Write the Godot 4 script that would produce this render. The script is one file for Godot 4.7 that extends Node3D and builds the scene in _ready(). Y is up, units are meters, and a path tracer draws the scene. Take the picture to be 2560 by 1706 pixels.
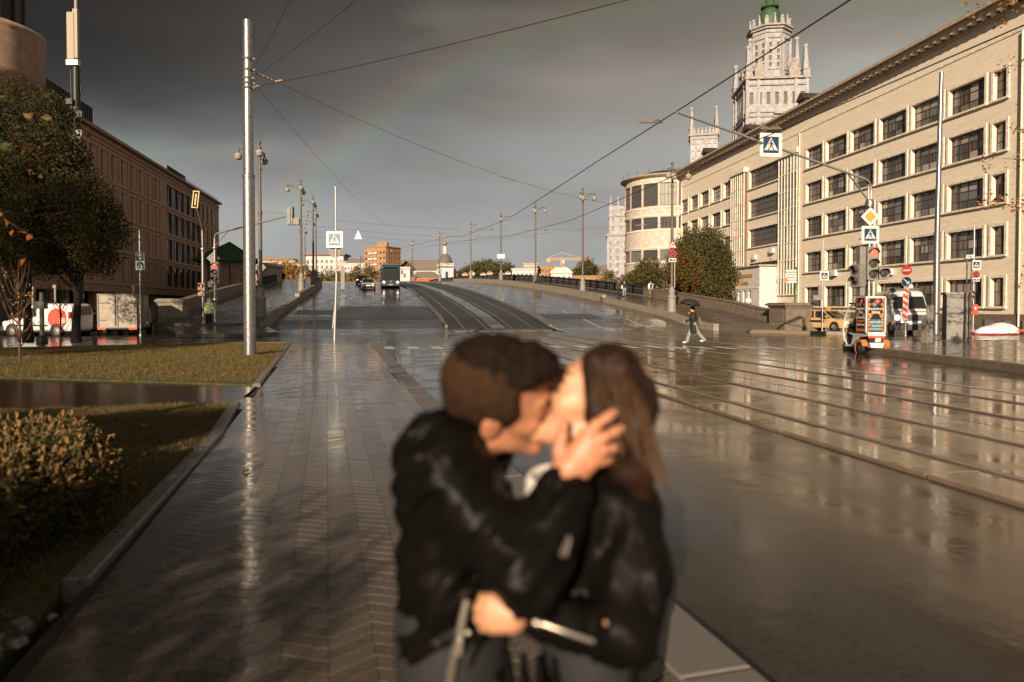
extends Node3D

# ---------------------------------------------------------------- frame of the place
# Camera at the origin,1.6 m above the paved walk,looking down -z. The bridge runs off to the left of -z.
const AXIS_SIN := 0.2008
const AXIS_COS := 0.9796
var rng := RandomNumberGenerator.new()
var mats := {}
var used := {}
var tex := {}

func _ready() -> void:
	rng.seed = 7
	make_camera_and_light()
	make_textures()
	make_materials()
	build_ground()
	build_bridge()
	build_right_side()
	build_left_side()
	build_towers()
	build_city()
	build_street()
	build_vehicles()
	build_people()
	build_plants()

func make_camera_and_light() -> void:
	var cam := Camera3D.new()
	cam.name = "camera"
	var at := CameraAttributesPhysical.new()
	at.frustum_focal_length = 24.0
	at.frustum_focus_distance = 70.0
	at.frustum_near = 0.1
	at.frustum_far = 6000.0
	at.exposure_aperture = 1.5
	cam.attributes = at
	cam.position = Vector3(0,1.6,0)
	# tilted 1.2 degrees down,the lens shifted down for the rest
	cam.rotation_degrees = Vector3(-1.2,0,0)
	cam.projection = Camera3D.PROJECTION_FRUSTUM
	cam.size = 0.1*1706.0/1707.0
	cam.frustum_offset = Vector2(0,-0.1*51.243/1707.0)
	add_child(cam)
	var sun := DirectionalLight3D.new()
	sun.name = "sun"
	# 18.5 degrees high,behind the camera and a little to its left: opposite the middle of the rainbow
	sun.rotation_degrees = Vector3(-18.5,-15.0,0)
	sun.light_energy = 1.35
	sun.light_color = Color(1.0,0.925,0.82)
	sun.light_angular_distance = 0.5
	sun.shadow_enabled = true
	add_child(sun)
	var env := Environment.new()
	env.background_mode = Environment.BG_SKY
	var sky := Sky.new()
	var sm := PanoramaSkyMaterial.new()
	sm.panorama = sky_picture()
	sky.sky_material = sm
	env.sky = sky
	env.tonemap_mode = Environment.TONE_MAPPER_LINEAR
	env.tonemap_exposure = 2.0
	env.sdfgi_enabled = true
	env.ssao_enabled = true
	env.ssil_enabled = true
	var we := WorldEnvironment.new()
	we.name = "world"
	we.environment = env
	add_child(we)

func sky_picture() -> ImageTexture:
	# Rain clouds,dark above and to the left,paler near the horizon,and a faint rainbow 42 degrees round the point opposite the sun.
	var w := 1024
	var h := 512
	var im := Image.create(w,h,false,Image.FORMAT_RGBF)
	var n := FastNoiseLite.new()
	n.seed = 5
	n.frequency = 1.0
	n.fractal_octaves = 5
	var n2 := FastNoiseLite.new()
	n2.seed = 11
	n2.frequency = 0.7
	n2.fractal_octaves = 4
	var anti := Vector3(sin(deg_to_rad(15.0))*cos(deg_to_rad(18.5)),-sin(deg_to_rad(18.5)),-cos(deg_to_rad(15.0))*cos(deg_to_rad(18.5)))
	var fall := [[0.0,0.200],[3.5,0.198],[7.0,0.190],[10.5,0.174],[14.0,0.145],[17.6,0.105],[21.0,0.072],[25.0,0.049],[35.0,0.038],[90.0,0.034]]
	for y in h:
		var el := PI*(0.5 - (y + 0.5)/h)
		for x in w:
			var az := TAU*(x + 0.5)/w
			var d := Vector3(sin(az)*cos(el),sin(el),-cos(az)*cos(el))
			var e := maxf(rad_to_deg(el),0.0)
			# layers of cloud stretched along the horizon
			var q := Vector3(d.x,d.y*4.5,d.z)
			var c := n.get_noise_3dv(q*1.6)
			var c2 := n2.get_noise_3dv(Vector3(d.x,d.y*2.6,d.z)*2.3 + Vector3(4,0,9))
			var h1 := maxf(e + 3.0*c2 + 2.5*c,0.0)
			var v := along(fall,h1)
			var side := smoothstep(-0.62,0.50,d.x)
			v *= lerpf(1.0,lerpf(0.14,1.55,side),smoothstep(5.0,17.0,h1))
			# sunny side behind the viewer: broken cloud,brightened out of view to lift the shade
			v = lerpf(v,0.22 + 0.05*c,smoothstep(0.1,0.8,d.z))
			var tint := Color(0.99,1.0,0.985).lerp(Color(1.12,0.985,0.78).lerp(Color(1.10,0.98,0.90),1.0 - side),smoothstep(9.0,24.0,h1))
			var col := tint*v
			var wisp := smoothstep(0.10,0.42,c)*(1.0 - smoothstep(13.0,32.0,e))
			col = col.lerp(Color(0.150,0.136,0.120),wisp*0.5)
			# a long pale cloud right of the middle and a thin bar low on the left
			var ad := rad_to_deg(wrapf(az,-PI,PI))
			var bank := exp(-pow((ad - 7.5 + 2.0*c2)/6.5,2.0) - pow((e - 18.6 + 0.10*ad + 2.2*c)/1.5,2.0)) + 0.6*exp(-pow((ad + 23.0)/5.0,2.0) - pow((e - 11.6 - 0.12*(ad + 23.0) + c)/0.5,2.0))
			col = col.lerp(Color(0.165,0.148,0.128),clampf(bank,0.0,1.0)*0.62)
			var green := smoothstep(0.05,0.45,-c2)*smoothstep(3.0,9.0,e)
			col = Color(col.r*(1.0 - 0.12*green),col.g*(1.0 - 0.02*green),col.b*(1.0 - 0.05*green))
			var r := rad_to_deg(acos(clampf(d.dot(anti),-1,1)))
			if r > 34.0 and r < 56.0 and e > 0.0:
				var s := 0.0165
				# brighter inside the bow
				var bow := Color(_bell(r,42.9,0.75),_bell(r,41.9,0.8),_bell(r,40.9,0.8))
				var k := s*(0.25 + 0.75*(1.0 - smoothstep(8.0,34.0,e)))
				col += Color(bow.r*0.95*k,bow.g*1.0*k,bow.b*0.5*k)
			im.set_pixel(x,y,col)
	return ImageTexture.create_from_image(im)

func _bell(x: float,m: float,s: float) -> float:
	return exp(-(x - m)*(x - m)/(2.0*s*s))

# ---------------------------------------------------------------- textures and materials
func noise_tex(called: String,seed_: int,freq: float,octaves: int,lo: Color,hi: Color,bump := 0.0,type := FastNoiseLite.TYPE_SIMPLEX_SMOOTH,size := 512,a := 0.0,b := 1.0) -> void:
	var n := FastNoiseLite.new()
	n.seed = seed_
	n.frequency = freq
	n.noise_type = type
	n.fractal_octaves = octaves
	var t := NoiseTexture2D.new()
	t.width = size
	t.height = size
	t.seamless = true
	t.noise = n
	if bump > 0.0:
		t.as_normal_map = true
		t.bump_strength = bump
	else:
		var g := Gradient.new()
		g.offsets = PackedFloat32Array([a,b])
		g.colors = PackedColorArray([lo,hi])
		t.color_ramp = g
	tex[called] = t

func g(v: float) -> Color:
	return Color(v,v,v)

func make_textures() -> void:
	noise_tex("grain",1,0.25,3,g(0.62),g(1.0))
	noise_tex("blotch",2,0.012,5,g(0.86),g(1.0),0.0,FastNoiseLite.TYPE_SIMPLEX_SMOOTH,512,0.25,0.75)
	noise_tex("soft_bump",3,0.02,4,g(0),g(1),4.0)
	noise_tex("fine_bump",4,0.18,3,g(0),g(1),3.0)
	noise_tex("ripple_bump",6,0.035,4,g(0),g(1),2.5)
	# wet ground: smooth films of water between rougher,drained patches
	noise_tex("wet_rough",8,0.008,5,g(0.42),g(1.0),0.0,FastNoiseLite.TYPE_SIMPLEX_SMOOTH,512,0.3,0.72)
	noise_tex("leather_bump",9,0.03,4,g(0),g(1),6.0,FastNoiseLite.TYPE_SIMPLEX_SMOOTH,512)
	noise_tex("streak",10,0.02,5,g(0.8),g(1.0),0.0,FastNoiseLite.TYPE_SIMPLEX_SMOOTH,512,0.3,0.7)
	noise_tex("turf",12,0.05,4,Color(0.55,0.72,0.45),Color(1.0,0.92,0.85),0.0,FastNoiseLite.TYPE_SIMPLEX_SMOOTH,512,0.3,0.7)
	# coursed facing blocks,0.6 x 0.2 m,each of a slightly different tone,with sunk joints
	var im := Image.create(512,512,false,Image.FORMAT_RGB8)
	var hm := Image.create(512,512,false,Image.FORMAT_RGB8)
	var r := RandomNumberGenerator.new()
	r.seed = 3
	im.fill(g(0.88))
	hm.fill(g(0.0))
	for row in 16:
		for k in 5:
			var t := r.randf_range(0.95,1.0)
			var x0 := int((k + 0.5*(row % 2))*102.4)
			for part in 2:
				var xs := x0 - 512*part
				im.fill_rect(Rect2i(xs + 1,row*32 + 1,101,30),Color(t,t*r.randf_range(0.98,1.0),t*r.randf_range(0.94,1.0)))
				hm.fill_rect(Rect2i(xs + 1,row*32 + 1,101,30),g(0.8))
	tex["blocks"] = ImageTexture.create_from_image(im)
	hm.bump_map_to_normal_map(3.0)
	tex["blocks_bump"] = ImageTexture.create_from_image(hm)

func mat(called: String,c: Color,rough := 0.8,metal := 0.0,opts := {}) -> StandardMaterial3D:
	# c is a linear base colour
	var m := StandardMaterial3D.new()
	m.resource_name = called
	m.albedo_color = c.linear_to_srgb()
	m.roughness = rough
	m.metallic = metal
	var scale: float = opts.get("scale",1.0)
	if opts.has("tex") or opts.has("bump") or opts.has("rough_tex"):
		m.uv1_triplanar = true
		m.uv1_world_triplanar = opts.get("world",true)
		m.uv1_scale = opts.get("scale3",Vector3(scale,scale,scale))
	if opts.has("tex"):
		m.albedo_texture = tex[opts.tex]
	if opts.has("bump"):
		m.normal_enabled = true
		m.normal_texture = tex[opts.bump]
		m.normal_scale = opts.get("bump_scale",0.5)
	if opts.has("rough_tex"):
		m.roughness_texture = tex[opts.rough_tex]
	if opts.has("spec"):
		m.metallic_specular = opts.spec
	if opts.has("glow"):
		m.emission_enabled = true
		m.emission = c.linear_to_srgb()
		m.emission_energy_multiplier = opts.glow
	if opts.has("back"):
		m.backlight_enabled = true
		m.backlight = opts.back
	if opts.has("coat"):
		m.clearcoat_enabled = true
		m.clearcoat = opts.coat
		m.clearcoat_roughness = opts.get("coat_rough",0.05)
	if opts.has("rim"):
		m.rim_enabled = true
		m.rim = opts.rim
		m.rim_tint = 0.6
	if opts.has("sss"):
		m.subsurf_scatter_enabled = true
		m.subsurf_scatter_strength = opts.sss
	if opts.has("vertex"):
		m.vertex_color_use_as_albedo = true
	if opts.get("double",false):
		m.cull_mode = BaseMaterial3D.CULL_DISABLED
	mats[called] = m
	return m

func make_materials() -> void:
	mat("ground",Color(0.10,0.085,0.06),0.9,0.0,{"tex": "blotch","scale": 0.02})
	mat("asphalt",Color(0.056,0.039,0.028),0.22,0.0,{"tex": "grain","scale": 0.9,"bump": "ripple_bump","bump_scale": 0.035,"rough_tex": "wet_rough","scale3": Vector3(0.16,0.16,0.16)})
	mat("asphalt_new",Color(0.036,0.026,0.020),0.28,0.0,{"tex": "grain","bump": "fine_bump","bump_scale": 0.3,"scale": 0.5})
	mats["asphalt"].heightmap_enabled = true
	mats["asphalt"].heightmap_texture = tex["grain"]
	mats["asphalt"].heightmap_scale = 0.06
	mat("tram_bed",Color(0.034,0.025,0.019),0.36,0.0,{"tex": "grain","bump": "fine_bump","bump_scale": 0.3,"scale": 0.5})
	mat("concrete_wet",Color(0.17,0.122,0.085),0.15,0.0,{"tex": "blotch","bump": "ripple_bump","bump_scale": 0.025,"rough_tex": "wet_rough","scale3": Vector3(0.21,0.21,0.21)})
	mat("paver",Color(0.140,0.108,0.085),0.22,0.0,{"tex": "grain","bump": "ripple_bump","bump_scale": 0.045,"rough_tex": "wet_rough","scale3": Vector3(0.33,0.33,0.33)})
	mat("paver_dark",Color(0.120,0.091,0.071),0.23,0.0,{"tex": "grain","bump": "ripple_bump","bump_scale": 0.045,"rough_tex": "wet_rough","scale3": Vector3(0.31,0.31,0.31)})
	mat("paver_pale",Color(0.155,0.121,0.096),0.21,0.0,{"tex": "grain","bump": "ripple_bump","bump_scale": 0.045,"rough_tex": "wet_rough","scale3": Vector3(0.35,0.35,0.35)})
	mat("joint",Color(0.02,0.016,0.013),0.8)
	mat("walk",Color(0.10,0.083,0.07),0.28,0.0,{"tex": "grain","bump": "ripple_bump","bump_scale": 0.035,"rough_tex": "wet_rough","scale3": Vector3(0.33,0.33,0.33)})
	mat("brown_path",Color(0.040,0.025,0.018),0.16,0.0,{"tex": "grain","bump": "ripple_bump","bump_scale": 0.03,"scale": 0.4})
	mat("kerb",Color(0.20,0.175,0.155),0.45,0.0,{"tex": "grain","scale": 0.8,"bump": "fine_bump","bump_scale": 0.2})
	mat("kerb_warm",Color(0.26,0.19,0.12),0.5,0.0,{"tex": "grain","scale": 0.8,"bump": "fine_bump","bump_scale": 0.2})
	mat("granite",Color(0.17,0.125,0.09),0.6,0.0,{"tex": "blotch","scale": 0.35,"bump": "fine_bump","bump_scale": 0.3})
	mat("granite_pale",Color(0.27,0.22,0.17),0.6,0.0,{"tex": "blotch","scale": 0.35,"bump": "fine_bump","bump_scale": 0.3})
	mat("marking",Color(0.55,0.52,0.48),0.35,0.0,{"tex": "streak","scale": 0.8})
	mat("rail",Color(0.48,0.41,0.36),0.35,0.9)
	mat("groove",Color(0.012,0.010,0.009),0.5)
	mat("soil",Color(0.022,0.017,0.010),0.9,0.0,{"tex": "grain","scale": 1.0})
	mat("turf_base",Color(0.075,0.058,0.020),0.9,0.0,{"tex": "turf","scale": 0.4})
	mat("facade",Color(0.71,0.61,0.49),0.8,0.0,{"tex": "blocks","bump": "blocks_bump","scale3": Vector3(0.3125,0.3125,0.3125),"world": false})
	mats["facade"].normal_scale = 0.22
	mat("plaster",Color(0.50,0.43,0.35),0.8,0.0,{"tex": "blotch","scale": 0.2})
	mat("trim",Color(0.73,0.62,0.50),0.75,0.0,{"tex": "blotch","scale": 0.3})
	mat("cornice",Color(0.42,0.31,0.21),0.8,0.0,{"tex": "blotch","scale": 0.3})
	mat("roof_tin",Color(0.07,0.055,0.045),0.5,0.3,{"tex": "blotch","scale": 0.2})
	mat("frame_red",Color(0.085,0.028,0.014),0.6)
	mat("frame_dark",Color(0.02,0.017,0.015),0.5)
	mat("frame_bronze",Color(0.20,0.12,0.065),0.45,0.4)
	mat("glass",Color(0.045,0.052,0.047),0.06,0.0,{"spec": 0.6})
	mat("glass_mid",Color(0.115,0.122,0.108),0.08,0.0,{"spec": 0.6})
	mat("glass_pale",Color(0.27,0.255,0.215),0.10,0.0,{"spec": 0.6})
	mat("glass_black",Color(0.006,0.006,0.007),0.08,0.0,{"spec": 0.5})
	mat("white_stone",Color(0.60,0.55,0.50),0.8,0.0,{"tex": "blotch","scale": 0.3})
	mat("gold_letter",Color(0.45,0.24,0.05),0.45,0.5)
	mat("brown_block",Color(0.40,0.25,0.175),0.85,0.0,{"tex": "blocks","bump": "blocks_bump","scale3": Vector3(0.3125,0.3125,0.3125),"world": false})
	mat("brown_trim",Color(0.37,0.23,0.155),0.85,0.0,{"tex": "blotch","scale": 0.2})
	mat("dark_metal",Color(0.020,0.017,0.016),0.5,0.3)
	mat("iron",Color(0.012,0.010,0.009),0.55,0.4)
	mat("tower_stone",Color(0.36,0.335,0.33),0.85,0.0,{"tex": "blotch","scale": 0.05})
	mat("tower_trim",Color(0.33,0.285,0.25),0.85,0.0,{"tex": "blotch","scale": 0.05})
	mat("tower_window",Color(0.09,0.062,0.045),0.4)
	mat("copper_green",Color(0.035,0.085,0.035),0.6,0.0,{"tex": "blotch","scale": 0.1})
	mat("gilt",Color(0.50,0.27,0.07),0.35,0.7)
	mat("steel",Color(0.36,0.33,0.31),0.36,0.88,{"tex": "streak","scale": 0.9})
	mat("steel_thin",Color(0.42,0.39,0.36),0.45,0.6)
	mat("lamp_iron",Color(0.13,0.095,0.065),0.55,0.3,{"tex": "streak","scale": 1.0})
	mat("lamp_stone",Color(0.30,0.26,0.215),0.6,0.0,{"tex": "grain","scale": 0.7})
	mat("lamp_globe",Color(0.30,0.26,0.23),0.10,0.0,{"spec": 0.9})
	mat("grey_paint",Color(0.20,0.18,0.155),0.6,0.0,{"tex": "blotch","scale": 0.9})
	mat("dark_grey",Color(0.055,0.048,0.043),0.6)
	mat("black",Color(0.010,0.009,0.009),0.5)
	mat("lens_off",Color(0.05,0.038,0.03),0.25)
	mat("signal_red",Color(0.85,0.10,0.06),0.3,0.0,{"glow": 0.55})
	mat("sign_blue",Color(0.012,0.035,0.065),0.35)
	mat("sign_white",Color(0.50,0.485,0.47),0.4)
	mat("sign_border",Color(0.58,0.575,0.47),0.4)
	mat("sign_red",Color(0.50,0.035,0.022),0.4)
	mat("sign_yellow",Color(0.58,0.24,0.04),0.4)
	mat("sign_black",Color(0.035,0.015,0.012),0.5)
	mat("yellow_frame",Color(0.38,0.29,0.08),0.5)
	mat("green_paint",Color(0.012,0.075,0.028),0.45)
	mat("orange",Color(0.60,0.14,0.035),0.5)
	mat("insulator",Color(0.32,0.22,0.14),0.35)
	mat("cable",Color(0.014,0.012,0.011),0.6)
	mat("panel_beige",Color(0.27,0.215,0.15),0.6)
	mat("tyre",Color(0.010,0.009,0.009),0.7)
	mat("rim_metal",Color(0.25,0.22,0.19),0.35,0.6)
	mat("car_white",Color(0.52,0.50,0.49),0.28,0.0,{"coat": 0.6})
	mat("car_cream",Color(0.44,0.42,0.40),0.30,0.0,{"coat": 0.6})
	mat("car_black",Color(0.010,0.009,0.010),0.25,0.0,{"coat": 0.8})
	mat("car_yellow",Color(0.50,0.32,0.14),0.3,0.0,{"coat": 0.6})
	mat("car_silver",Color(0.42,0.41,0.41),0.3,0.3,{"coat": 0.6})
	mat("bus_blue",Color(0.020,0.040,0.055),0.3,0.0,{"coat": 0.6})
	mat("bumper",Color(0.016,0.014,0.013),0.6)
	mat("car_glass",Color(0.012,0.013,0.012),0.05,0.0,{"spec": 0.7})
	mat("headlight",Color(0.75,0.72,0.68),0.15)
	mat("headlight_lit",Color(0.95,0.90,0.85),0.2,0.0,{"glow": 1.4})
	mat("taillight",Color(0.50,0.02,0.012),0.2)
	mat("taillight_lit",Color(0.85,0.06,0.03),0.2,0.0,{"glow": 0.9})
	mat("plate",Color(0.62,0.60,0.57),0.4)
	mat("box_truck",Color(0.36,0.29,0.22),0.6,0.0,{"tex": "blotch","scale": 0.4})
	mat("red_print",Color(0.62,0.065,0.04),0.35)
	mat("teal_print",Color(0.055,0.115,0.125),0.4)
	mat("flame_print",Color(0.46,0.13,0.03),0.4)
	mat("black_print",Color(0.014,0.010,0.009),0.4)
	mat("orange_fender",Color(0.46,0.15,0.045),0.35,0.0,{"tex": "streak","scale": 2.0})
	mat("sack",Color(0.56,0.55,0.55),0.7,0.0,{"bump": "soft_bump","bump_scale": 0.6,"scale": 0.6})
	mat("skin",Color(0.50,0.205,0.105),0.5,0.0,{"tex": "blotch","scale": 3.0,"sss": 0.15})
	mat("skin_pale",Color(0.56,0.27,0.145),0.5,0.0,{"tex": "blotch","scale": 3.0,"sss": 0.15})
	mat("skin_red",Color(0.54,0.18,0.10),0.5,0.0,{"tex": "blotch","scale": 6.0,"sss": 0.15})
	mat("leather",Color(0.0070,0.0055,0.0045),0.37,0.0,{"tex": "grain","bump": "leather_bump","bump_scale": 0.35,"scale": 2.2,"spec": 0.16})
	mat("leather_soft",Color(0.0075,0.006,0.0048),0.40,0.0,{"tex": "grain","bump": "leather_bump","bump_scale": 0.35,"scale": 1.7,"spec": 0.14})
	mat("hair_dark",Color(0.012,0.0068,0.0045),0.75,0.0,{"spec": 0.18,"tex": "streak","scale": 5.0,"bump": "leather_bump","bump_scale": 0.9})
	mat("hair_fade",Color(0.038,0.0185,0.0095),0.8,0.0,{"spec": 0.2,"tex": "blotch","scale": 6.0,"bump": "fine_bump","bump_scale": 0.8})
	mat("hair_long",Color(0.024,0.011,0.006),0.5,0.0,{"spec": 0.25,"tex": "streak","scale3": Vector3(9,1.6,9),"bump": "leather_bump","bump_scale": 0.5})
	mat("hair_light",Color(0.075,0.037,0.018),0.55,0.0,{"spec": 0.25,"tex": "streak","scale3": Vector3(9,1.6,9)})
	mat("knit_white",Color(0.55,0.52,0.48),0.9,0.0,{"bump": "fine_bump","bump_scale": 0.8,"scale": 6.0})
	mat("zip_metal",Color(0.55,0.47,0.38),0.3,0.9)
	mat("jeans_dark",Color(0.012,0.010,0.010),0.8,0.0,{"tex": "grain","scale": 3.0})
	mat("jeans_pale",Color(0.21,0.245,0.225),0.85,0.0,{"tex": "blotch","scale": 2.0})
	mat("cloth_black",Color(0.011,0.009,0.008),0.8)
	mat("cloth_brown",Color(0.030,0.020,0.014),0.85)
	mat("cloth_tan",Color(0.12,0.080,0.045),0.85)
	mat("cloth_white",Color(0.55,0.53,0.50),0.8)
	mat("shoe_white",Color(0.62,0.60,0.60),0.5)
	mat("hi_vis",Color(0.36,0.42,0.16),0.7)
	mat("hi_vis_pale",Color(0.50,0.50,0.36),0.7)
	mat("bark",Color(0.016,0.012,0.009),0.9,0.0,{"tex": "grain","bump": "soft_bump","bump_scale": 1.0,"scale": 1.5})
	mat("bark_red",Color(0.12,0.045,0.02),0.7,0.0,{"tex": "grain","scale": 2.0})
	mat("leaf_dark",Color(0.020,0.022,0.009),0.6,0.0,{"vertex": true,"back": Color(0.10,0.09,0.03),"double": true})
	mat("leaf",Color(1,1,1),0.65,0.0,{"spec": 0.25,"vertex": true,"back": Color(0.35,0.30,0.15),"double": true})
	mat("far_cream",Color(0.38,0.31,0.245),0.9)
	mat("far_white",Color(0.44,0.41,0.39),0.9)
	mat("far_pink",Color(0.40,0.33,0.29),0.9)
	mat("far_brick",Color(0.36,0.195,0.095),0.9,0.0,{"tex": "blotch","scale": 0.1})
	mat("far_brown",Color(0.15,0.115,0.085),0.9)
	mat("far_red",Color(0.40,0.125,0.055),0.9)
	mat("far_roof",Color(0.12,0.10,0.075),0.9)
	mat("far_roof_red",Color(0.22,0.11,0.055),0.9)
	mat("far_window",Color(0.055,0.048,0.042),0.3)
	mat("crane",Color(0.50,0.25,0.10),0.6)
	mat("church_wall",Color(0.42,0.46,0.48),0.8)

# ---------------------------------------------------------------- naming and placing
func numbered(called: String) -> String:
	var n: int = used.get(called,0)
	used[called] = n + 1
	return called if n == 0 else "%s_%03d" % [called,n]

func tag(o: Node3D,label: String,category: String,group := "",kind := "") -> Node3D:
	if label:
		o.set_meta("label",label)
	if category:
		o.set_meta("category",category)
	if group:
		o.set_meta("group",group)
	if kind:
		o.set_meta("kind",kind)
	return o

func thing(called: String,label: String,category: String,at := Vector3.ZERO,turn := 0.0,group := "") -> Node3D:
	var o := Node3D.new()
	o.name = numbered(called)
	o.position = at
	o.rotation.y = turn
	add_child(o)
	tag(o,label,category,group)
	return o

func put(called: String,mesh: Mesh,material: String,parent: Node = null,xf := Transform3D()) -> MeshInstance3D:
	var o := MeshInstance3D.new()
	o.mesh = mesh
	o.material_override = mats[material]
	o.transform = xf
	if parent == null or parent == self:
		o.name = numbered(called)
		add_child(o)
	else:
		var key := "%d/%s" % [parent.get_instance_id(),called]
		var n: int = used.get(key,0)
		used[key] = n + 1
		o.name = called if n == 0 else "%s_%03d" % [called,n]
		parent.add_child(o,true)
	return o

func struct(called: String,mesh: Mesh,material: String,parent: Node = null) -> MeshInstance3D:
	var o := put(called,mesh,material,parent)
	if parent == null:
		o.set_meta("kind","structure")
	return o

func dup(src: Node3D,label: String,at: Vector3,turn: float,group := "") -> Node3D:
	var o: Node3D = src.duplicate()
	var base := String(src.name).rstrip("0123456789").trim_suffix("_")
	o.name = numbered(base)
	add_child(o)
	o.position = at
	o.rotation.y = turn
	o.set_meta("label",label)
	if group:
		o.set_meta("group",group)
	return o

# ---------------------------------------------------------------- mesh builder
class B:
	var v := PackedVector3Array()
	var n := PackedVector3Array()
	var i := PackedInt32Array()
	var c := PackedColorArray()
	var uv := PackedVector2Array()

	func tri(a: Vector3,b: Vector3,d: Vector3) -> void:
		# a,b,d run anticlockwise seen from outside
		var m := (b - a).cross(d - a).normalized()
		var k := v.size()
		v.append_array(PackedVector3Array([a,b,d]))
		n.append_array(PackedVector3Array([m,m,m]))
		i.append_array(PackedInt32Array([k,k + 2,k + 1]))

	func quad(a: Vector3,b: Vector3,d: Vector3,e: Vector3) -> void:
		var m := (b - a).cross(d - a)
		if m.length_squared() < 1e-14:
			m = (d - a).cross(e - a)
		m = m.normalized()
		var k := v.size()
		v.append_array(PackedVector3Array([a,b,d,e]))
		n.append_array(PackedVector3Array([m,m,m,m]))
		i.append_array(PackedInt32Array([k,k + 2,k + 1,k,k + 3,k + 2]))

	func box(mid: Vector3,size: Vector3,bs := Basis()) -> B:
		var h := size*0.5
		var p := []
		for z in [-1,1]:
			for y in [-1,1]:
				for x in [-1,1]:
					p.append(mid + bs*Vector3(h.x*x,h.y*y,h.z*z))
		quad(p[4],p[5],p[7],p[6])
		quad(p[1],p[0],p[2],p[3])
		quad(p[5],p[1],p[3],p[7])
		quad(p[0],p[4],p[6],p[2])
		quad(p[6],p[7],p[3],p[2])
		quad(p[0],p[1],p[5],p[4])
		return self

	func bar(a: Vector3,b: Vector3,w: float,d := -1.0) -> B:
		# a square bar from a to b
		var y := (b - a).normalized()
		var x := y.cross(Vector3.BACK if absf(y.z) < 0.9 else Vector3.UP).normalized()
		return box((a + b)*0.5,Vector3(w,a.distance_to(b),d if d > 0.0 else w),Basis(x,y,x.cross(y)))

	func rod(a: Vector3,b: Vector3,r0: float,r1 := -1.0,sides := 10,caps := true) -> B:
		return pipe(PackedVector3Array([a,b]),PackedFloat32Array([r0,r1 if r1 >= 0.0 else r0]),sides,caps)

	func pipe(p: PackedVector3Array,r: PackedFloat32Array,sides := 8,caps := true) -> B:
		var k0 := v.size()
		var x := Vector3.ZERO
		for j in p.size():
			var t := (p[mini(j + 1,p.size() - 1)] - p[maxi(j - 1,0)]).normalized()
			if x == Vector3.ZERO:
				x = t.cross(Vector3.BACK if absf(t.z) < 0.9 else Vector3.UP).normalized()
			else:
				x = (x - t*x.dot(t)).normalized()
			var y := t.cross(x)
			var rr := r[mini(j,r.size() - 1)]
			for s in sides:
				var a := TAU*s/sides
				var m := x*cos(a) + y*sin(a)
				v.append(p[j] + m*rr)
				n.append(m)
		for j in p.size() - 1:
			for s in sides:
				var a := k0 + j*sides + s
				var b := k0 + j*sides + (s + 1) % sides
				i.append_array(PackedInt32Array([a,b + sides,b,a,a + sides,b + sides]))
		if caps:
			for e in 2:
				var at: Vector3 = p[0] if e == 0 else p[p.size() - 1]
				var m := (p[0] - p[1]).normalized() if e == 0 else (p[p.size() - 1] - p[p.size() - 2]).normalized()
				var k := v.size()
				v.append(at)
				n.append(m)
				for s in sides:
					v.append(v[k0 + (0 if e == 0 else (p.size() - 1)*sides) + s])
					n.append(m)
				for s in sides:
					if e == 0:
						i.append_array(PackedInt32Array([k,k + 1 + s,k + 1 + (s + 1) % sides]))
					else:
						i.append_array(PackedInt32Array([k,k + 1 + (s + 1) % sides,k + 1 + s]))
		return self

	func lathe(at: Vector3,prof: Array,sides := 16,from := 0.0,to := TAU,up := Basis()) -> B:
		# prof: [radius,height] pairs from bottom to top
		var k0 := v.size()
		var full := to - from > TAU - 0.01
		for j in prof.size():
			var a: Array = prof[maxi(j - 1,0)]
			var b: Array = prof[mini(j + 1,prof.size() - 1)]
			var dr: float = b[0] - a[0]
			var dh: float = b[1] - a[1]
			for s in sides + 1:
				var g := from + (to - from)*s/sides
				var m := Vector3(cos(g)*dh,-dr,sin(g)*dh).normalized()
				v.append(at + up*Vector3(cos(g)*prof[j][0],prof[j][1],sin(g)*prof[j][0]))
				n.append(up*m)
		var w := sides + 1
		for j in prof.size() - 1:
			for s in sides:
				var a := k0 + j*w + s
				i.append_array(PackedInt32Array([a,a + 1,a + w + 1,a,a + w + 1,a + w]))
		return self

	func ball(at: Vector3,r: float,sides := 12,squash := 1.0) -> B:
		var prof := []
		for j in sides/2 + 1:
			var t := -PI/2 + PI*j/(sides/2)
			prof.append([maxf(cos(t)*r,0.0001),sin(t)*r*squash])
		return lathe(at,prof,sides)

	func prism(poly: PackedVector2Array,depth: float,xf := Transform3D()) -> B:
		# poly in the local xy plane,from z = -depth to z = 0
		var p := poly
		if Geometry2D.is_polygon_clockwise(p):
			p = p.duplicate()
			p.reverse()
		var t := Geometry2D.triangulate_polygon(p)
		for j in range(0,t.size(),3):
			var a := p[t[j]]
			var b := p[t[j + 1]]
			var d := p[t[j + 2]]
			if (b - a).cross(d - a) < 0.0:
				var e := b
				b = d
				d = e
			tri(xf*Vector3(a.x,a.y,0),xf*Vector3(b.x,b.y,0),xf*Vector3(d.x,d.y,0))
			if depth > 0.0:
				tri(xf*Vector3(a.x,a.y,-depth),xf*Vector3(d.x,d.y,-depth),xf*Vector3(b.x,b.y,-depth))
		if depth > 0.0:
			for j in p.size():
				var a := p[j]
				var b := p[(j + 1) % p.size()]
				quad(xf*Vector3(a.x,a.y,0),xf*Vector3(a.x,a.y,-depth),xf*Vector3(b.x,b.y,-depth),xf*Vector3(b.x,b.y,0))
		return self

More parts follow.
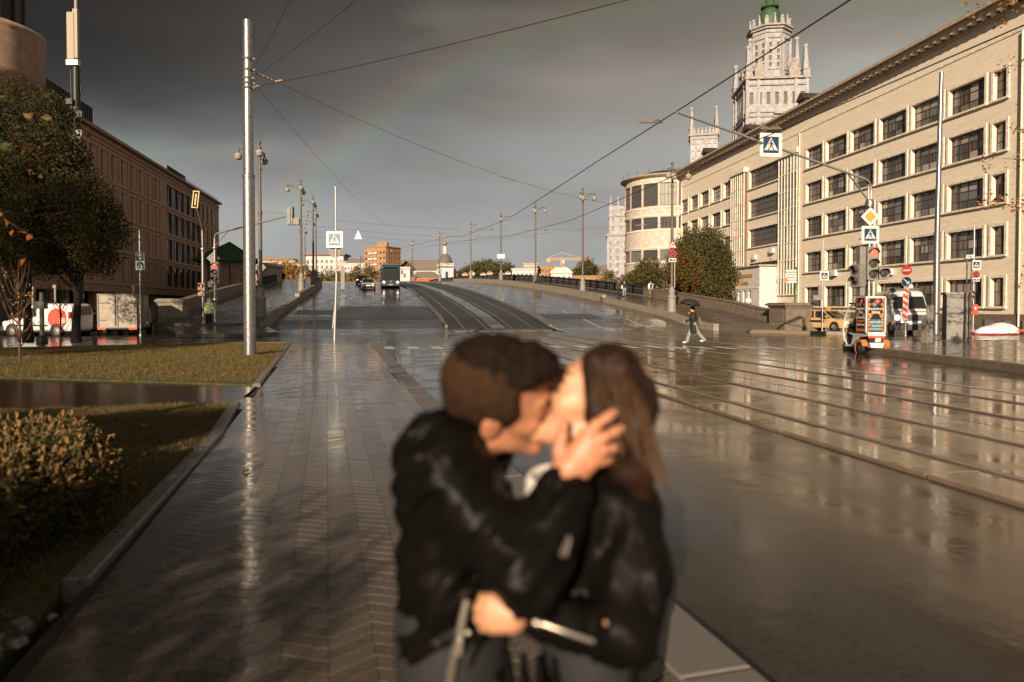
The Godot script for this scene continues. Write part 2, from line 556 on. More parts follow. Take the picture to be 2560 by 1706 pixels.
	func sheet(poly: PackedVector3Array,thick := 0.0) -> B:
		# a flat polygon seen from above (y may vary a little),with a skirt of that thickness
		var p2 := PackedVector2Array()
		for q in poly:
			p2.append(Vector2(q.x,-q.z))
		var p := poly
		if Geometry2D.is_polygon_clockwise(p2):
			p2.reverse()
			p = poly.duplicate()
			p.reverse()
		var t := Geometry2D.triangulate_polygon(p2)
		for j in range(0,t.size(),3):
			var a := p[t[j]]
			var b := p[t[j + 1]]
			var d := p[t[j + 2]]
			if (b - a).cross(d - a).y < 0.0:
				tri(a,d,b)
			else:
				tri(a,b,d)
		if thick > 0.0:
			var dn := Vector3(0,-thick,0)
			for j in p.size():
				var a := p[j]
				var b := p[(j + 1) % p.size()]
				quad(a,a + dn,b + dn,b)
		return self

	func loft(rings: Array,closed := true,caps := true) -> B:
		# rings: arrays of Vector3 of equal size; smooth shading inside a strip comes from averaged normals
		var w: int = rings[0].size()
		var k0 := v.size()
		for j in rings.size():
			for s in w:
				var a: Vector3 = rings[mini(j + 1,rings.size() - 1)][s] - rings[maxi(j - 1,0)][s]
				var b: Vector3 = rings[j][(s + 1) % w if closed else mini(s + 1,w - 1)] - rings[j][(s + w - 1) % w if closed else maxi(s - 1,0)]
				v.append(rings[j][s])
				n.append(b.cross(a).normalized())
		for j in rings.size() - 1:
			for s in (w if closed else w - 1):
				var a := k0 + j*w + s
				var b := k0 + j*w + (s + 1) % w
				i.append_array(PackedInt32Array([a,b + w,b,a,a + w,b + w]))
		if caps:
			for e in 2:
				var ring: Array = rings[0] if e == 0 else rings[rings.size() - 1]
				var mid := Vector3.ZERO
				for q in ring:
					mid += q
				mid /= w
				for s in w:
					if e == 0:
						tri(mid,ring[(s + 1) % w],ring[s])
					else:
						tri(mid,ring[s],ring[(s + 1) % w])
		return self

	func mesh() -> ArrayMesh:
		var a := []
		a.resize(Mesh.ARRAY_MAX)
		a[Mesh.ARRAY_VERTEX] = v
		a[Mesh.ARRAY_NORMAL] = n
		a[Mesh.ARRAY_INDEX] = i
		if c.size() == v.size() and c.size():
			a[Mesh.ARRAY_COLOR] = c
		var m := ArrayMesh.new()
		m.add_surface_from_arrays(Mesh.PRIMITIVE_TRIANGLES,a)
		return m

func P2(a: Array) -> PackedVector2Array:
	var p := PackedVector2Array()
	for k in range(0,a.size(),2):
		p.append(Vector2(a[k],a[k + 1]))
	return p

func circle2(r: float,n := 20,at := Vector2.ZERO) -> PackedVector2Array:
	var p := PackedVector2Array()
	for k in n:
		p.append(at + Vector2(cos(TAU*k/n),sin(TAU*k/n))*r)
	return p

func round_rect2(w: float,h: float,r: float,n := 3) -> PackedVector2Array:
	var p := PackedVector2Array()
	for q in 4:
		var cx := (w/2 - r)*(1 if q == 0 or q == 3 else -1)
		var cy := (h/2 - r)*(1 if q < 2 else -1)
		for k in n + 1:
			var a := PI/2*(q + float(k)/n)
			p.append(Vector2(cx + cos(a)*r,cy + sin(a)*r))
	return p

func text_mesh(s: String,size: float,depth := 0.004,font := "Droid Sans",bold := true) -> TextMesh:
	var t := TextMesh.new()
	var f := SystemFont.new()
	f.font_names = PackedStringArray([font])
	f.font_weight = 700 if bold else 400
	t.font = f
	t.text = s
	t.font_size = 32
	t.pixel_size = size/32.0
	t.depth = depth
	return t

# ---------------------------------------------------------------- bridge coordinates
func along(table: Array,s: float) -> float:
	for k in range(1,table.size()):
		if s <= table[k][0]:
			var t: float = (s - table[k - 1][0])/(table[k][0] - table[k - 1][0])
			return lerpf(table[k - 1][1],table[k][1],t)
	return table[table.size() - 1][1]

const RISE := [[-50.0,-0.1],[42.0,-0.1],[44.0,-0.04],[46.0,0.1],[48.0,0.34],[51.0,0.75],[56.0,1.2],[63.0,1.8],[70.0,2.35],[76.0,2.78],[86.0,3.5],[97.0,4.22],[107.0,4.87],[117.0,5.5],[128.0,6.05],[139.0,6.5],[152.0,6.95],[164.0,7.25],[180.0,7.4],[210.0,7.3],[260.0,6.0],[340.0,2.0]]

func W(u: float,s: float,lift := 0.0) -> Vector3:
	# a point u metres to the right of the bridge's axis and s metres along it,lift metres over the road
	var q := u - (0.0011*(s - 80.0)*(s - 80.0) if s > 80.0 else 0.0)
	return Vector3(q*AXIS_COS - s*AXIS_SIN,along(RISE,s) + lift,-(q*AXIS_SIN + s*AXIS_COS))

func ribbon(u0: float,u1: float,s0: float,s1: float,lift: float,step := 2.0,thick := 0.0) -> B:
	# a strip of road surface that follows the rise; with a thickness,a slab with sides
	var b := B.new()
	var n := maxi(1,int(ceil((s1 - s0)/step)))
	for k in n:
		var a0 := lerpf(s0,s1,float(k)/n)
		var a1 := lerpf(s0,s1,float(k + 1)/n)
		b.quad(W(u0,a0,lift),W(u1,a0,lift),W(u1,a1,lift),W(u0,a1,lift))
		if thick > 0.0:
			var t := lift - thick
			b.quad(W(u0,a0,t),W(u0,a0,lift),W(u0,a1,lift),W(u0,a1,t))
			b.quad(W(u1,a0,lift),W(u1,a0,t),W(u1,a1,t),W(u1,a1,lift))
	if thick > 0.0:
		var t := lift - thick
		b.quad(W(u0,s0,t),W(u1,s0,t),W(u1,s0,lift),W(u0,s0,lift))
		b.quad(W(u1,s1,t),W(u0,s1,t),W(u0,s1,lift),W(u1,s1,lift))
	return b

# ---------------------------------------------------------------- ground,walk,road,rails
func build_ground() -> void:
	var b := B.new()
	b.sheet(PackedVector3Array([Vector3(-4000,-0.24,400),Vector3(4000,-0.24,400),Vector3(4000,-0.24,-5000),Vector3(-4000,-0.24,-5000)]))
	struct("ground",b.mesh(),"ground")
	b = B.new()
	b.sheet(PackedVector3Array([Vector3(-75,-0.1,18),Vector3(75,-0.1,18),Vector3(75,-0.1,-135),Vector3(-75,-0.1,-135)]),0.13)
	struct("road",b.mesh(),"asphalt")
	build_walk()
	build_lawns()
	build_tram_slabs()
	build_markings()
	# raised pavement on the right,with a granite edge towards the road
	b = B.new()
	b.sheet(PackedVector3Array([Vector3(13.15,0.1,-8),Vector3(13.15,0.1,-26.6),Vector3(13.9,0.1,-28.1),Vector3(16.5,0.1,-29.2),Vector3(48,0.1,-33),Vector3(48,0.1,-8)]),0.22)
	struct("pavement",b.mesh(),"walk")
	var ke := Node3D.new()
	ke.name = "pavement_kerb"
	add_child(ke)
	tag(ke,"","","","structure")
	var line := [Vector3(13.05,0,-8),Vector3(13.05,0,-26.65),Vector3(13.85,0,-28.2),Vector3(16.5,0,-29.3),Vector3(30,0,-30.9)]
	kerb_line(ke,line,0.22,0.12,0.24,1.6,"granite")
	b = B.new()
	b.sheet(PackedVector3Array([Vector3(21.5,0.104,-28.9),Vector3(34,0.104,-30.5),Vector3(34,0.104,-24.3),Vector3(20.6,0.104,-27.2)]))
	struct("verge",b.mesh(),"turf_base")
	# pavement along the long building
	b = B.new()
	b.sheet(PackedVector3Array([Vector3(40,0.02,-36),Vector3(31.5,0.02,-42),Vector3(22.5,0.02,-110),Vector3(30.5,0.02,-110)]),0.13)
	struct("pavement",b.mesh(),"walk")

func kerb_line(parent: Node3D,line: Array,width: float,top: float,depth: float,length: float,material: String) -> void:
	# kerb stones end to end along a line,with open joints and small differences in height
	var meshes := {}
	for k in line.size() - 1:
		var a: Vector3 = line[k]
		var e: Vector3 = line[k + 1]
		var n := maxi(1,int(round(a.distance_to(e)/length)))
		var step := a.distance_to(e)/n
		var d := (e - a).normalized()
		for j in n:
			var mesh := stone(width,depth,step - 0.012)
			var mid := a + d*step*(j + 0.5)
			var bs := Basis(Vector3.UP,atan2(d.x,d.z))*Basis(Vector3.FORWARD,rng.randf_range(-0.012,0.012))
			put("kerb_stone",mesh,material,parent,Transform3D(bs,Vector3(mid.x,top - depth*0.5 + rng.randf_range(-0.004,0.004),mid.z)))

var stones := {}

func stone(w: float,h: float,l: float,ch := 0.012) -> ArrayMesh:
	# a block with chamfered upper edges
	var key := "%.3f %.3f %.3f %.3f" % [w,h,l,ch]
	if stones.has(key):
		return stones[key]
	var b := B.new()
	var rings := []
	for q in [[0.0,-h/2],[0.0,h/2 - ch],[ch,h/2]]:
		var x: float = w/2 - q[0]
		var z: float = l/2 - q[0]
		rings.append([Vector3(-x,q[1],z),Vector3(x,q[1],z),Vector3(x,q[1],-z),Vector3(-x,q[1],-z)])
	for k in 2:
		for s in 4:
			b.quad(rings[k][s],rings[k][(s + 1) % 4],rings[k + 1][(s + 1) % 4],rings[k + 1][s])
	b.quad(rings[2][0],rings[2][1],rings[2][2],rings[2][3])
	stones[key] = b.mesh()
	return stones[key]

const WALK_LEFT := [[-8.0,0.55],[3.0,-2.2],[3.87,-2.42],[8.31,-3.55],[11.15,-4.45],[13.67,-5.05],[28.27,-9.21],[29.6,-9.6]]
const WALK_RIGHT := [[-8.0,3.75],[2.93,0.69],[9.74,-1.22],[25.27,-5.11],[29.6,-6.2]]

func build_walk() -> void:
	var p := PackedVector3Array()
	for q in WALK_LEFT:
		p.append(Vector3(q[1] - 0.02,-0.014,-q[0]))
	var k := WALK_RIGHT.size() - 1
	while k >= 0:
		p.append(Vector3(WALK_RIGHT[k][1] + 0.02,-0.014,-WALK_RIGHT[k][0]))
		k -= 1
	var root := Node3D.new()
	root.name = "walk"
	add_child(root)
	tag(root,"","","","structure")
	var b := B.new()
	b.sheet(p,0.1)
	put("bedding",b.mesh(),"joint",root)
	# chevron pavers: strips 0.21 m wide running along the walk,blocks slanting left and right in turn
	var turn := Basis(Vector3.UP,deg_to_rad(15.2))
	var sw := 0.21
	var pitch := 0.115
	var slope := 0.58
	var shape := []
	for side in [-1.0,1.0]:
		var q := B.new()
		var hw := sw/2 - 0.0006
		var hl := pitch/2 - 0.0035
		var c := 0.004
		var lo := []
		var hi := []
		for e in [[-1,1],[1,1],[1,-1],[-1,-1]]:
			var x: float = hw*e[0]
			var z: float = hl*e[1] + side*slope*x
			lo.append(Vector3(x,-0.012,z))
			x = (hw - 0.0008)*e[0]
			hi.append(Vector3(x,0.0,(hl - c)*e[1] + side*slope*x))
		q.quad(hi[0],hi[1],hi[2],hi[3])
		for s in 4:
			q.quad(lo[s],lo[(s + 1) % 4],hi[(s + 1) % 4],hi[s])
		shape.append(q.mesh())
	var names := ["paver","paver","paver","paver_dark","paver_pale"]
	var count := 0
	var rest := {}
	for m in ["paver","paver_dark","paver_pale"]:
		rest[m] = []
	# in the turned frame the walk runs along -z
	var rows := int(31.0/pitch)
	for row in rows:
		for col in range(-12,18):
			var lx := (col + 0.5)*sw
			var lz := -2.0 - row*pitch
			var at := turn*Vector3(lx,0,lz)
			var zf := -at.z
			if zf < 1.0 or zf > 29.4:
				continue
			if at.x < along(WALK_LEFT,zf) - 0.02 or at.x > along(WALK_RIGHT,zf) + 0.06:
				continue
			var bs := turn*Basis(Vector3.RIGHT,rng.randf_range(-0.0025,0.0025))*Basis(Vector3.BACK,rng.randf_range(-0.0025,0.0025))
			var xf := Transform3D(bs,at + Vector3(0,rng.randf_range(-0.0008,0.0008),0))
			var m: String = names[rng.randi() % 5]
			# the nearest blocks in view are pieces of their own
			if count < 300 and zf > 2.75 and zf < 5.2 and (at.x < -0.42 or at.x > 0.42):
				put("paver",shape[col & 1],m,root,xf)
				count += 1
			else:
				rest[m].append([col & 1,xf])
	for m in rest:
		for side in 2:
			var list: Array = rest[m].filter(func(r): return r[0] == side)
			var mm := MultiMesh.new()
			mm.transform_format = MultiMesh.TRANSFORM_3D
			mm.mesh = shape[side]
			mm.instance_count = list.size()
			for j in list.size():
				mm.set_instance_transform(j,list[j][1])
			var o := MultiMeshInstance3D.new()
			o.multimesh = mm
			o.material_override = mats[m]
			o.name = "pavers"
			o.set_meta("kind","stuff")
			root.add_child(o,true)
	var ke := Node3D.new()
	ke.name = "walk_kerb"
	add_child(ke)
	tag(ke,"","","","structure")
	var left_near := []
	var left_far := []
	for q in WALK_LEFT:
		if q[0] >= 3.5 and q[0] <= 11.2:
			left_near.append(Vector3(q[1] - 0.08,0,-q[0]))
		if q[0] >= 13.6:
			left_far.append(Vector3(q[1] - 0.08,0,-q[0]))
	kerb_line(ke,left_near,0.15,0.045,0.2,1.0,"kerb")
	kerb_line(ke,left_far,0.15,0.045,0.2,1.0,"kerb")
	var right := []
	for q in WALK_RIGHT:
		right.append(Vector3(q[1] + 0.2,0,-q[0]))
	kerb_line(ke,right,0.36,0.012,0.24,1.2,"kerb")
	# sunken end of the near kerb: broken pieces and crumbs of mortar
	for j in 9:
		var s := rng.randf_range(0.03,0.075)
		var z := rng.randf_range(2.95,3.5)
		var c := put("kerb_fragment",stone(s,s*0.7,s*1.3),"kerb",ke,Transform3D(Basis(Vector3.UP,rng.randf()*TAU)*Basis(Vector3.RIGHT,rng.randf_range(-0.4,0.4)),Vector3(along(WALK_LEFT,z) - 0.1 + rng.randf_range(-0.12,0.06),0.015,-z)))

const LAWN_FAR := [Vector3(-5.2,0.02,-13.75),Vector3(-9.28,0.02,-28.2),Vector3(-9.75,0.02,-29.2),Vector3(-11.2,0.02,-29.3),Vector3(-18.7,0.02,-25.5),Vector3(-34,0.02,-19.5),Vector3(-34,0.02,-19.4),Vector3(-11.6,0.02,-15.3)]
const LAWN_NEAR := [Vector3(-4.62,0.02,-11.2),Vector3(-7.82,0.02,-10.4),Vector3(-26,0.02,-8.3),Vector3(-26,0.02,6),Vector3(0.0,0.02,6),Vector3(-2.3,0.02,-2.9),Vector3(-2.57,0.02,-3.87),Vector3(-3.7,0.02,-8.31)]

func build_lawns() -> void:
	var b := B.new()
	b.sheet(PackedVector3Array(LAWN_FAR),0.14)
	struct("lawn",b.mesh(),"turf_base")
	b = B.new()
	b.sheet(PackedVector3Array(LAWN_NEAR),0.14)
	struct("lawn",b.mesh(),"turf_base")
	b = B.new()
	b.sheet(PackedVector3Array([Vector3(-4.55,-0.006,-11.2),Vector3(-5.15,-0.006,-13.7),Vector3(-11.6,-0.006,-15.35),Vector3(-34,-0.006,-19.5),Vector3(-34,-0.006,-9.0),Vector3(-7.82,-0.006,-10.38)]),0.1)
	struct("path",b.mesh(),"brown_path")
	var e := Node3D.new()
	e.name = "lawn_kerb"
	add_child(e)
	tag(e,"","","","structure")
	kerb_line(e,[Vector3(-9.7,0,-29.3),Vector3(-11.2,0,-29.4),Vector3(-18.7,0,-25.6),Vector3(-34,0,-19.6)],0.15,0.06,0.2,1.6,"kerb")

const RAILS := [6.05,7.57,9.3,10.82]

func build_tram_slabs() -> void:
	# two tracks in big concrete panels near by,in dark stone setts on the bridge
	var root := Node3D.new()
	root.name = "tram_track"
	add_child(root)
	tag(root,"","","","structure")
	var cuts := [5.35,6.0,7.62,8.42,9.25,10.87,11.8]
	var s := -4.0
	while s < 45.0:
		var l := 2.44
		var bs := Basis(Vector3.UP,asin(AXIS_SIN))
		for k in 2:
			var u0 := 5.35 if k == 0 else 8.43
			var u1 := 8.42 if k == 0 else 11.8
			var mid := W((u0 + u1)/2,s + l/2)
			mid.y = -0.12 + rng.randf_range(-0.003,0.003)
			var tilt := Basis(Vector3.RIGHT,rng.randf_range(-0.0025,0.0025))*Basis(Vector3.BACK,rng.randf_range(-0.002,0.002))
			put("panel",stone(u1 - u0 - 0.02,0.12,l - 0.035,0.016),"concrete_wet",root,Transform3D(bs*tilt,mid))
		s += l
	var bed := ribbon(5.0,12.2,45.4,330.0,0.03,2.0,0.2)
	put("track_bed",bed.mesh(),"tram_bed",root)
	bed = ribbon(7.95,8.92,45.4,330.0,0.036,2.0,0.02)
	put("median_strip",bed.mesh(),"asphalt",root)
	bed = ribbon(5.3,11.8,44.2,45.3,-0.01,0.6,0.2)
	put("crossing_panel",bed.mesh(),"kerb",root)
	for side in [[4.86,5.06],[12.16,12.36]]:
		bed = ribbon(side[0],side[1],46.4,330.0,0.16,2.0,0.3)
		put("track_edge",bed.mesh(),"kerb",root)
	for u in RAILS:
		for part in [[-4.0,45.4,-0.05],[45.4,330.0,0.034]]:
			var lift: float = part[2]
			var gr := ribbon(u - 0.045,u + 0.075,part[0],part[1],lift + 0.0 if part[0] > 0 else 0.053,2.0)
			put("groove",gr.mesh(),"groove",root)
			var r := ribbon(u - 0.04,u + (0.025 if part[0] < 0.0 else 0.06),part[0],part[1],(lift + 0.012) if part[0] > 0 else 0.062,2.0,0.02)
			put("rail",r.mesh(),"rail",root)

func build_markings() -> void:
	var root := Node3D.new()
	root.name = "road_markings"
	add_child(root)
	tag(root,"","","","structure")
	var paint := func(u0: float,u1: float,s0: float,s1: float,lift := 0.006) -> void:
		put("line",ribbon(u0,u1,s0,s1,lift).mesh(),"marking",root)
	paint.call(12.3,12.42,5.0,47.0)
	paint.call(15.75,15.87,24.0,52.0)
	paint.call(19.2,19.32,38.0,50.0)
	for k in 9:
		paint.call(15.75,15.87,54.0 + k*6.0,56.0 + k*6.0)
		paint.call(19.2,19.32,53.0 + k*6.0,55.0 + k*6.0)
		paint.call(-2.85,-2.73,62.0 + k*11.0,67.0 + k*11.0)
		paint.call(0.95,1.07,62.0 + k*11.0,67.0 + k*11.0)
	# dashes across the mouth of the bridge
	for k in 18:
		var x := -16.0 + k*1.7
		for row in [[-41.6,0.12],[-43.2,0.1]]:
			var b := B.new()
			b.sheet(PackedVector3Array([Vector3(x,-0.09,row[0]),Vector3(x + 1.05,-0.09,row[0]),Vector3(x + 1.05,-0.09,row[0] - row[1]),Vector3(x,-0.09,row[0] - row[1])]))
			put("dash",b.mesh(),"marking",root)
	# lines along the side streets
	for q in [[-44.0,-15.5,-34.9],[-44.0,-14.0,-37.2],[14.0,42.0,-37.0]]:
		var b := B.new()
		b.sheet(PackedVector3Array([Vector3(q[0],-0.092,q[2]),Vector3(q[1],-0.092,q[2]),Vector3(q[1],-0.092,q[2] - 0.13),Vector3(q[0],-0.092,q[2] - 0.13)]))
		put("line",b.mesh(),"marking",root)
	var zebra := Node3D.new()
	zebra.name = "crosswalk"
	add_child(zebra)
	tag(zebra,"","","","structure")
	for k in 19:
		var x := -5.45 + k*0.98
		var lift := -0.05 if x + 28.0*0.205 > 5.0 and x + 28.0*0.205 < 11.9 else -0.092
		var b := B.new()
		b.sheet(PackedVector3Array([Vector3(x + 0.42,lift,-26.9),Vector3(x + 0.86,lift,-26.9),Vector3(x + 0.46,lift,-28.6),Vector3(x,lift,-28.6)]))
		put("stripe",b.mesh(),"marking",zebra)

# ---------------------------------------------------------------- the bridge
func build_bridge() -> void:
	var root := Node3D.new()
	root.name = "bridge"
	add_child(root)
	tag(root,"","","","structure")
	put("carriageway",ribbon(-6.7,4.9,42.0,340.0,0.004,2.0,0.3).mesh(),"asphalt",root)
	put("carriageway",ribbon(12.3,23.0,42.0,340.0,0.004,2.0,0.3).mesh(),"asphalt",root)
	put("resurfaced_patch",ribbon(-2.6,4.85,50.2,60.5,0.009).mesh(),"asphalt_new",root)
	put("resurfaced_patch",ribbon(-5.8,-2.6,53.4,57.0,0.009).mesh(),"asphalt_new",root)
	put("resurfaced_patch",ribbon(13.0,17.5,50.0,53.5,0.009).mesh(),"asphalt_new",root)
	put("footway",ribbon(-13.2,-7.0,46.0,340.0,0.42,2.0,7.0).mesh(),"walk",root)
	put("footway",ribbon(23.2,28.6,43.5,340.0,0.42,2.0,7.0).mesh(),"walk",root)
	# low walls between road and footway,cut in blocks
	for q in [[-7.0,-6.6,66.0,0.75],[22.9,23.3,66.0,0.75]]:
		var s: float = q[2]
		while s < 150.0:
			put("wall_block",ribbon(q[0],q[1],s,s + 3.97,q[3],2.0,1.1).mesh(),"granite_pale",root)
			s += 4.0
	for q in [[-7.0,-6.6,45.5],[22.9,23.3,43.0]]:
		var s: float = q[2]
		while s < 65.5:
			put("kerb_block",ribbon(q[0],q[1],s,s + 2.97,0.46,2.0,0.9).mesh(),"granite_pale",root)
			s += 3.0
	# flared kerb at the near end of the left footway
	var ke := Node3D.new()
	ke.name = "footway_kerb"
	add_child(ke)
	tag(ke,"","","","structure")
	kerb_line(ke,[Vector3(-20.404,-0.1,-41.438),Vector3(-17.49,-0.1,-41.438),Vector3(-15.02,-0.1,-43.952)],0.35,0.14,0.3,1.5,"kerb_warm")
	kerb_line(ke,[Vector3(14.737,-0.1,-48.351),Vector3(15.458,-0.1,-43.952),Vector3(18.218,-0.1,-41.438),Vector3(20.546,-0.1,-40.286)],0.35,0.10,0.3,1.5,"kerb_warm")
	var b := B.new()
	b.sheet(PackedVector3Array([Vector3(-18.153,0.12,-36.866),Vector3(-15.56,0.12,-36.866),Vector3(-13.38,0.12,-39.155),W(-7.2,47.5,0.2),W(-13.0,47.5,0.2)]),0.2)
	struct("footway",b.mesh(),"walk")
	parapet("stone_parapet","solid granite parapet on the right of the bridge, behind the umbrella",28.75,44.5,69.0)
	parapet("stone_parapet","solid granite parapet climbing on the left behind the worker in the yellow vest",-13.0,50.5,84.0)
	railing("iron_railing","long black cast iron railing on the right side of the bridge",28.75,69.3,190.0)
	railing("iron_railing","black cast iron railing on the left side of the bridge",-13.0,84.3,175.0)
	pedestal("dark-corniced stone pedestal ending the right parapet, beside the black car",W(28.75,43.0),2.0,1.95,"granite")
	pedestal("pale stone pedestal at the left end of the parapet, beside the box truck",W(-13.0,49.2),1.5,2.2,"granite_pale")

func parapet(called: String,label: String,u: float,s0: float,s1: float) -> void:
	var t := thing(called,label,"parapet")
	var s := s0
	while s < s1:
		var e := minf(s + 3.0,s1)
		put("block",ribbon(u - 0.22,u + 0.22,s,e - 0.015,1.22,3.0,3.5).mesh(),"granite",t)
		s += 3.0
	put("coping",ribbon(u - 0.28,u + 0.28,s0,s1,1.32,3.0,0.1).mesh(),"granite",t)

func railing(called: String,label: String,u: float,s0: float,s1: float) -> void:
	# panels of crossed bars between posts,with rosettes along the top
	var t := thing(called,label,"railing")
	var base := ribbon(u - 0.2,u + 0.2,s0,s1,0.52,4.0,2.0)
	put("plinth",base.mesh(),"granite",t)
	var s := s0
	var far := B.new()
	var n := 0
	while s < s1 - 2.0:
		var b := B.new() if n < 14 else far
		var l := 3.0
		for k in 13:
			var q := s + l*k/12.0
			var a := W(u,q,0.52)
			b.bar(a,a + Vector3(0,0.86,0),0.12 if k % 12 else 0.24)
			b.ball(a + Vector3(0,0.94,0),0.115,6)
			if k < 12:
				var c := W(u,q + l/12.0,0.52)
				b.bar(a + Vector3(0,0.12,0),c + Vector3(0,0.75,0),0.10)
				b.bar(a + Vector3(0,0.75,0),c + Vector3(0,0.12,0),0.10)
		for h in [0.10,0.45,0.80]:
			b.bar(W(u,s,0.52 + h),W(u,s + l,0.52 + h),0.13)
		if n < 14:
			put("panel",b.mesh(),"iron",t)
		n += 1
		s += l
	put("far_panels",far.mesh(),"iron",t).set_meta("kind","stuff")

func pedestal(label: String,at: Vector3,w: float,h: float,material: String) -> void:
	var t := thing("stone_pedestal",label,"pedestal",Vector3(at.x,-0.1,at.z),asin(AXIS_SIN))
	var k := w/2
	put("base",stone(w*1.25,0.5,w*1.25,0.06),material,t,Transform3D(Basis(),Vector3(0,0.25,0)))
	put("shaft",stone(w,h - 0.85,w,0.03),material,t,Transform3D(Basis(),Vector3(0,0.5 + (h - 0.85)/2,0)))
	var b := B.new()
	b.box(Vector3(0,h - 0.28,0),Vector3(w*1.08,0.14,w*1.08))
	b.box(Vector3(0,h - 0.14,0),Vector3(w*1.22,0.138,w*1.22))
	b.box(Vector3(0,h - 0.035,0),Vector3(w*1.1,0.07,w*1.1))
	put("cap",b.mesh(),"granite",t)
	b = B.new()
	for s in 4:
		var bs := Basis(Vector3.UP,PI/2*s)
		b.box(bs*Vector3(0,0.5 + (h - 0.85)/2,k + 0.012),Vector3(w*0.7,(h - 0.85)*0.72,0.03),bs)
	put("panel",b.mesh(),material,t)

# ---------------------------------------------------------------- walls with real openings
func wall(w: float,h: float,holes: Array,reveal := 0.3,radius := 0.0,y0 := 0.0,x0 := 0.0) -> B:
	# front at z = 0 from x0 to w; holes are Rect2; with a radius the wall bends away on both sides of x = 0
	var b := B.new()
	var ys := [y0,h]
	for r in holes:
		for y in [r.position.y,r.end.y]:
			if not ys.has(y):
				ys.append(y)
	ys.sort()
	for k in ys.size() - 1:
		var ya: float = ys[k]
		var yb: float = ys[k + 1]
		var gaps := []
		for r in holes:
			if r.position.y < yb - 0.001 and r.end.y > ya + 0.001:
				gaps.append([r.position.x,r.end.x])
		gaps.sort_custom(func(p,q): return p[0] < q[0])
		var x := x0
		for q in gaps:
			if q[0] > x:
				_strip(b,x,q[0],ya,yb,radius)
			x = maxf(x,q[1])
		if x < w:
			_strip(b,x,w,ya,yb,radius)
	for r in holes:
		var a := _bent(r.position.x,r.position.y,0,radius)
		var c := _bent(r.end.x,r.position.y,0,radius)
		var d := _bent(r.end.x,r.end.y,0,radius)
		var e := _bent(r.position.x,r.end.y,0,radius)
		var a2 := _bent(r.position.x,r.position.y,-reveal,radius)
		var c2 := _bent(r.end.x,r.position.y,-reveal,radius)
		var d2 := _bent(r.end.x,r.end.y,-reveal,radius)
		var e2 := _bent(r.position.x,r.end.y,-reveal,radius)
		b.quad(a,c,c2,a2)
		b.quad(d,e,e2,d2)
		b.quad(a,a2,e2,e)
		b.quad(c2,c,d,d2)
	return b

func _bent(x: float,y: float,z: float,radius: float) -> Vector3:
	if radius <= 0.0:
		return Vector3(x,y,z)
	return Vector3(sin(x/radius)*(radius + z),y,cos(x/radius)*(radius + z))

func _strip(b: B,xa: float,xb: float,ya: float,yb: float,radius: float) -> void:
	var n := 1 if radius <= 0.0 else maxi(1,int(ceil((xb - xa)/0.7)))
	for k in n:
		var p := lerpf(xa,xb,float(k)/n)
		var q := lerpf(xa,xb,float(k + 1)/n)
		b.quad(_bent(p,ya,0,radius),_bent(q,ya,0,radius),_bent(q,yb,0,radius),_bent(p,yb,0,radius))

func window(parent: Node3D,r: Rect2,deep: float,cols: int,rows: int,frame: String,glass: Array,single := false,bar := 0.055,vents := false,radius := 0.0) -> MeshInstance3D:
	# frame with glazing bars and its panes; in nearby windows each pane is a piece of its own,set a little out of true
	var b := B.new()
	var xf := Transform3D()
	var w := r.size.x
	var h := r.size.y
	if radius > 0.0:
		var a := (r.position.x + w/2)/radius
		xf = Transform3D(Basis(Vector3.UP,a),Vector3(sin(a)*(radius - deep),r.position.y + h/2,cos(a)*(radius - deep)))
	else:
		xf = Transform3D(Basis(),Vector3(r.position.x + w/2,r.position.y + h/2,-deep))
	for s in [-1,1]:
		b.box(Vector3(s*(w/2 - bar),0,0),Vector3(bar*2,h,0.1))
		b.box(Vector3(0,s*(h/2 - bar),0.002),Vector3(w - bar*4,bar*2,0.1))
	for k in range(1,cols):
		b.box(Vector3(-w/2 + w*k/cols,0,0.004),Vector3(bar*(1.5 if k*2 == cols else 1.0),h - bar*4,0.07))
	for k in range(1,rows):
		b.box(Vector3(0,-h/2 + h*k/rows,0.007),Vector3(w - bar*4,bar,0.07))
	if vents:
		# small opening lights in the middle row
		for k in cols:
			if (k*7 + int(r.position.y)) % 3 == 0:
				b.box(Vector3(-w/2 + w*(k + 0.5)/cols,0,0.012),Vector3(bar*0.9,h/rows - bar,0.08))
	var o := put("window",b.mesh(),frame,parent,xf)
	if single:
		for i in cols:
			for j in rows:
				var q := B.new()
				var pw := w/cols - bar*0.6
				var ph := h/rows - bar*0.6
				q.box(Vector3.ZERO,Vector3(pw,ph,0.012))
				var m := Vector3(-w/2 + w*(i + 0.5)/cols,-h/2 + h*(j + 0.5)/rows,-0.02)
				put("pane",q.mesh(),glass[rng.randi() % glass.size()],o,Transform3D(Basis(Vector3.UP,rng.randf_range(-0.02,0.02))*Basis(Vector3.RIGHT,rng.randf_range(-0.02,0.02)),m))
	else:
		var q := B.new()
		for i in cols:
			var t := Basis(Vector3.UP,rng.randf_range(-0.02,0.02))*Basis(Vector3.RIGHT,rng.randf_range(-0.02,0.02))
			q.box(Vector3(-w/2 + w*(i + 0.5)/cols,0,-0.02),Vector3(w/cols,h,0.012),t)
		put("pane",q.mesh(),glass[rng.randi() % glass.size()],o)
	return o

# ---------------------------------------------------------------- long pale building on the right
const RB_FAR := 116.0

func rb(zf: float) -> float:
	return (RB_FAR - zf)*1.0079

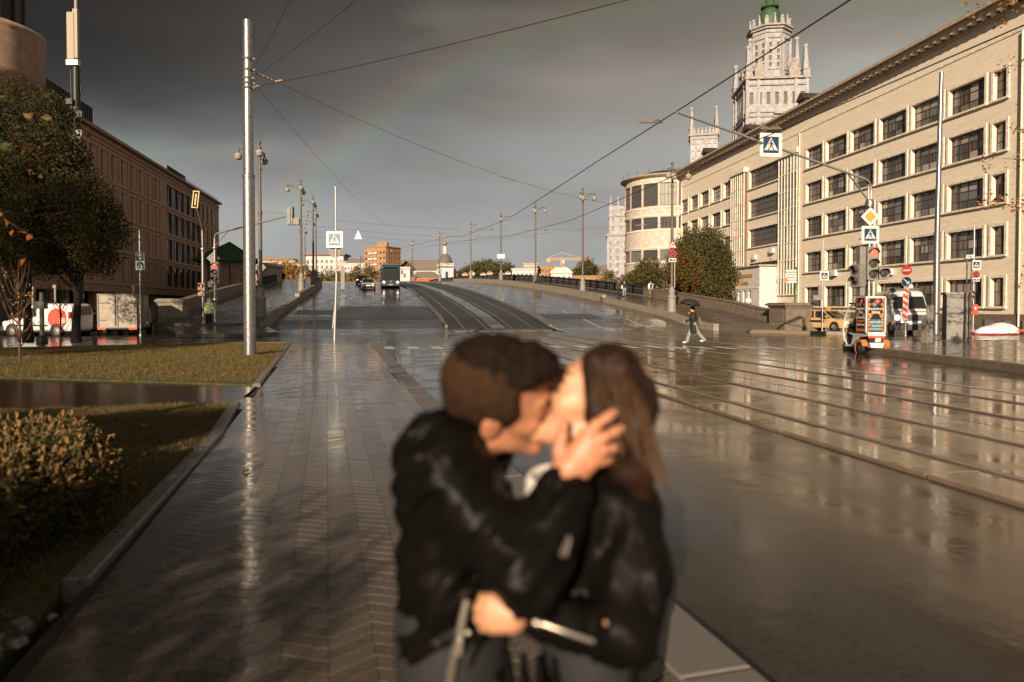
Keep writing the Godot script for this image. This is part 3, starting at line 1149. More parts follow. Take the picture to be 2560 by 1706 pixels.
func build_right_side() -> void:
	var t := thing("office_building","long cream five storey building with gridded brown windows and a heavy dentilled cornice","building")
	t.transform = Transform3D(Basis(Vector3(0.125,0,0.992),Vector3.UP,Vector3(-0.992,0,0.125)),Vector3(28.58,-0.1,-RB_FAR))
	var w := rb(38.0)
	var h := 23.4
	var near := [[77.7,74.6],[73.9,70.3],[69.6,66.0],[65.2,61.6],[60.9,57.3],[56.6,53.0],[52.2,51.0],[47.2,43.6]]
	var far := [[115.6,112.7],[111.6,108.5],[107.5,104.4],[103.3,100.2],[99.2,96.4]]
	var sills := [1.7,5.6,9.5,13.4,17.3]
	var holes := []
	var plan := []
	for q in near:
		for y in sills:
			var r := Rect2(rb(q[0]),y,rb(q[1]) - rb(q[0]),2.15)
			holes.append(r)
			plan.append([r,q[0] < 75.0 and q[0] > 50.0])
	for q in far:
		for k in 4:
			var r := Rect2(rb(q[0]),sills[k + (1 if k < 3 else 1)] - 0.0,rb(q[1]) - rb(q[0]),2.15)
			holes.append(r)
			plan.append([r,false])
	var wide := []
	for y in [5.0,9.5,13.4,17.3]:
		var r := Rect2(rb(91.4),y,rb(83.9) - rb(91.4),2.35)
		holes.append(r)
		wide.append(r)
	put("wall",wall(w,h,holes,0.38).mesh(),"facade",t)
	var panes := 0
	for q in plan:
		var r: Rect2 = q[0]
		var ground: bool = r.position.y < 2.0
		var small := r.size.x < 2.0
		var single: bool = q[1] and panes < 290
		var o := window(t,r,0.32,2 if small else (5 if ground else 4),2 if ground else 3,"frame_red",["glass","glass","glass_mid","glass_mid","glass_pale"] if not ground else ["glass_mid","glass_pale","glass"],single,0.045,not ground)
		if single:
			panes += (2 if small else (5 if ground else 4))*(2 if ground else 3)
		_surround(o,r)
	for r in wide:
		var o := window(t,r,0.32,9,3,"frame_red",["glass","glass_mid"],false,0.05)
		_surround(o,r)
	# two glazed stair strips running up the front
	for q in [[83.55,79.4,19.5,0.0],[96.0,92.0,19.7,0.28]]:
		var x0 := rb(q[0])
		var x1 := rb(q[1])
		var f := B.new()
		var ww := x1 - x0
		var top: float = q[2]
		var proud: float = q[3]
		f.box(Vector3((x0 + x1)/2,top/2 + 1.5,proud/2 + 0.02),Vector3(ww,top - 3.0,proud + 0.16))
		var o := put("stair_window",f.mesh(),"frame_bronze",t)
		var fr := B.new()
		for k in 7:
			fr.box(Vector3(x0 + 0.06 + (ww - 0.12)*k/6.0,top/2 + 1.5,proud + 0.16),Vector3(0.085,top - 3.0,0.14))
		for k in 9:
			fr.box(Vector3((x0 + x1)/2,3.05 + (top - 3.1)*k/8.0,proud + 0.15),Vector3(ww,0.12,0.11))
		put("mullions",fr.mesh(),"trim",o)
		for k in 6:
			for j in 8:
				var q2 := B.new()
				q2.box(Vector3.ZERO,Vector3((ww - 0.12)/6.0 - 0.085,(top - 3.1)/8.0 - 0.12,0.02))
				put("pane",q2.mesh(),["glass","glass_mid","glass","glass_mid","glass_pale"][rng.randi() % 5],o,Transform3D(Basis(Vector3.UP,rng.randf_range(-0.015,0.015)),Vector3(x0 + 0.06 + (ww - 0.12)*(k + 0.5)/6.0,3.05 + (top - 3.1)*(j + 0.5)/8.0,proud + 0.12)))
		f = B.new()
		f.box(Vector3((x0 + x1)/2,top + 0.22,proud/2 + 0.16),Vector3(ww + 0.5,0.42,proud + 0.5))
		f.box(Vector3((x0 + x1)/2,top + 0.55,proud/2 + 0.10),Vector3(ww + 0.2,0.24,proud + 0.3))
		put("cap",f.mesh(),"trim",o)
	# body,string course,cornice,roof
	var b := B.new()
	b.box(Vector3(w/2,h/2 - 0.2,-8.2),Vector3(w,h - 0.8,15.4))
	put("body",b.mesh(),"plaster",t)
	b = B.new()
	b.box(Vector3(w/2,21.75,0.03),Vector3(w,0.16,0.06))
	put("string_course",b.mesh(),"trim",t)
	b = B.new()
	b.box(Vector3(w/2 - 0.3,23.5,-0.1),Vector3(w + 0.6,0.3,0.9))
	b.box(Vector3(w/2 - 0.3,23.95,0.28),Vector3(w + 0.6,0.18,1.66))
	b.box(Vector3(w/2 - 0.3,24.15,0.42),Vector3(w + 0.6,0.22,1.94))
	put("cornice",b.mesh(),"cornice",t)
	b = B.new()
	var x := 0.3
	while x < w:
		b.box(Vector3(x,23.72,0.62),Vector3(0.34,0.27,0.62))
		x += 0.92
	put("dentils",b.mesh(),"trim",t).set_meta("kind","stuff")
	b = B.new()
	b.quad(Vector3(-0.6,24.27,1.4),Vector3(w,24.27,1.4),Vector3(w,27.0,-8),Vector3(-0.6,27.0,-8))
	b.quad(Vector3(w,24.27,-17),Vector3(-0.6,24.27,-17),Vector3(-0.6,27.0,-8),Vector3(w,27.0,-8))
	b.tri(Vector3(-0.6,24.27,-17),Vector3(-0.6,24.27,1.4),Vector3(-0.6,27.0,-8))
	put("roof",b.mesh(),"roof_tin",t)
	for k in 3:
		b = B.new()
		var at := Vector3(8.0 + k*14.0,25.2,-2.0)
		b.box(at,Vector3(1.5,1.3,2.4))
		b.prism(P2([-1.0,0.6,1.0,0.6,0.0,1.5]),2.8,Transform3D(Basis(),at + Vector3(0,0,1.4)))
		put("dormer",b.mesh(),"roof_tin",t)
	# plinth,rain pipes,air conditioners
	b = B.new()
	b.box(Vector3(w/2,0.55,0.06),Vector3(w,1.1,0.12))
	put("plinth",b.mesh(),"granite",t)
	for zf in [49.6,79.0,115.2]:
		b = B.new()
		b.rod(Vector3(rb(zf),0.2,0.14),Vector3(rb(zf),21.6,0.14),0.07)
		for k in 6:
			b.box(Vector3(rb(zf),1.5 + k*4.0,0.07),Vector3(0.22,0.06,0.14))
		put("rain_pipe",b.mesh(),"trim",t)
	for q in [[89.5,8.1],[72.0,5.2],[63.4,4.9],[85.0,8.6]]:
		b = B.new()
		b.box(Vector3(rb(q[0]),q[1],0.25),Vector3(0.9,0.6,0.36))
		b.lathe(Vector3(rb(q[0]) - 0.12,q[1],0.44),[[0.22,0.0],[0.20,0.02],[0.001,0.02]],10,0,TAU,Basis(Vector3.RIGHT,PI/2))
		put("air_conditioner",b.mesh(),"sign_white",t)
	_round_end()
	_portal()
	# steps and railing in front,by the parked taxi
	var rail := thing("handrail","thin white handrail along the cream wall behind the taxi","handrail")
	b = B.new()
	for k in 8:
		var p := _rb_world(82.0 - k*2.0,1.4)
		b.rod(p,p + Vector3(0,1.25,0),0.03)
	b.bar(_rb_world(82.0,1.4) + Vector3(0,1.2,0),_rb_world(68.0,1.4) + Vector3(0,1.2,0),0.05)
	put("rails",b.mesh(),"sign_white",rail)

func _rb_world(zf: float,out: float) -> Vector3:
	return Vector3(43.2 - 0.126*zf - 0.992*out,-0.1,-zf + 0.125*out)

func _surround(o: Node3D,r: Rect2) -> void:
	var b := B.new()
	var w := r.size.x
	var h := r.size.y
	for s in [-1,1]:
		b.box(Vector3(s*(w/2 + 0.11),0.0,0.36),Vector3(0.22,h + 0.44,0.09))
	b.box(Vector3(0,h/2 + 0.11,0.358),Vector3(w,0.22,0.086))
	b.box(Vector3(0,-h/2 - 0.10,0.42),Vector3(w + 0.56,0.15,0.24))
	put("surround",b.mesh(),"trim",o)

func _round_end() -> void:
	var t := thing("rounded_wing","round cream end tower with bands of tall windows behind the trees","building",Vector3(28.3,-0.1,-124.0),-0.22)
	var r := 7.7
	var hw := r*1.95
	var h := 24.0
	var holes := []
	var wins := []
	for q in [[18.9,3.9,8],[15.0,2.0,7],[9.5,1.9,7],[5.6,1.9,7]]:
		for k in 9:
			var x0 := -hw + 1.2 + k*(2.0*hw - 2.0)/9.0
			var rect := Rect2(x0,q[0],(2.0*hw - 2.0)/9.0 - 0.42,q[1])
			holes.append(rect)
			wins.append(rect)
	put("wall",wall(hw,h,holes,0.3,r,0.0,-hw).mesh(),"plaster",t)
	for rect in wins:
		window(t,rect,0.22,4,2 if rect.size.y > 3.0 else 1,"frame_red",["glass_mid","glass_mid","glass_pale","glass"] if rect.size.y > 3.0 else ["glass","glass_mid"],false,0.06,false,r)
	var b := B.new()
	b.lathe(Vector3.ZERO,[[r - 0.5,0.0],[r - 0.5,h]],28)
	put("core",b.mesh(),"glass_black",t)
	b = B.new()
	b.lathe(Vector3.ZERO,[[r,h - 0.3],[r + 0.5,h - 0.1],[r + 0.9,h + 0.1],[r + 0.9,h + 0.3],[r + 0.2,h + 0.35]],36)
	put("cornice",b.mesh(),"cornice",t)
	b = B.new()
	b.lathe(Vector3.ZERO,[[r + 0.3,h + 0.3],[r*0.5,h + 1.6],[0.01,h + 2.1]],30)
	put("roof",b.mesh(),"roof_tin",t)
	b = B.new()
	for k in 12:
		var a := -1.6 + k*0.3
		var p := Vector3(sin(a)*(r + 0.5),h + 0.3,cos(a)*(r + 0.5))
		b.rod(p,p + Vector3(0,0.9,0),0.035,-1.0,5)
	put("roof_rail",b.mesh(),"dark_metal",t)
	for q in [18.55,14.7,9.2,5.3,17.3,11.7]:
		b = B.new()
		b.lathe(Vector3.ZERO,[[r,q - 0.1],[r + 0.12,q - 0.08],[r + 0.12,q + 0.08],[r,q + 0.1]],36)
		put("band",b.mesh(),"trim",t)

func _portal() -> void:
	# white entrance block with gilt lettering and tall doors
	var t := thing("entrance_portal","white stone entrance block with gilt lettering and narrow gilt doors","building entrance")
	t.transform = Transform3D(Basis(Vector3(0.125,0,0.992),Vector3.UP,Vector3(-0.992,0,0.125)),_rb_world(93.0,0.0))
	var w := rb(84.0) - rb(93.0)
	var d := 2.3
	var holes := []
	for k in 4:
		holes.append(Rect2(1.75 + k*1.45,0.5,0.75,3.2))
	var xf := Transform3D(Basis(),Vector3(0,0,d))
	put("wall",wall(w,6.6,holes,0.3).mesh(),"white_stone",t,xf)
	for k in 4:
		var b := B.new()
		b.box(Vector3(0,0,0),Vector3(0.75,3.2,0.08))
		var o := put("door",b.mesh(),"frame_bronze",t,Transform3D(Basis(),Vector3(1.75 + k*1.45 + 0.375,2.1,d - 0.26)))
		b = B.new()
		for s in [-1,1]:
			b.box(Vector3(s*0.17,0.2,0.05),Vector3(0.26,2.4,0.02))
		put("pane",b.mesh(),"glass_mid",o)
	var b := B.new()
	b.quad(Vector3(0,0,0),Vector3(0,0,d),Vector3(0,6.6,d),Vector3(0,6.6,0))
	b.quad(Vector3(w,0,d),Vector3(w,0,0),Vector3(w,6.6,0),Vector3(w,6.6,d))
	b.quad(Vector3(0,6.6,d),Vector3(w,6.6,d),Vector3(w,6.6,0),Vector3(0,6.6,0))
	put("side",b.mesh(),"white_stone",t)
	b = B.new()
	b.box(Vector3(w/2,6.72,d/2),Vector3(w + 0.5,0.2,d + 0.5))
	put("cornice",b.mesh(),"cornice",t)
	b = B.new()
	b.box(Vector3(w/2,3.98,d + 0.03),Vector3(w,0.1,0.06))
	put("string_course",b.mesh(),"trim",t)
	for q in [["ВЫСШЕЕ УПРАВЛЕНИЕ",5.6,0.62],["ЦЕНТР СЛУЖБЫ",4.7,0.62]]:
		put("lettering",text_mesh(q[0],q[2]*0.9,0.08),"gold_letter",t,Transform3D(Basis(),Vector3(w/2 - 0.3,q[1] - 0.05,d + 0.05)))
	for x in [0.9,w - 1.6]:
		b = B.new()
		b.rod(Vector3(x,1.0,d + 0.1),Vector3(x + 0.5,1.8,d + 0.9),0.05)
		b.ball(Vector3(x + 0.5,2.35,d + 0.9),0.42,10)
		put("globe_lamp",b.mesh(),"sign_white",t)

# ---------------------------------------------------------------- left side
func build_left_side() -> void:
	# brown office block in the shade
	var t := thing("office_block","brown five storey block with deep vertical windows, its front in shade, left of the bridge","building")
	# the front runs from (-36.6,41) away to (-50.4,117.5); local x runs away from the camera
	var dir := Vector3(-0.177,0,-0.984)
	t.transform = Transform3D(Basis(dir,Vector3.UP,Vector3(0.984,0,-0.177)),Vector3(-38.3,-0.1,-50.0))
	var w := 69.0
	var h := 19.2
	var holes := []
	var plan := []
	for row in 4:
		var y := 4.3 + row*3.57
		var x := 1.2
		var k := 0
		while x < w - 2.4:
			var ww := 2.05 if x < 39.0 else (2.42 if x < 55.0 else (1.75 if x < 63.5 else 0.9))
			holes.append(Rect2(x,y,ww,2.75))
			plan.append([Rect2(x,y,ww,2.75),x])
			x += 2.7 if x < 37.0 else (2.8 if x < 54.5 else 2.65)
			if x > 37.5 and x < 41.0:
				x = 41.0
			k += 1
	put("wall",wall(w,h,holes,0.26,0.0,3.2).mesh(),"brown_block",t)
	for q in plan:
		var r: Rect2 = q[0]
		var x: float = q[1]
		window(t,r,0.22,1 if r.size.x < 2.2 else 2,1,"frame_dark",["glass_black"] if x < 58.0 else ["glass_black","glass_mid"],false,0.04)
		if x < 39.0:
			# blind panel that fills the far half of each bay
			var pb := B.new()
			pb.box(Vector3(r.position.x + r.size.x - 0.66,r.position.y + r.size.y/2,-0.24),Vector3(1.3,r.size.y - 0.02,0.3))
			put("panel",pb.mesh(),"brown_block",t)
		elif x > 55.0:
			var pb := B.new()
			pb.box(Vector3(r.position.x + 0.2,r.position.y + r.size.y/2,-0.1),Vector3(0.3,r.size.y - 0.02,0.3))
			put("panel",pb.mesh(),"trim",t)  # pale strip paints the lit look of these window reveals
	var b := B.new()
	b.box(Vector3(w/2,11.2,-8.0),Vector3(w,15.8,14.4))
	put("body",b.mesh(),"brown_trim",t)
	b = B.new()
	b.quad(Vector3(w,3.2,0),Vector3(w,3.2,-15.2),Vector3(w,h,-15.2),Vector3(w,h,0))
	put("gable",b.mesh(),"brown_block",t)
	b = B.new()
	b.box(Vector3(w/2,h + 0.14,-7.4),Vector3(w + 0.7,0.28,15.8))
	b.box(Vector3(w/2,h - 0.5,0.07),Vector3(w,0.14,0.14))
	put("parapet",b.mesh(),"brown_trim",t)
	b = B.new()
	for k in 5:
		b.box(Vector3(w/2,3.98 + k*3.57,0.05),Vector3(w,0.12,0.10))
	put("string_course",b.mesh(),"brown_trim",t)
	b = B.new()
	b.box(Vector3(w/2,3.4,0.1),Vector3(w,0.5,0.2))
	for k in 34:
		b.box(Vector3(1.0 + k*2.0,3.55,0.22),Vector3(0.4,0.16,0.04))
	put("fascia",b.mesh(),"brown_trim",t)
	# recessed ground floor with columns and dark glass
	b = B.new()
	b.box(Vector3(w/2,1.6,-5.0),Vector3(w,3.2,8.0))
	put("ground_floor",b.mesh(),"glass_black",t)
	for k in 23:
		b = B.new()
		b.box(Vector3(1.0 + k*3.0,1.6,-0.5),Vector3(0.55,3.2,0.55))
		put("column",b.mesh(),"brown_trim",t)
	b = B.new()
	for k in 46:
		b.rod(Vector3(w - 22.0 + k*0.45,h + 0.28,0.1),Vector3(w - 22.0 + k*0.45,h + 0.75,0.1),0.02,-1.0,4)
	b.bar(Vector3(w - 22.0,h + 0.75,0.1),Vector3(w - 1.0,h + 0.75,0.1),0.04)
	b.bar(Vector3(2.0,h + 0.6,0.0),Vector3(w - 22.0,h + 0.6,0.0),0.04)
	put("roof_rail",b.mesh(),"dark_metal",t)
	for q in [[11.0,14.0,3.6,8.0],[41.5,5.5,1.9,6.0],[50.0,9.0,2.6,7.0],[0.0,9.0,5.0,8.0]]:
		b = B.new()
		b.box(Vector3(q[0] + q[1]/2,h + 0.28 + q[2]/2,-2.6 - q[3]/2),Vector3(q[1],q[2],q[3]))
		for k in int(q[1]/0.5):
			b.box(Vector3(q[0] + 0.25 + k*0.5,h + 0.28 + q[2]/2,-2.58),Vector3(0.12,q[2],0.1))
		put("plant_room",b.mesh(),"dark_metal",t)
	# tower house at the left edge with a round balcony
	t = thing("corner_house","dark house corner with a rounded brown balcony at the upper left","building",Vector3(-37.2,-0.1,-45.5))
	b = B.new()
	b.box(Vector3(-5.2,12.5,-1.0),Vector3(9.6,25.0,6.0))
	put("wall",b.mesh(),"brown_trim",t)
	b = B.new()
	b.lathe(Vector3(0.6,0,-1.0),[[3.0,0.0],[3.0,26.0]],20)
	put("bay",b.mesh(),"dark_metal",t)
	b = B.new()
	for k in 16:
		var a := TAU*k/16
		b.box(Vector3(0.6 + cos(a)*3.02,23.0,-1.0 + sin(a)*3.02),Vector3(0.22,4.4,0.22),Basis(Vector3.UP,-a))
	put("mullion",b.mesh(),"frame_dark",t)
	b = B.new()
	b.lathe(Vector3(0.6,0,-1.0),[[0.7,15.4],[3.3,16.0],[4.0,16.9],[4.2,17.3],[4.2,19.9],[4.3,20.0],[4.3,20.3],[3.0,20.3]],28)
	put("balcony",b.mesh(),"brown_trim",t)
	# telecom mast in front of the block
	t = thing("telecom_mast","tall telecom mast with a beige panel antenna and clusters of small boxes, at the left","mast",Vector3(-27.9,-0.8,-44.0))
	b = B.new()
	b.rod(Vector3.ZERO,Vector3(0,18.0,0),0.30,0.22,10)
	for k in 9:
		b.rod(Vector3(0.3,1.0 + k*1.9,0),Vector3(0.3,1.3 + k*1.9,0),0.05,-1.0,5)
	b.rod(Vector3(-0.26,9.0,0.1),Vector3(-0.26,17.5,0.1),0.06,-1.0,6)
	put("pole",b.mesh(),"dark_metal",t)
	b = B.new()
	b.rod(Vector3(0.05,18.0,0),Vector3(0.05,25.0,0),0.11,0.09,8)
	put("top_pole",b.mesh(),"panel_beige",t)
	for q in [[-0.16,19.6,0.44,2.95,0.30],[0.12,19.75,0.30,3.1,0.26]]:
		b = B.new()
		b.prism(round_rect2(q[2],q[3],0.05),0.24,Transform3D(Basis(),Vector3(q[0],q[1],q[4])))
		put("antenna",b.mesh(),"panel_beige",t)
	b = B.new()
	b.box(Vector3(-0.05,17.9,0.2),Vector3(0.75,0.34,0.3))
	put("bracket",b.mesh(),"sign_white",t)
	for q in [[0.28,13.3,0.62,0.60],[0.45,11.0,0.22,0.95],[-0.05,9.7,0.32,0.25],[0.5,8.5,0.34,0.26],[0.5,7.8,0.2,0.3],[-0.2,15.4,0.4,0.35],[0.45,14.6,0.35,0.4],[-0.35,10.8,0.2,0.3]]:
		b = B.new()
		b.box(Vector3(q[0],q[1],0.35),Vector3(q[2],q[3],0.24))
		b.box(Vector3(q[0],q[1],0.2),Vector3(0.08,q[3]*0.7,0.2))
		put("radio_unit",b.mesh(),"panel_beige" if q[1] < 14.0 else "dark_metal",t)
	# small green-roofed pavilion below the bridge
	t = thing("pavilion","small brown pavilion with a green tin hipped roof beside the brown block","pavilion",Vector3(-36.334,1.909,-88)*Vector3(1,0,1) + Vector3(0,1.0,0),0.2)
	b = B.new()
	b.box(Vector3(0,3.0,0),Vector3(5.4,6.4,6.0))
	put("wall",b.mesh(),"brown_trim",t)
	b = B.new()
	b.lathe(Vector3(0,6.2,0),[[5.4,0.0],[5.3,0.12],[0.05,2.7]],4,PI/4,PI/4 + TAU)
	put("roof",b.mesh(),"copper_green",t)
	for x in [-1.9,0.6,2.6]:
		b = B.new()
		b.rod(Vector3(x,0.2,3.06),Vector3(x,6.1,3.06),0.07,-1.0,6)
		put("rain_pipe",b.mesh(),"dark_metal",t)

# ---------------------------------------------------------------- high-rise towers
var boxes := {}

func box_mesh(w: float,h: float,d: float) -> ArrayMesh:
	var key := "%.3f %.3f %.3f" % [w,h,d]
	if not boxes.has(key):
		boxes[key] = B.new().box(Vector3.ZERO,Vector3(w,h,d)).mesh()
	return boxes[key]

func faced(t: Node3D,plan: Array,y0: float,y1: float,faces: Array,wall_mat: String,win_mat: String,deep := 0.25,first := 0) -> void:
	# an upright block over a plan (Vector2 corners,anticlockwise from above); faces: per edge [columns,rows,window width,window height,bottom margin,top margin] or null
	for k in plan.size():
		var a: Vector2 = plan[k]
		var e: Vector2 = plan[(k + 1) % plan.size()]
		var w := a.distance_to(e)
		var d := (e - a)/w
		var x := Vector3(d.x,0,-d.y)
		var xf := Transform3D(Basis(x,Vector3.UP,x.cross(Vector3.UP)),Vector3(a.x,y0,-a.y))
		var holes := []
		var f = faces[k] if k < faces.size() else null
		if f != null:
			var cols: int = f[0]
			var rows: int = f[1]
			var pair: float = f[6] if f.size() > 6 else 0.0
			for i in cols:
				for j in rows:
					var cx := w*(i + 0.5)/cols + (pair*(1 if i % 2 == 0 else -1))
					var cy: float = f[4] + (y1 - y0 - f[4] - f[5])*(j + 0.5)/rows
					var r := Rect2(cx - f[2]/2,cy - f[3]/2,f[2],f[3])
					holes.append(r)
					put("window",box_mesh(f[2],f[3],0.06),win_mat,t,xf*Transform3D(Basis(),Vector3(cx,cy,-deep + 0.05)))
		put("wall",wall(w,y1 - y0,holes,deep).mesh(),wall_mat,t,xf)
	var p := PackedVector3Array()
	for q in plan:
		p.append(Vector3(q.x,y1,-q.y))
	put("roof",B.new().sheet(p).mesh(),wall_mat,t)

func rect_plan(w: float,d: float,turn := 0.0) -> Array:
	# corners with the front edge (towards the camera) first,from left to right
	var out := []
	for q in [[-w/2,-d/2],[w/2,-d/2],[w/2,d/2],[-w/2,d/2]]:
		out.append(Vector2(q[0],q[1]).rotated(turn))
	return out

func band(plan: Array,y: float,h: float,out: float) -> B:
	var b := B.new()
	for k in plan.size():
		var a: Vector2 = plan[k]*(1.0 + out/plan[k].length())
		var e: Vector2 = plan[(k + 1) % plan.size()]*(1.0 + out/plan[(k + 1) % plan.size()].length())
		var a3 := Vector3(a.x,y,-a.y)
		var e3 := Vector3(e.x,y,-e.y)
		var up := Vector3(0,h,0)
		b.quad(a3,e3,e3 + up,a3 + up)
		var a4 := Vector3(plan[k].x,y + h,-plan[k].y)*Vector3(0.9,1,0.9)
		var e4 := Vector3(plan[(k + 1) % plan.size()].x,y + h,-plan[(k + 1) % plan.size()].y)*Vector3(0.9,1,0.9)
		b.quad(a3 + up,e3 + up,e4,a4)
		a4.y = y
		e4.y = y
		b.quad(e3,a3,a4,e4)
	return b

func pinnacle(t: Node3D,at: Vector3,w: float,h: float) -> void:
	var b := B.new()
	b.box(at + Vector3(0,h*0.1,0),Vector3(w,h*0.2,w))
	b.box(at + Vector3(0,h*0.215,0),Vector3(w*1.25,h*0.03,w*1.25))
	b.lathe(at,[[w*0.62,h*0.23],[w*0.30,h*0.86],[w*0.42,h*0.88],[w*0.42,h*0.90]],4,PI/4,PI/4 + TAU)
	b.ball(at + Vector3(0,h*0.95,0),w*0.42,8)
	put("pinnacle",b.mesh(),"tower_stone",t)

func build_towers() -> void:
	var t := thing("high_rise_tower","ornate white stepped high-rise tower with a green dome above the long building's roof","tower",Vector3(144.838,1.6,-387)*Vector3(1,0,1))
	var turn := -0.10
	var lower := rect_plan(32.0,32.0,turn)
	faced(t,lower,0.0,104.0,[[10,24,1.6,2.2,2.0,2.0,0.5],null,null,[10,24,1.6,2.2,2.0,2.0,0.5]],"tower_stone","tower_window",0.5)
	faced(t,rect_plan(31.4,31.4,turn),104.0,125.0,[[7,1,1.9,6.5,5.0,5.5],null,null,[7,1,1.3,6.0,5.0,5.5]],"tower_stone","tower_window",0.8)
	for q in [[104.0,1.0,1.0],[106.5,0.5,0.5],[121.0,0.8,0.7],[124.4,1.2,1.6],[97.0,0.6,0.6]]:
		put("cornice",band(lower,q[0],q[1],q[2]).mesh(),"tower_trim",t)
	# buttress strips on the front faces
	var b := B.new()
	var bs := Basis(Vector3.UP,turn)
	for x in [-15.6,-9.8,9.8,15.6]:
		b.box(bs*Vector3(x,62.5,15.9),Vector3(1.6,125.0,1.2),bs)
		b.box(bs*Vector3(-15.9,62.5,x),Vector3(1.2,125.0,1.6),bs)
	b.box(bs*Vector3(3.0,52.0,16.6),Vector3(9.0,104.0,2.4),bs)
	b.box(bs*Vector3(3.0,106.0,16.6),Vector3(9.6,1.4,3.0),bs)
	put("buttresses",b.mesh(),"tower_stone",t)
	b = B.new()
	for q in [[-15,15],[15,15],[-15,-15],[15,-15]]:
		pinnacle(t,bs*Vector3(q[0],125.5,q[1]),3.4,17.0)
	for q in [[-12.5,8.0],[12.5,8.0]]:
		pinnacle(t,bs*Vector3(q[0],125.5,q[1]),3.2,24.0)
	# sculpted groups and gables on the shoulders
	for q in [[-9.0,14.0],[9.0,14.0],[-14.0,0.0],[-14.5,8.0],[14.0,2.0]]:
		b = B.new()
		var at := bs*Vector3(q[0],125.5,q[1])
		b.box(at + Vector3(0,2.6,0),Vector3(5.0,5.2,2.6),bs)
		b.box(at + Vector3(0,6.6,0),Vector3(3.2,3.0,2.0),bs)
		b.ball(at + Vector3(-2.4,6.4,0),0.9,8,1.4)
		b.ball(at + Vector3(2.4,6.4,0),0.9,8,1.4)
		b.ball(at + Vector3(0,9.2,0),1.1,8,1.6)
		put("sculpture",b.mesh(),"tower_trim",t)
	# octagonal upper tower
	var oct := []
	for k in 8:
		oct.append(Vector2(cos(TAU*(k + 0.5)/8 - PI/2 - 0.1),sin(TAU*(k + 0.5)/8 - PI/2 - 0.1))*10.9)
	var f := [2,4,1.45,2.4,7.0,8.5,0.0]
	faced(t,oct,125.5,155.5,[f,f,f,f,f,f,f,f],"tower_stone","tower_window",0.6)
	b = B.new()
	for k in 8:
		var c: Vector2 = oct[k]*1.0
		b.box(Vector3(c.x,138.0,-c.y),Vector3(1.5,25.0,1.5),Basis(Vector3.UP,atan2(c.x,-c.y)))
	put("buttresses",b.mesh(),"tower_stone",t)
	for q in [[148.6,0.7,0.7],[151.6,0.5,0.5],[153.8,0.9,1.2],[155.2,1.0,1.9],[131.5,0.5,0.5]]:
		put("cornice",band(oct,q[0],q[1],q[2]).mesh(),"tower_trim",t)
	b = B.new()
	for k in 16:
		var a := TAU*k/16 + 0.1
		if k % 2 == 0:
			pinnacle(t,Vector3(cos(a)*10.6,156.2,sin(a)*10.6),1.5,5.6)
		else:
			b = B.new()
			b.box(Vector3(cos(a)*10.6,158.0,sin(a)*10.6),Vector3(2.0,3.6,1.0),Basis(Vector3.UP,PI/2 - a))
			b.ball(Vector3(cos(a)*10.6,160.4,sin(a)*10.6),1.0,8)
			put("merlon",b.mesh(),"tower_stone",t)
	b = B.new()
	b.lathe(Vector3.ZERO,[[6.2,155.0],[6.2,159.0],[6.6,160.0],[6.2,163.0],[5.0,166.5],[3.2,168.4],[2.9,169.2]],20)
	put("dome",b.mesh(),"copper_green",t)
	b = B.new()
	for k in 10:
		var a := TAU*k/10
		b.rod(Vector3(cos(a)*4.4,168.6,sin(a)*4.4),Vector3(cos(a)*4.6,173.0,sin(a)*4.6),0.4,0.25,6)
	b.lathe(Vector3.ZERO,[[3.0,168.2],[5.0,168.8],[5.0,169.6],[2.6,170.2],[2.2,178.0],[0.9,192.0],[0.1,206.0]],12)
	put("spire",b.mesh(),"copper_green",t)
	# lower wings
	t = thing("high_rise_wing","pale lower wing of the high-rise with four corner obelisks, left of the main tower","tower",Vector3(107.56,1.6,-385)*Vector3(1,0,1))
	turn = -0.25
	var p := rect_plan(14.6,14.6,turn)
	faced(t,p,0.0,96.0,[[5,22,1.5,2.2,3.0,4.0],null,null,[3,22,1.4,2.2,3.0,4.0]],"tower_stone","tower_window",0.5)
	for q in [[93.6,0.6,0.5],[95.6,1.3,1.2],[77.0,0.7,0.6]]:
		put("cornice",band(p,q[0],q[1],q[2]).mesh(),"tower_trim",t)
	b = B.new()
	for q in [[-6.6,6.6],[6.6,6.6],[-6.6,-6.6],[6.6,-6.6]]:
		pinnacle(t,Basis(Vector3.UP,turn)*Vector3(q[0],96.5,q[1]),2.3,15.0)
	for k in 6:
		b = B.new()
		b.box(Basis(Vector3.UP,turn)*Vector3(-5.0 + k*2.0,97.6,7.2),Vector3(1.1,2.6,0.8),Basis(Vector3.UP,turn))
		b.ball(Basis(Vector3.UP,turn)*Vector3(-5.0 + k*2.0,99.4,7.2),0.7,8)
		put("merlon",b.mesh(),"tower_stone",t)
	t = thing("high_rise_wing","slim white block of the high-rise with a spiked crown, left of the rounded tower","tower",Vector3(54.505,1.6,-330)*Vector3(1,0,1))
	turn = -0.15
	p = rect_plan(17.0,15.0,turn)
	faced(t,p,0.0,35.5,[[5,9,1.2,1.9,2.0,2.5],null,null,null],"tower_stone","tower_window",0.4)
	p = rect_plan(15.0,13.0,turn)
	faced(t,p,35.5,49.0,[[4,3,1.3,2.1,1.0,0.8],null,null,null],"tower_stone","tower_window",0.4)
	put("cornice",band(rect_plan(17.0,15.0,turn),34.8,0.9,0.7).mesh(),"tower_trim",t)
	put("cornice",band(p,44.0,0.7,0.5).mesh(),"tower_trim",t)
	b = B.new()
	for k in 5:
		for z in [6.0,-6.0]:
			pinnacle(t,Basis(Vector3.UP,turn)*Vector3(-6.8 + k*3.4,49.0,z),1.0,5.0)

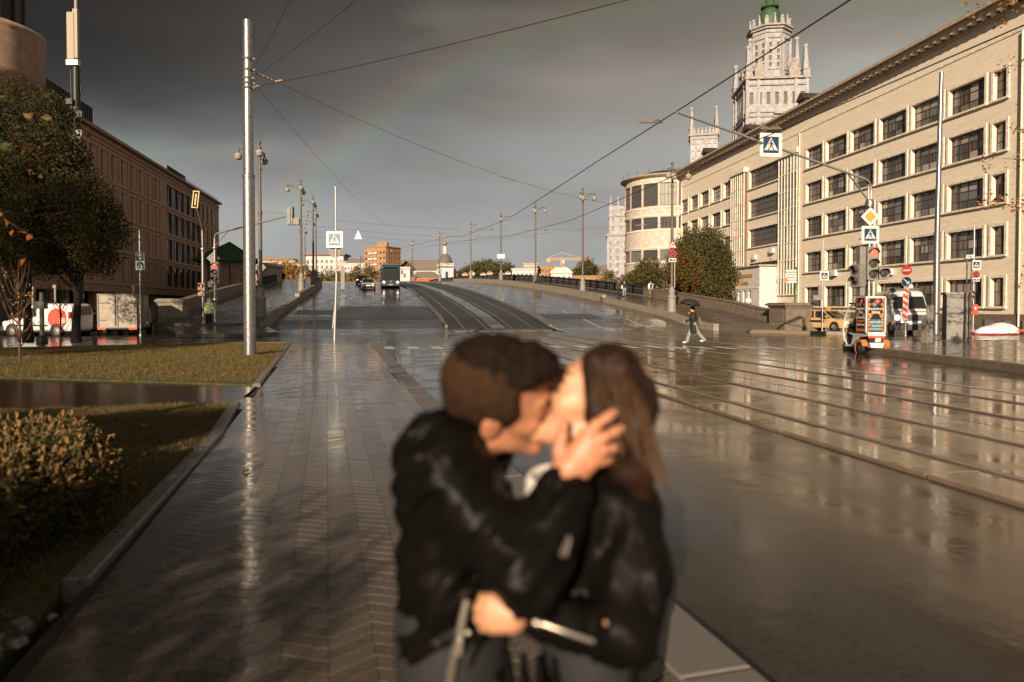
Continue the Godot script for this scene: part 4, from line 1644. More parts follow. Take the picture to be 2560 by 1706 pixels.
# ---------------------------------------------------------------- the city beyond the bridge
func city_block(called: String,label: String,xa: float,xb: float,top: float,z: float,depth: float,wall_mat: String,f: Array,roof := "",turn := 0.0,roof_h := 2.0,cat := "building") -> Node3D:
	# xa,xb: metres to the right of straight ahead at distance z; top: metres above the ground
	var t := thing(called,label,cat,Vector3((xa + xb)/2,0,-z - depth/2))
	var w := xb - xa
	var p := rect_plan(w,depth,turn)
	faced(t,p,0.0,top,[f,f.duplicate() if turn < 0.0 else null,null,f.duplicate() if turn > 0.0 else null],wall_mat,"far_window",0.3)
	put("cornice",band(p,top - 0.5,0.6,0.5).mesh(),wall_mat,t)
	if roof:
		var b := B.new()
		b.prism(P2([-w/2 - 0.4,0,w/2 + 0.4,0,w/2 - roof_h,roof_h,-w/2 + roof_h,roof_h]),depth*0.8,Transform3D(Basis(Vector3.UP,turn),Vector3(0,top + 0.1,0) + Basis(Vector3.UP,turn)*Vector3(0,0,depth*0.4)))
		put("roof_top",b.mesh(),roof,t)
	return t

func build_city() -> void:
	var t := city_block("apartment_tower","orange brick apartment tower with white balcony rows, beyond the bus",-84.8,-69.0,36.5,400.0,14.0,"far_brick",[6,9,1.3,1.5,5.0,2.0],"",-0.5)
	for j in 9:
		for k in 2:
			var b := B.new()
			b.box(Vector3(0,0,0),Vector3(3.0,1.1,1.0))
			put("balcony",b.mesh(),"far_white",t,Transform3D(Basis(Vector3.UP,-0.5),Basis(Vector3.UP,-0.5)*Vector3(-3.2 + k*3.6,6.2 + j*3.3,7.4)))
	var pb := B.new()
	pb.box(Vector3(0,38.0,0),Vector3(6.0,3.0,5.0))
	put("lift_house",pb.mesh(),"far_brick",t)
	t = city_block("white_house","white apartment house with a wide overhanging roof, behind the left lamp posts",-136.0,-111.0,35.0,450.0,14.0,"far_white",[8,8,1.5,2.0,2.0,2.0])
	pb = B.new()
	pb.box(Vector3(0,35.6,0),Vector3(28.0,1.0,17.0))
	put("roof_slab",pb.mesh(),"far_roof_red",t)
	city_block("mansard_house","pale grey house with a dark mansard roof, left of the orange brick tower",-103.0,-89.0,28.0,420.0,14.0,"far_white",[8,7,0.9,1.7,2.0,1.5],"far_roof",0.0,3.0)
	city_block("annexe_house","narrow white house between the overhanging roof and the mansard",-111.0,-103.5,30.0,432.0,12.0,"far_pink",[3,7,1.0,1.7,2.0,2.0])
	city_block("long_house","long pale house with a red-brown roof above the autumn slope",-187.0,-159.0,34.5,500.0,14.0,"far_cream",[16,7,0.9,1.8,2.0,1.0],"far_roof_red",0.0,2.2)
	city_block("corner_block","cream block with roof turrets just right of the tall silver pole",-157.0,-140.0,32.0,490.0,14.0,"far_pink",[9,7,0.9,1.8,2.0,1.0],"far_roof",0.0,2.0)
	city_block("five_storey_house","white five storey house just left of the tall silver pole",-167.0,-152.0,30.0,400.0,14.0,"far_white",[6,7,1.3,1.9,2.0,2.0])
	city_block("green_house","faded greenish house at the brown block's far corner",-176.0,-167.6,31.0,405.0,14.0,"far_cream",[4,7,1.2,1.9,2.0,2.0],"far_roof_red")
	city_block("slab_block","long dull brown slab block right of the orange brick tower",-73.5,-46.5,32.0,450.0,12.0,"far_brown",[20,9,0.8,1.3,3.0,1.5])
	city_block("white_hall","long low white roofed hall in front of the brown slab block",-45.0,-34.0,17.5,310.0,12.0,"far_white",[4,1,1.5,1.5,8.0,3.0])
	city_block("red_house","low red house with a grey roof left of the church",-34.2,-24.8,11.0,230.0,10.0,"far_red",[9,2,0.55,1.0,6.6,0.5],"far_roof",0.0,2.2)
	city_block("gable_house","small white house at the crest right of the bus",-37.6,-34.0,14.6,228.0,8.0,"far_white",[1,1,0.8,1.4,10.0,1.0],"far_roof")
	city_block("modern_house","modern white house with a flat roof right of the third lamp post",0.0,10.2,17.0,280.0,10.0,"far_white",[6,3,0.9,1.3,8.0,1.5])
	city_block("tan_block","tan block with a stepped top behind the modern white house",7.0,15.5,28.0,420.0,12.0,"far_cream",[5,6,0.9,1.6,6.0,1.5])
	city_block("ochre_block","ochre block left of the tower crane",16.5,30.5,27.0,430.0,12.0,"far_brick",[7,6,1.0,1.6,6.0,1.5])
	city_block("white_cottage","white house with a pitched roof under the crane",16.2,25.0,15.8,285.0,9.0,"far_white",[4,2,0.9,1.2,9.0,1.0],"far_white")
	city_block("ochre_row","ochre row of houses right of the crane",26.0,42.0,15.0,300.0,10.0,"far_brick",[8,3,0.9,1.2,6.0,1.5])
	city_block("grey_brown_block","grey-brown block beside the slim white high-rise",47.0,62.0,27.5,430.0,12.0,"far_brown",[8,7,0.9,1.5,4.0,1.5])
	# hillside houses
	for k in 9:
		var x := -19.0 + k*2.35
		city_block("hill_house",["small white gabled house on the wooded hill, first from the church","second small house from the church on the wooded hill","third small house from the church, below the trees","fourth hill house, between two round trees","fifth hill house, in the middle of the slope","sixth hill house, right of the lamp post's foot","seventh hill house along the wooded slope","eighth hill house, before the big round trees","last hill house, beside the modern white house"][k],x,x + 1.9,13.8 + 0.9*sin(k*2.1),262.0 + (k % 3)*6.0,5.0,"far_white" if k % 2 else "far_cream",[2,2,0.5,0.8,9.0,1.0],"far_roof_red",0.0,0.8)
	church()
	arched_building()
	crane()
	# hill under the trees
	var b := B.new()
	var rings := []
	for j in 9:
		var ring := []
		for k in 15:
			var x := -60.0 + k*10.0
			var h := 20.0*exp(-pow((x - 0.0)/34.0,2.0))*sin(PI*j/8.0)
			ring.append(Vector3(x,h - 0.3,-300.0 - j*14.0))
		rings.append(ring)
	for j in 8:
		for k in 14:
			b.quad(rings[j][k],rings[j][k + 1],rings[j + 1][k + 1],rings[j + 1][k])
	struct("hill",b.mesh(),"ground")

func church() -> void:
	var t := thing("church","pale blue church bell tower with a dark dome at the bridge crest","church",Vector3(-25.431,1.6,-260)*Vector3(1,0,1),0.35)
	var b := B.new()
	var p := rect_plan(4.7,4.7)
	faced(t,p,0.0,17.6,[null,null,null,null],"church_wall","far_window")
	for s in 4:
		b.box(Basis(Vector3.UP,PI/2*s)*Vector3(2.35,8.8,2.35),Vector3(0.5,17.6,0.5))
	put("corner",b.mesh(),"far_white",t)
	for s in 2:
		b = B.new()
		var poly := PackedVector2Array([Vector2(-0.5,11.6),Vector2(0.5,11.6),Vector2(0.5,14.0)])
		for k in 7:
			poly.append(Vector2(cos(PI*k/6)*0.5,14.2 + sin(PI*k/6)*0.5))
		poly.append(Vector2(-0.5,14.0))
		b.prism(poly,0.1,Transform3D(Basis(Vector3.UP,-PI/2*s),Basis(Vector3.UP,-PI/2*s)*Vector3(0,0,2.40)))
		put("window",b.mesh(),"far_window",t)
	put("cornice",band(p,16.3,0.4,0.5).mesh(),"far_roof_red",t)
	put("cornice",band(p,17.5,0.35,0.4).mesh(),"far_white",t)
	for s in 4:
		b = B.new()
		b.prism(circle2(0.55,14),0.2,Transform3D(Basis(Vector3.UP,PI/2*s),Basis(Vector3.UP,PI/2*s)*Vector3(0,17.5,2.6)))
		put("round_gable",b.mesh(),"far_white",t)
	b = B.new()
	b.lathe(Vector3(0,17.7,0),[[2.75,0],[2.7,0.9],[2.35,2.0],[1.75,3.0],[1.0,3.7],[0.9,3.8]],20)
	put("dome",b.mesh(),"far_roof",t)
	b = B.new()
	b.lathe(Vector3(0,21.4,0),[[0.85,0],[0.85,2.6],[1.0,2.7],[1.0,2.9]],12)
	put("lantern",b.mesh(),"far_white",t)
	b = B.new()
	b.lathe(Vector3(0,24.3,0),[[0.35,0],[0.3,0.4],[0.75,0.9],[0.85,1.25],[0.6,1.7],[0.15,2.1],[0.06,2.4]],14)
	b.rod(Vector3(0,26.6,0),Vector3(0,28.3,0),0.06,-1.0,5)
	b.bar(Vector3(-0.5,27.6,0),Vector3(0.5,27.6,0),0.09)
	put("onion_dome",b.mesh(),"gilt",t)
	t = thing("small_church","small white church with a gilt dome, right of the bell tower","church",Vector3(-21.981,1.6,-270)*Vector3(1,0,1))
	b = B.new()
	b.box(Vector3(0,6.6,0),Vector3(2.6,13.2,3.0))
	put("wall",b.mesh(),"church_wall",t)
	b = B.new()
	b.lathe(Vector3(-0.6,13.2,0),[[0.5,0],[0.5,1.0],[0.95,1.6],[0.9,2.2],[0.3,3.0],[0.05,3.8]],12)
	put("dome",b.mesh(),"gilt",t)
	b = B.new()
	b.box(Vector3(0.3,11.6,1.5),Vector3(0.4,1.2,0.1))
	put("window",b.mesh(),"far_window",t)

func arched_building() -> void:
	var t := thing("arcade_building","cream building with a white arched window, below the bridge beside the pavilion","building",Vector3(-38.347,1.6,-96)*Vector3(1,0,1))
	var b := B.new()
	b.box(Vector3(0,3.4,-3),Vector3(8.0,8.0,6.0))
	put("wall",b.mesh(),"far_cream",t)
	b = B.new()
	b.box(Vector3(0,7.5,-2.9),Vector3(8.6,0.4,6.6))
	put("cornice",b.mesh(),"far_white",t)
	for q in [[1.9,"far_white",0.05],[1.45,"far_window",0.09]]:
		var poly := PackedVector2Array([Vector2(-q[0],-2.0),Vector2(q[0],-2.0)])
		for k in 11:
			poly.append(Vector2(cos(PI*k/10)*q[0],1.4 + sin(PI*k/10)*q[0]))
		b = B.new()
		b.prism(poly,0.2,Transform3D(Basis(),Vector3(0.8,2.9,q[2])))
		put("arch" if q[0] > 1.5 else "window",b.mesh(),q[1],t)
	b = B.new()
	for k in 5:
		b.box(Vector3(0.8 - 1.2 + k*0.6,3.4,0.12),Vector3(0.1,4.4,0.08))
	put("bars",b.mesh(),"far_white",t)

func crane() -> void:
	var t := thing("tower_crane","orange lattice tower crane on the skyline","crane",Vector3(36.606,1.6,-500)*Vector3(1,0,1))
	var b := B.new()
	lattice(b,Vector3(0,0,0),Vector3(0,37.0,0),1.7,0.5)
	put("mast",b.mesh(),"crane",t)
	b = B.new()
	lattice(b,Vector3(-11.0,36.0,0),Vector3(22.0,36.0,0),1.2,0.42)
	b.box(Vector3(-10.0,35.0,0),Vector3(2.6,2.6,1.6))
	b.bar(Vector3(0,41.0,0),Vector3(-10.0,36.8,0),0.22)
	b.bar(Vector3(0,41.0,0),Vector3(14.0,36.8,0),0.22)
	put("jib",b.mesh(),"crane",t)
	b = B.new()
	b.box(Vector3(0.8,34.0,0.8),Vector3(1.8,2.2,1.8))
	put("cab",b.mesh(),"far_white",t)

func lattice(b: B,a: Vector3,e: Vector3,w: float,r: float) -> void:
	var d := (e - a).normalized()
	var x := d.cross(Vector3.BACK).normalized()*w/2
	var y := d.cross(x).normalized()*w/2
	var n := int(a.distance_to(e)/w)
	for s in [x + y,x - y,-x - y,-x + y]:
		b.bar(a + s,e + s,r)
	for k in n:
		var p := a.lerp(e,float(k)/n)
		var q := a.lerp(e,float(k + 1)/n)
		b.bar(p + x + y,q + x - y,r*0.6)
		b.bar(p - x + y,q - x - y,r*0.6)

# ---------------------------------------------------------------- street furniture
func street_lamp(label: String,group: String) -> Node3D:
	# twelve metres: stone foot,iron shaft,three globes on arms,the longest along local +x
	var t := thing("street_lamp",label,"street lamp",Vector3.ZERO,0.0,group)
	var b := B.new()
	b.lathe(Vector3.ZERO,[[0.40,-0.3],[0.40,0.08],[0.36,0.14],[0.33,1.0],[0.31,1.06],[0.37,1.10],[0.37,1.2],[0.30,1.28],[0.22,1.36],[0.27,1.44],[0.27,1.62],[0.20,1.85],[0.14,1.95]],16)
	put("foot",b.mesh(),"lamp_stone",t)
	b = B.new()
	b.lathe(Vector3.ZERO,[[0.13,1.9],[0.115,6.9],[0.15,6.95],[0.15,7.1],[0.10,7.2],[0.09,9.9],[0.13,9.95],[0.13,10.15],[0.085,10.2],[0.07,11.3],[0.12,11.35],[0.13,11.5],[0.05,11.6],[0.04,11.7],[0.10,11.78],[0.12,11.88],[0.08,11.98],[0.01,12.0]],12)
	put("shaft",b.mesh(),"lamp_iron",t)
	for q in [[0.0,1.4,10.9],[1.85,0.62,10.75],[-1.75,0.55,11.05]]:
		var d := Vector3(cos(q[0]),0,sin(q[0]))
		b = B.new()
		var pts := PackedVector3Array()
		for k in 7:
			var f := k/6.0
			pts.append(Vector3(0,q[2] - 0.05 + 0.5*sin(f*PI/2),0) + d*q[1]*f)
		b.pipe(pts,PackedFloat32Array([0.035]),6)
		b.rod(Vector3(0,q[2] + 0.52,0),Vector3(0,q[2] + 0.5,0) + d*(q[1] + 0.15),0.022,-1.0,5)
		b.rod(Vector3(0,q[2] + 0.45,0) + d*q[1],Vector3(0,q[2] + 0.2,0) + d*q[1],0.05,0.10,8)
		var arm := put("arm",b.mesh(),"lamp_iron",t)
		b = B.new()
		b.ball(Vector3(0,q[2] - 0.04,0) + d*q[1],0.27,14)
		put("globe",b.mesh(),"lamp_globe",arm)
		b = B.new()
		b.lathe(Vector3(0,q[2] - 0.05,0) + d*q[1],[[0.273,0.0],[0.279,0.02],[0.273,0.04]],14)
		put("ring",b.mesh(),"lamp_iron",arm)
	return t

func walking_figure() -> Array:
	return [P2([0.02,0.16,0.10,0.10,0.06,-0.02,0.13,-0.16,0.17,-0.27,0.11,-0.27,0.06,-0.16,0.0,-0.06,-0.07,-0.18,-0.14,-0.27,-0.20,-0.25,-0.11,-0.14,-0.05,0.0,-0.04,0.10,-0.12,0.05,-0.17,-0.04,-0.20,-0.01,-0.14,0.10,-0.03,0.17]),P2([0.10,0.10,0.18,0.02,0.16,-0.01,0.07,0.06]),circle2(0.055,10,Vector2(0.01,0.235))]

func flat(parent: Node3D,called: String,polys: Array,size: float,z: float,material: String) -> void:
	var b := B.new()
	for p in polys:
		var s := PackedVector2Array()
		for q in p:
			s.append(q*size)
		b.prism(s,0.003,Transform3D(Basis(),Vector3(0,0,z)))
	put(called,b.mesh(),material,parent)

func sign_plate(parent: Node3D,kind: String,at: Vector3,size: float,turn := 0.0) -> void:
	var xf := Transform3D(Basis(Vector3.UP,turn),at)
	var b := B.new()
	match kind:
		"crossing":
			b.prism(round_rect2(size,size,size*0.06),0.025,Transform3D())
			var o := put("sign_plate",b.mesh(),"sign_border",parent,xf)
			flat(o,"field",[round_rect2(0.70,0.70,0.02)],size,0.004,"sign_blue")
			flat(o,"triangle",[P2([-0.31,-0.24,0.31,-0.24,0.0,0.31])],size,0.008,"sign_white")
			var f := []
			for p in walking_figure():
				var s := PackedVector2Array()
				for q in p:
					s.append(q*0.78 + Vector2(0.0,-0.005))
				f.append(s)
			for k in 5:
				f.append(P2([-0.25 + k*0.105,-0.235,-0.19 + k*0.105,-0.235,-0.175 + k*0.105,-0.205,-0.235 + k*0.105,-0.205]))
			flat(o,"figure",f,size,0.012,"sign_black")
		"one_way":
			b.prism(round_rect2(size,size,size*0.06),0.025,Transform3D())
			var o := put("sign_plate",b.mesh(),"sign_white",parent,xf)
			flat(o,"field",[round_rect2(0.93,0.93,0.05)],size,0.004,"sign_blue")
			flat(o,"arrow",[P2([-0.09,-0.36,0.09,-0.36,0.09,0.05,0.25,0.05,0.0,0.36,-0.25,0.05,-0.09,0.05])],size,0.008,"sign_white")
		"hump":
			b.prism(round_rect2(size,size,size*0.06),0.025,Transform3D())
			var o := put("sign_plate",b.mesh(),"sign_border",parent,xf)
			flat(o,"field",[round_rect2(0.72,0.72,0.02)],size,0.004,"sign_blue")
			flat(o,"triangle",[P2([-0.31,-0.24,0.31,-0.24,0.0,0.31])],size,0.008,"sign_white")
			flat(o,"figure",[P2([-0.2,-0.2,0.2,-0.2,0.08,-0.1,-0.08,-0.1]),P2([-0.05,-0.08,0.05,-0.08,0.0,0.14])],size,0.012,"sign_black")
		"priority":
			b.prism(P2([0,-size*0.7,size*0.7,0,0,size*0.7,-size*0.7,0]),0.025,Transform3D())
			var o := put("sign_plate",b.mesh(),"sign_white",parent,xf)
			flat(o,"field",[P2([0,-0.44,0.44,0,0,0.44,-0.44,0])],size,0.004,"sign_yellow")
		"no_stopping":
			b.prism(circle2(size/2,24),0.025,Transform3D())
			var o := put("sign_plate",b.mesh(),"sign_red",parent,xf)
			flat(o,"field",[circle2(0.40,24)],size,0.004,"sign_blue")
			flat(o,"cross",[P2([-0.31,-0.25,-0.25,-0.31,0.31,0.25,0.25,0.31])],size,0.008,"sign_red")
			flat(o,"cross",[P2([-0.31,0.25,-0.25,0.31,0.31,-0.25,0.25,-0.31])],size,0.0115,"sign_red")
		"no_entry":
			b.prism(circle2(size/2,24),0.025,Transform3D())
			var o := put("sign_plate",b.mesh(),"sign_red",parent,xf)
			flat(o,"bar",[P2([-0.36,-0.08,0.36,-0.08,0.36,0.08,-0.36,0.08])],size,0.004,"sign_white")
		"keep_right":
			b.prism(circle2(size/2,24),0.025,Transform3D())
			var o := put("sign_plate",b.mesh(),"sign_white",parent,xf)
			flat(o,"field",[circle2(0.47,24)],size,0.004,"sign_blue")
			flat(o,"arrow",[P2([-0.24,0.32,-0.32,0.24,0.08,-0.16,-0.04,-0.28,0.30,-0.30,0.28,0.04,0.16,-0.08])],size,0.008,"sign_white")
		"slippery":
			b.prism(P2([-size*0.5,-size*0.42,size*0.5,-size*0.42,0,size*0.45]),0.025,Transform3D())
			var o := put("sign_plate",b.mesh(),"sign_red",parent,xf)
			flat(o,"field",[P2([-0.38,-0.35,0.38,-0.35,0,0.31])],size,0.004,"sign_white")
			flat(o,"figure",[P2([-0.10,-0.08,0.10,-0.08,0.12,0.0,0.06,0.06,-0.06,0.06,-0.12,0.0]),P2([-0.2,-0.3,-0.12,-0.3,-0.05,-0.2,-0.1,-0.12,-0.16,-0.2]),P2([0.02,-0.3,0.1,-0.3,0.17,-0.2,0.1,-0.12,0.04,-0.2])],size,0.008,"sign_black")
		"tow":
			b.prism(round_rect2(size,size*0.5,0.02),0.02,Transform3D())
			var o := put("sign_plate",b.mesh(),"sign_white",parent,xf)
			flat(o,"figure",[P2([-0.40,-0.12,0.05,-0.12,0.05,0.02,-0.1,0.06,-0.2,0.14,-0.34,0.14,-0.40,0.0]),P2([0.12,-0.12,0.40,-0.12,0.40,0.0,0.32,0.10,0.12,0.10])],size,0.004,"sign_black")
		"back":
			b.prism(round_rect2(size,size,size*0.08),0.03,Transform3D())
			put("sign_plate",b.mesh(),"grey_paint",parent,xf)
		"round_back":
			b.prism(circle2(size/2,22),0.03,Transform3D())
			put("sign_plate",b.mesh(),"grey_paint",parent,xf)
		"diamond_back":
			b.prism(P2([0,-size*0.7,size*0.7,0,0,size*0.7,-size*0.7,0]),0.03,Transform3D())
			put("sign_plate",b.mesh(),"grey_paint",parent,xf)

func pole_part(t: Node3D,h: float,r: float,material := "steel_thin",r2 := -1.0) -> void:
	var b := B.new()
	b.rod(Vector3.ZERO,Vector3(0,h,0),r,r2,10)
	b.lathe(Vector3.ZERO,[[r*2.2,0.0],[r*2.2,0.05],[r*1.2,0.12]],10)
	put("pole",b.mesh(),material,t)

func signal_head(parent: Node3D,at: Vector3,lens: Array,d: float,turn := 0.0,pitch := 0.0) -> MeshInstance3D:
	# lens: material names from the top down
	var n := lens.size()
	if pitch == 0.0:
		pitch = d*1.28
	var h := pitch*n + d*0.15
	var b := B.new()
	b.prism(round_rect2(d*1.4,h,d*0.12),d*0.9,Transform3D(Basis(),Vector3(0,0,d*0.2)))
	var o := put("signal_head",b.mesh(),"grey_paint",parent,Transform3D(Basis(Vector3.UP,turn),at))
	for k in n:
		var y := h/2 - d*0.08 - pitch*(k + 0.5)
		b = B.new()
		b.lathe(Vector3(0,y,d*0.21),[[d*0.5,0.0],[d*0.42,0.015],[0.001,0.05]],18,0,TAU,Basis(Vector3.RIGHT,PI/2))
		put("light_lens",b.mesh(),lens[k],o)
		b = B.new()
		b.lathe(Vector3(0,y,d*0.2),[[d*0.56,0.0],[d*0.56,d*0.55],[d*0.53,d*0.55],[d*0.53,0.0]],14,PI,TAU,Basis(Vector3.RIGHT,PI/2))
		put("visor",b.mesh(),"dark_grey",o)
	return o

func build_street() -> void:
	# lamps along the bridge
	var right := [51.4,75.2,97.0,117.6,139.0,164.0,188.0,212.0,238.0]
	var left := [49.5,77.2,96.5,118.0,139.0,162.0]
	var names_r := ["nearest right-hand street lamp of the bridge, the one with road signs","second street lamp on the right side of the bridge, by the walking pair","third street lamp from the front on the right side of the bridge","fourth right-hand street lamp, with a white plate on its shaft","fifth right-hand street lamp, near the middle of the bridge crest","sixth right-hand street lamp, right of the church","right-hand street lamp standing just before the church tower","right-hand street lamp left of the church, before the red house","farthest and smallest street lamp right of the bus"]
	var names_l := ["street lamp partly behind the tall silver pole","brown street lamp on the left footway, between the silver pole and the crossing sign","third street lamp of the left row","fourth street lamp of the left row, seen close behind the third","fifth street lamp of the left row","last street lamp of the left row, before the white house"]
	var first: Node3D = null
	for side in 2:
		var list: Array = right if side == 0 else left
		for k in list.size():
			var at := W(23.7 if side == 0 else -7.5,list[k],0.42)
			var label: String = names_r[k] if side == 0 else names_l[k]
			var turn := 0.22 if side == 0 else PI + 0.15
			if first == null:
				first = street_lamp(label,"three-globe street lamps along the bridge")
				first.position = at
				first.rotation.y = turn
			else:
				dup(first,label,at,turn,"three-globe street lamps along the bridge")
	# the signs on the nearest right lamp hang on it and go with it
	var p0 := W(23.7,51.4,0.42)
	var ls := thing("lamp_signs","slippery road triangle, no stopping disc and tow plate, hung on the nearest right lamp","road sign",p0 + Vector3(0,0,0.22),0.1)
	sign_plate(ls,"slippery",Vector3(0,5.35,0),0.74)
	sign_plate(ls,"no_stopping",Vector3(0,4.62,0),0.62)
	sign_plate(ls,"tow",Vector3(0,4.1,0),0.62)
	var bb := B.new()
	bb.rod(Vector3(0.2,3.9,-0.05),Vector3(0.2,1.9,-0.05),0.03)
	put("pipe",bb.mesh(),"steel_thin",ls)
	var wp := thing("lamp_plate","white plate on the shaft of the fourth right-hand lamp","sign",W(23.7,117.6,4.8) + Vector3(0,0,0.2))
	put("plate",B.new().box(Vector3.ZERO,Vector3(1.3,0.75,0.06)).mesh(),"sign_white",wp)
	silver_pole()
	right_furniture()
	left_furniture()
	wires()

func silver_pole() -> void:
	var t := thing("tram_wire_pole","tall thick silver steel pole on the lawn, holding the overhead wires","pole",Vector3(-8.453,0,-22.002))
	var b := B.new()
	b.rod(Vector3.ZERO,Vector3(0,5.75,0),0.192,0.182,28)
	b.lathe(Vector3.ZERO,[[0.182,5.7],[0.196,5.72],[0.196,5.8],[0.162,5.83]],28)
	b.rod(Vector3(0,5.8,0),Vector3(0,10.72,0),0.162,0.14,28)
	put("shaft",b.mesh(),"steel",t)
	for y in [9.5,9.15,8.88,8.72,8.58]:
		b = B.new()
		b.lathe(Vector3.ZERO,[[0.15,y - 0.035],[0.172,y - 0.035],[0.172,y + 0.035],[0.15,y + 0.035]],24)
		b.box(Vector3(0.2,y,0.02),Vector3(0.1,0.07,0.05))
		put("clamp",b.mesh(),"dark_grey",t)
	b = B.new()
	b.box(Vector3(0.16,0.09,0.12),Vector3(0.07,0.09,0.07))
	put("earth_lug",b.mesh(),"dark_metal",t)

func right_furniture() -> void:
	# signal mast with its long arm over the road
	var base := Vector3(15.412,1.6,-29.5)*Vector3(1,0,1) + Vector3(0,0.1,0)
	var t := thing("signal_mast","grey signal mast with a long arm and a yellow diamond, behind the delivery scooter","traffic light",base)
	var b := B.new()
	b.rod(Vector3.ZERO,Vector3(0,6.1,0),0.105,0.10,14)
	b.lathe(Vector3.ZERO,[[0.16,5.75],[0.19,5.95],[0.12,6.1]],12)
	put("pole",b.mesh(),"steel",t)
	var end := Vector3(4.44,6.862,-18.6) - base
	for k in 2:
		var off := Vector3(0.055,-0.03,0.0)*(k*2 - 1)
		b = B.new()
		var pts := PackedVector3Array([Vector3(0,5.9,0) + off,Vector3(0,6.45,0) + off])
		var c := Vector3(0,6.9,0)
		for j in 5:
			var f := (j + 1)/5.0
			pts.append((Vector3(0,6.45,0).lerp(c,f)).lerp(c.lerp(c + (end - c)*0.04,f),f) + off)
		pts.append(end + off*0.3)
		b.pipe(pts,PackedFloat32Array([0.045,0.045,0.045,0.045,0.045,0.045,0.045,0.03]),8)
		put("arm",b.mesh(),"steel_thin",t)
	b = B.new()
	b.rod(Vector3(-0.02,6.0,0),Vector3(0,6.88,0).lerp(end,0.17),0.035)
	put("brace",b.mesh(),"steel_thin",t)
	var on_arm := Vector3(8.402,6.835,-22.35) - base
	sign_plate(t,"crossing",on_arm + Vector3(0,0,0.1),0.76,0.12)
	sign_plate(t,"priority",Vector3(15.37,5.442,-29.5) - base + Vector3(0,0,0.15),0.58)
	sign_plate(t,"crossing",Vector3(15.378,4.668,-29.5) - base + Vector3(0,0,0.15),0.75)
	signal_head(t,Vector3(15.495,3.429,-29.5) - base + Vector3(0,0,0.12),["signal_red","lens_off","lens_off"],0.36,0.0)
	signal_head(t,Vector3(15.949,3.015,-29.5) - base + Vector3(0,0,0.12),["lens_off"],0.36,0.0)
	signal_head(t,Vector3(14.914,2.912,-29.5) - base + Vector3(-0.05,0,0.0),["lens_off","lens_off"],0.36,-1.25)
	b = B.new()
	b.box(Vector3(15.066,3.291,-29.5) - base,Vector3(0.26,1.75,0.3))
	b.box(Vector3(15.076,2.308,-29.5) - base,Vector3(0.2,0.5,0.25))
	put("control_box",b.mesh(),"grey_paint",t)
	b = B.new()
	for y in [2.6,3.1,3.9,4.4]:
		b.bar(Vector3(-0.45,y,0),Vector3(0.2,y,0),0.05)
	put("bracket",b.mesh(),"dark_grey",t)
	# tall plain pole
	base = Vector3(22.815,-0.1,-36.713)
	t = thing("tram_wire_pole","tall slim silver pole in front of the cream building, by the grey cabinet","pole",base)
	b = B.new()
	b.rod(Vector3.ZERO,Vector3(0,5.6,0),0.165,0.155,18)
	b.lathe(Vector3.ZERO,[[0.155,5.55],[0.17,5.57],[0.17,5.64],[0.135,5.68]],18)
	b.rod(Vector3(0,5.6,0),Vector3(0.12,14.2,0),0.135,0.10,18)
	put("shaft",b.mesh(),"steel",t)
	b = B.new()
	b.lathe(Vector3.ZERO,[[0.3,0.0],[0.3,0.12],[0.2,0.2]],12)
	put("collar",b.mesh(),"dark_grey",t)
	# no entry,keep right and a leaning striped panel on one post
	base = Vector3(22.61,-0.1,-39.196)
	t = thing("road_sign","no entry disc above a blue arrow disc and a red and white striped panel","road sign",base,-0.9)
	var w := Basis(Vector3.UP,0.9)
	pole_part(t,4.1,0.035)
	sign_plate(t,"no_entry",Vector3(0.05,3.75,0.06),0.56)
	sign_plate(t,"keep_right",Vector3(0.05,3.12,0.06),0.56)
	b = B.new()
	b.prism(P2([-0.15,0.92,0.15,0.92,0.22,2.75,-0.08,2.75]),0.03,Transform3D(Basis(),Vector3(-0.02,0,0.06)))
	var pan := put("striped_panel",b.mesh(),"sign_white",t)
	var stripes := []
	for k in 5:
		var y := 0.95 + k*0.37
		var x := -0.15 + (y - 0.92)*0.038
		stripes.append(P2([x - 0.02,y + 0.2,x + 0.28,y - 0.02 if k else 0.93,x + 0.28,y + 0.16,x - 0.02,minf(y + 0.38,2.74)]))
	flat(pan,"stripe",stripes,1.0,0.066,"red_print")
	# short concrete post with a plate,and the cabinet
	t = thing("concrete_post","short square concrete post with a blank grey plate, in front of the ambulance","post",Vector3(17.114,0.1,-28.118),0.3)
	put("post",stone(0.30,1.15,0.30,0.03),"lamp_stone",t,Transform3D(Basis(),Vector3(0,0.57,0)))
	put("plate",B.new().box(Vector3(0.0,1.33,0.12),Vector3(0.34,0.42,0.05)).mesh(),"grey_paint",t)
	put("arm",B.new().bar(Vector3(0.1,1.2,0.05),Vector3(0.5,1.2,0.05),0.06).mesh(),"dark_grey",t)
	t = thing("concrete_cabinet","tall grey concrete utility cabinet with two thin pipes rising in front","cabinet",Vector3(19.365,0.1,-29.755),-0.35)
	put("body",stone(0.88,2.0,0.8,0.03),"grey_paint",t,Transform3D(Basis(),Vector3(0,1.0,0)))
	put("lid",B.new().box(Vector3(0,2.05,0),Vector3(0.98,0.1,0.9)).mesh(),"grey_paint",t)
	b = B.new()
	b.box(Vector3(0,1.0,0.405),Vector3(0.7,1.7,0.02))
	put("door",b.mesh(),"grey_paint",t)
	for x in [0.22,0.38]:
		b = B.new()
		b.rod(Vector3(x,0.0,0.62),Vector3(x + 0.02,3.55,0.62),0.032)
		put("pipe",b.mesh(),"lamp_iron",t)
	put("camera_box",B.new().box(Vector3(0.3,3.6,0.66),Vector3(0.3,0.16,0.22)).mesh(),"sign_white",t)
	b = B.new()
	var loop := PackedVector3Array()
	for k in 14:
		loop.append(Vector3(-0.1 + 0.14*cos(k*0.9),0.05 + 0.012*k,0.62 + 0.1*sin(k*0.9)))
	b.pipe(loop,PackedFloat32Array([0.014]),5)
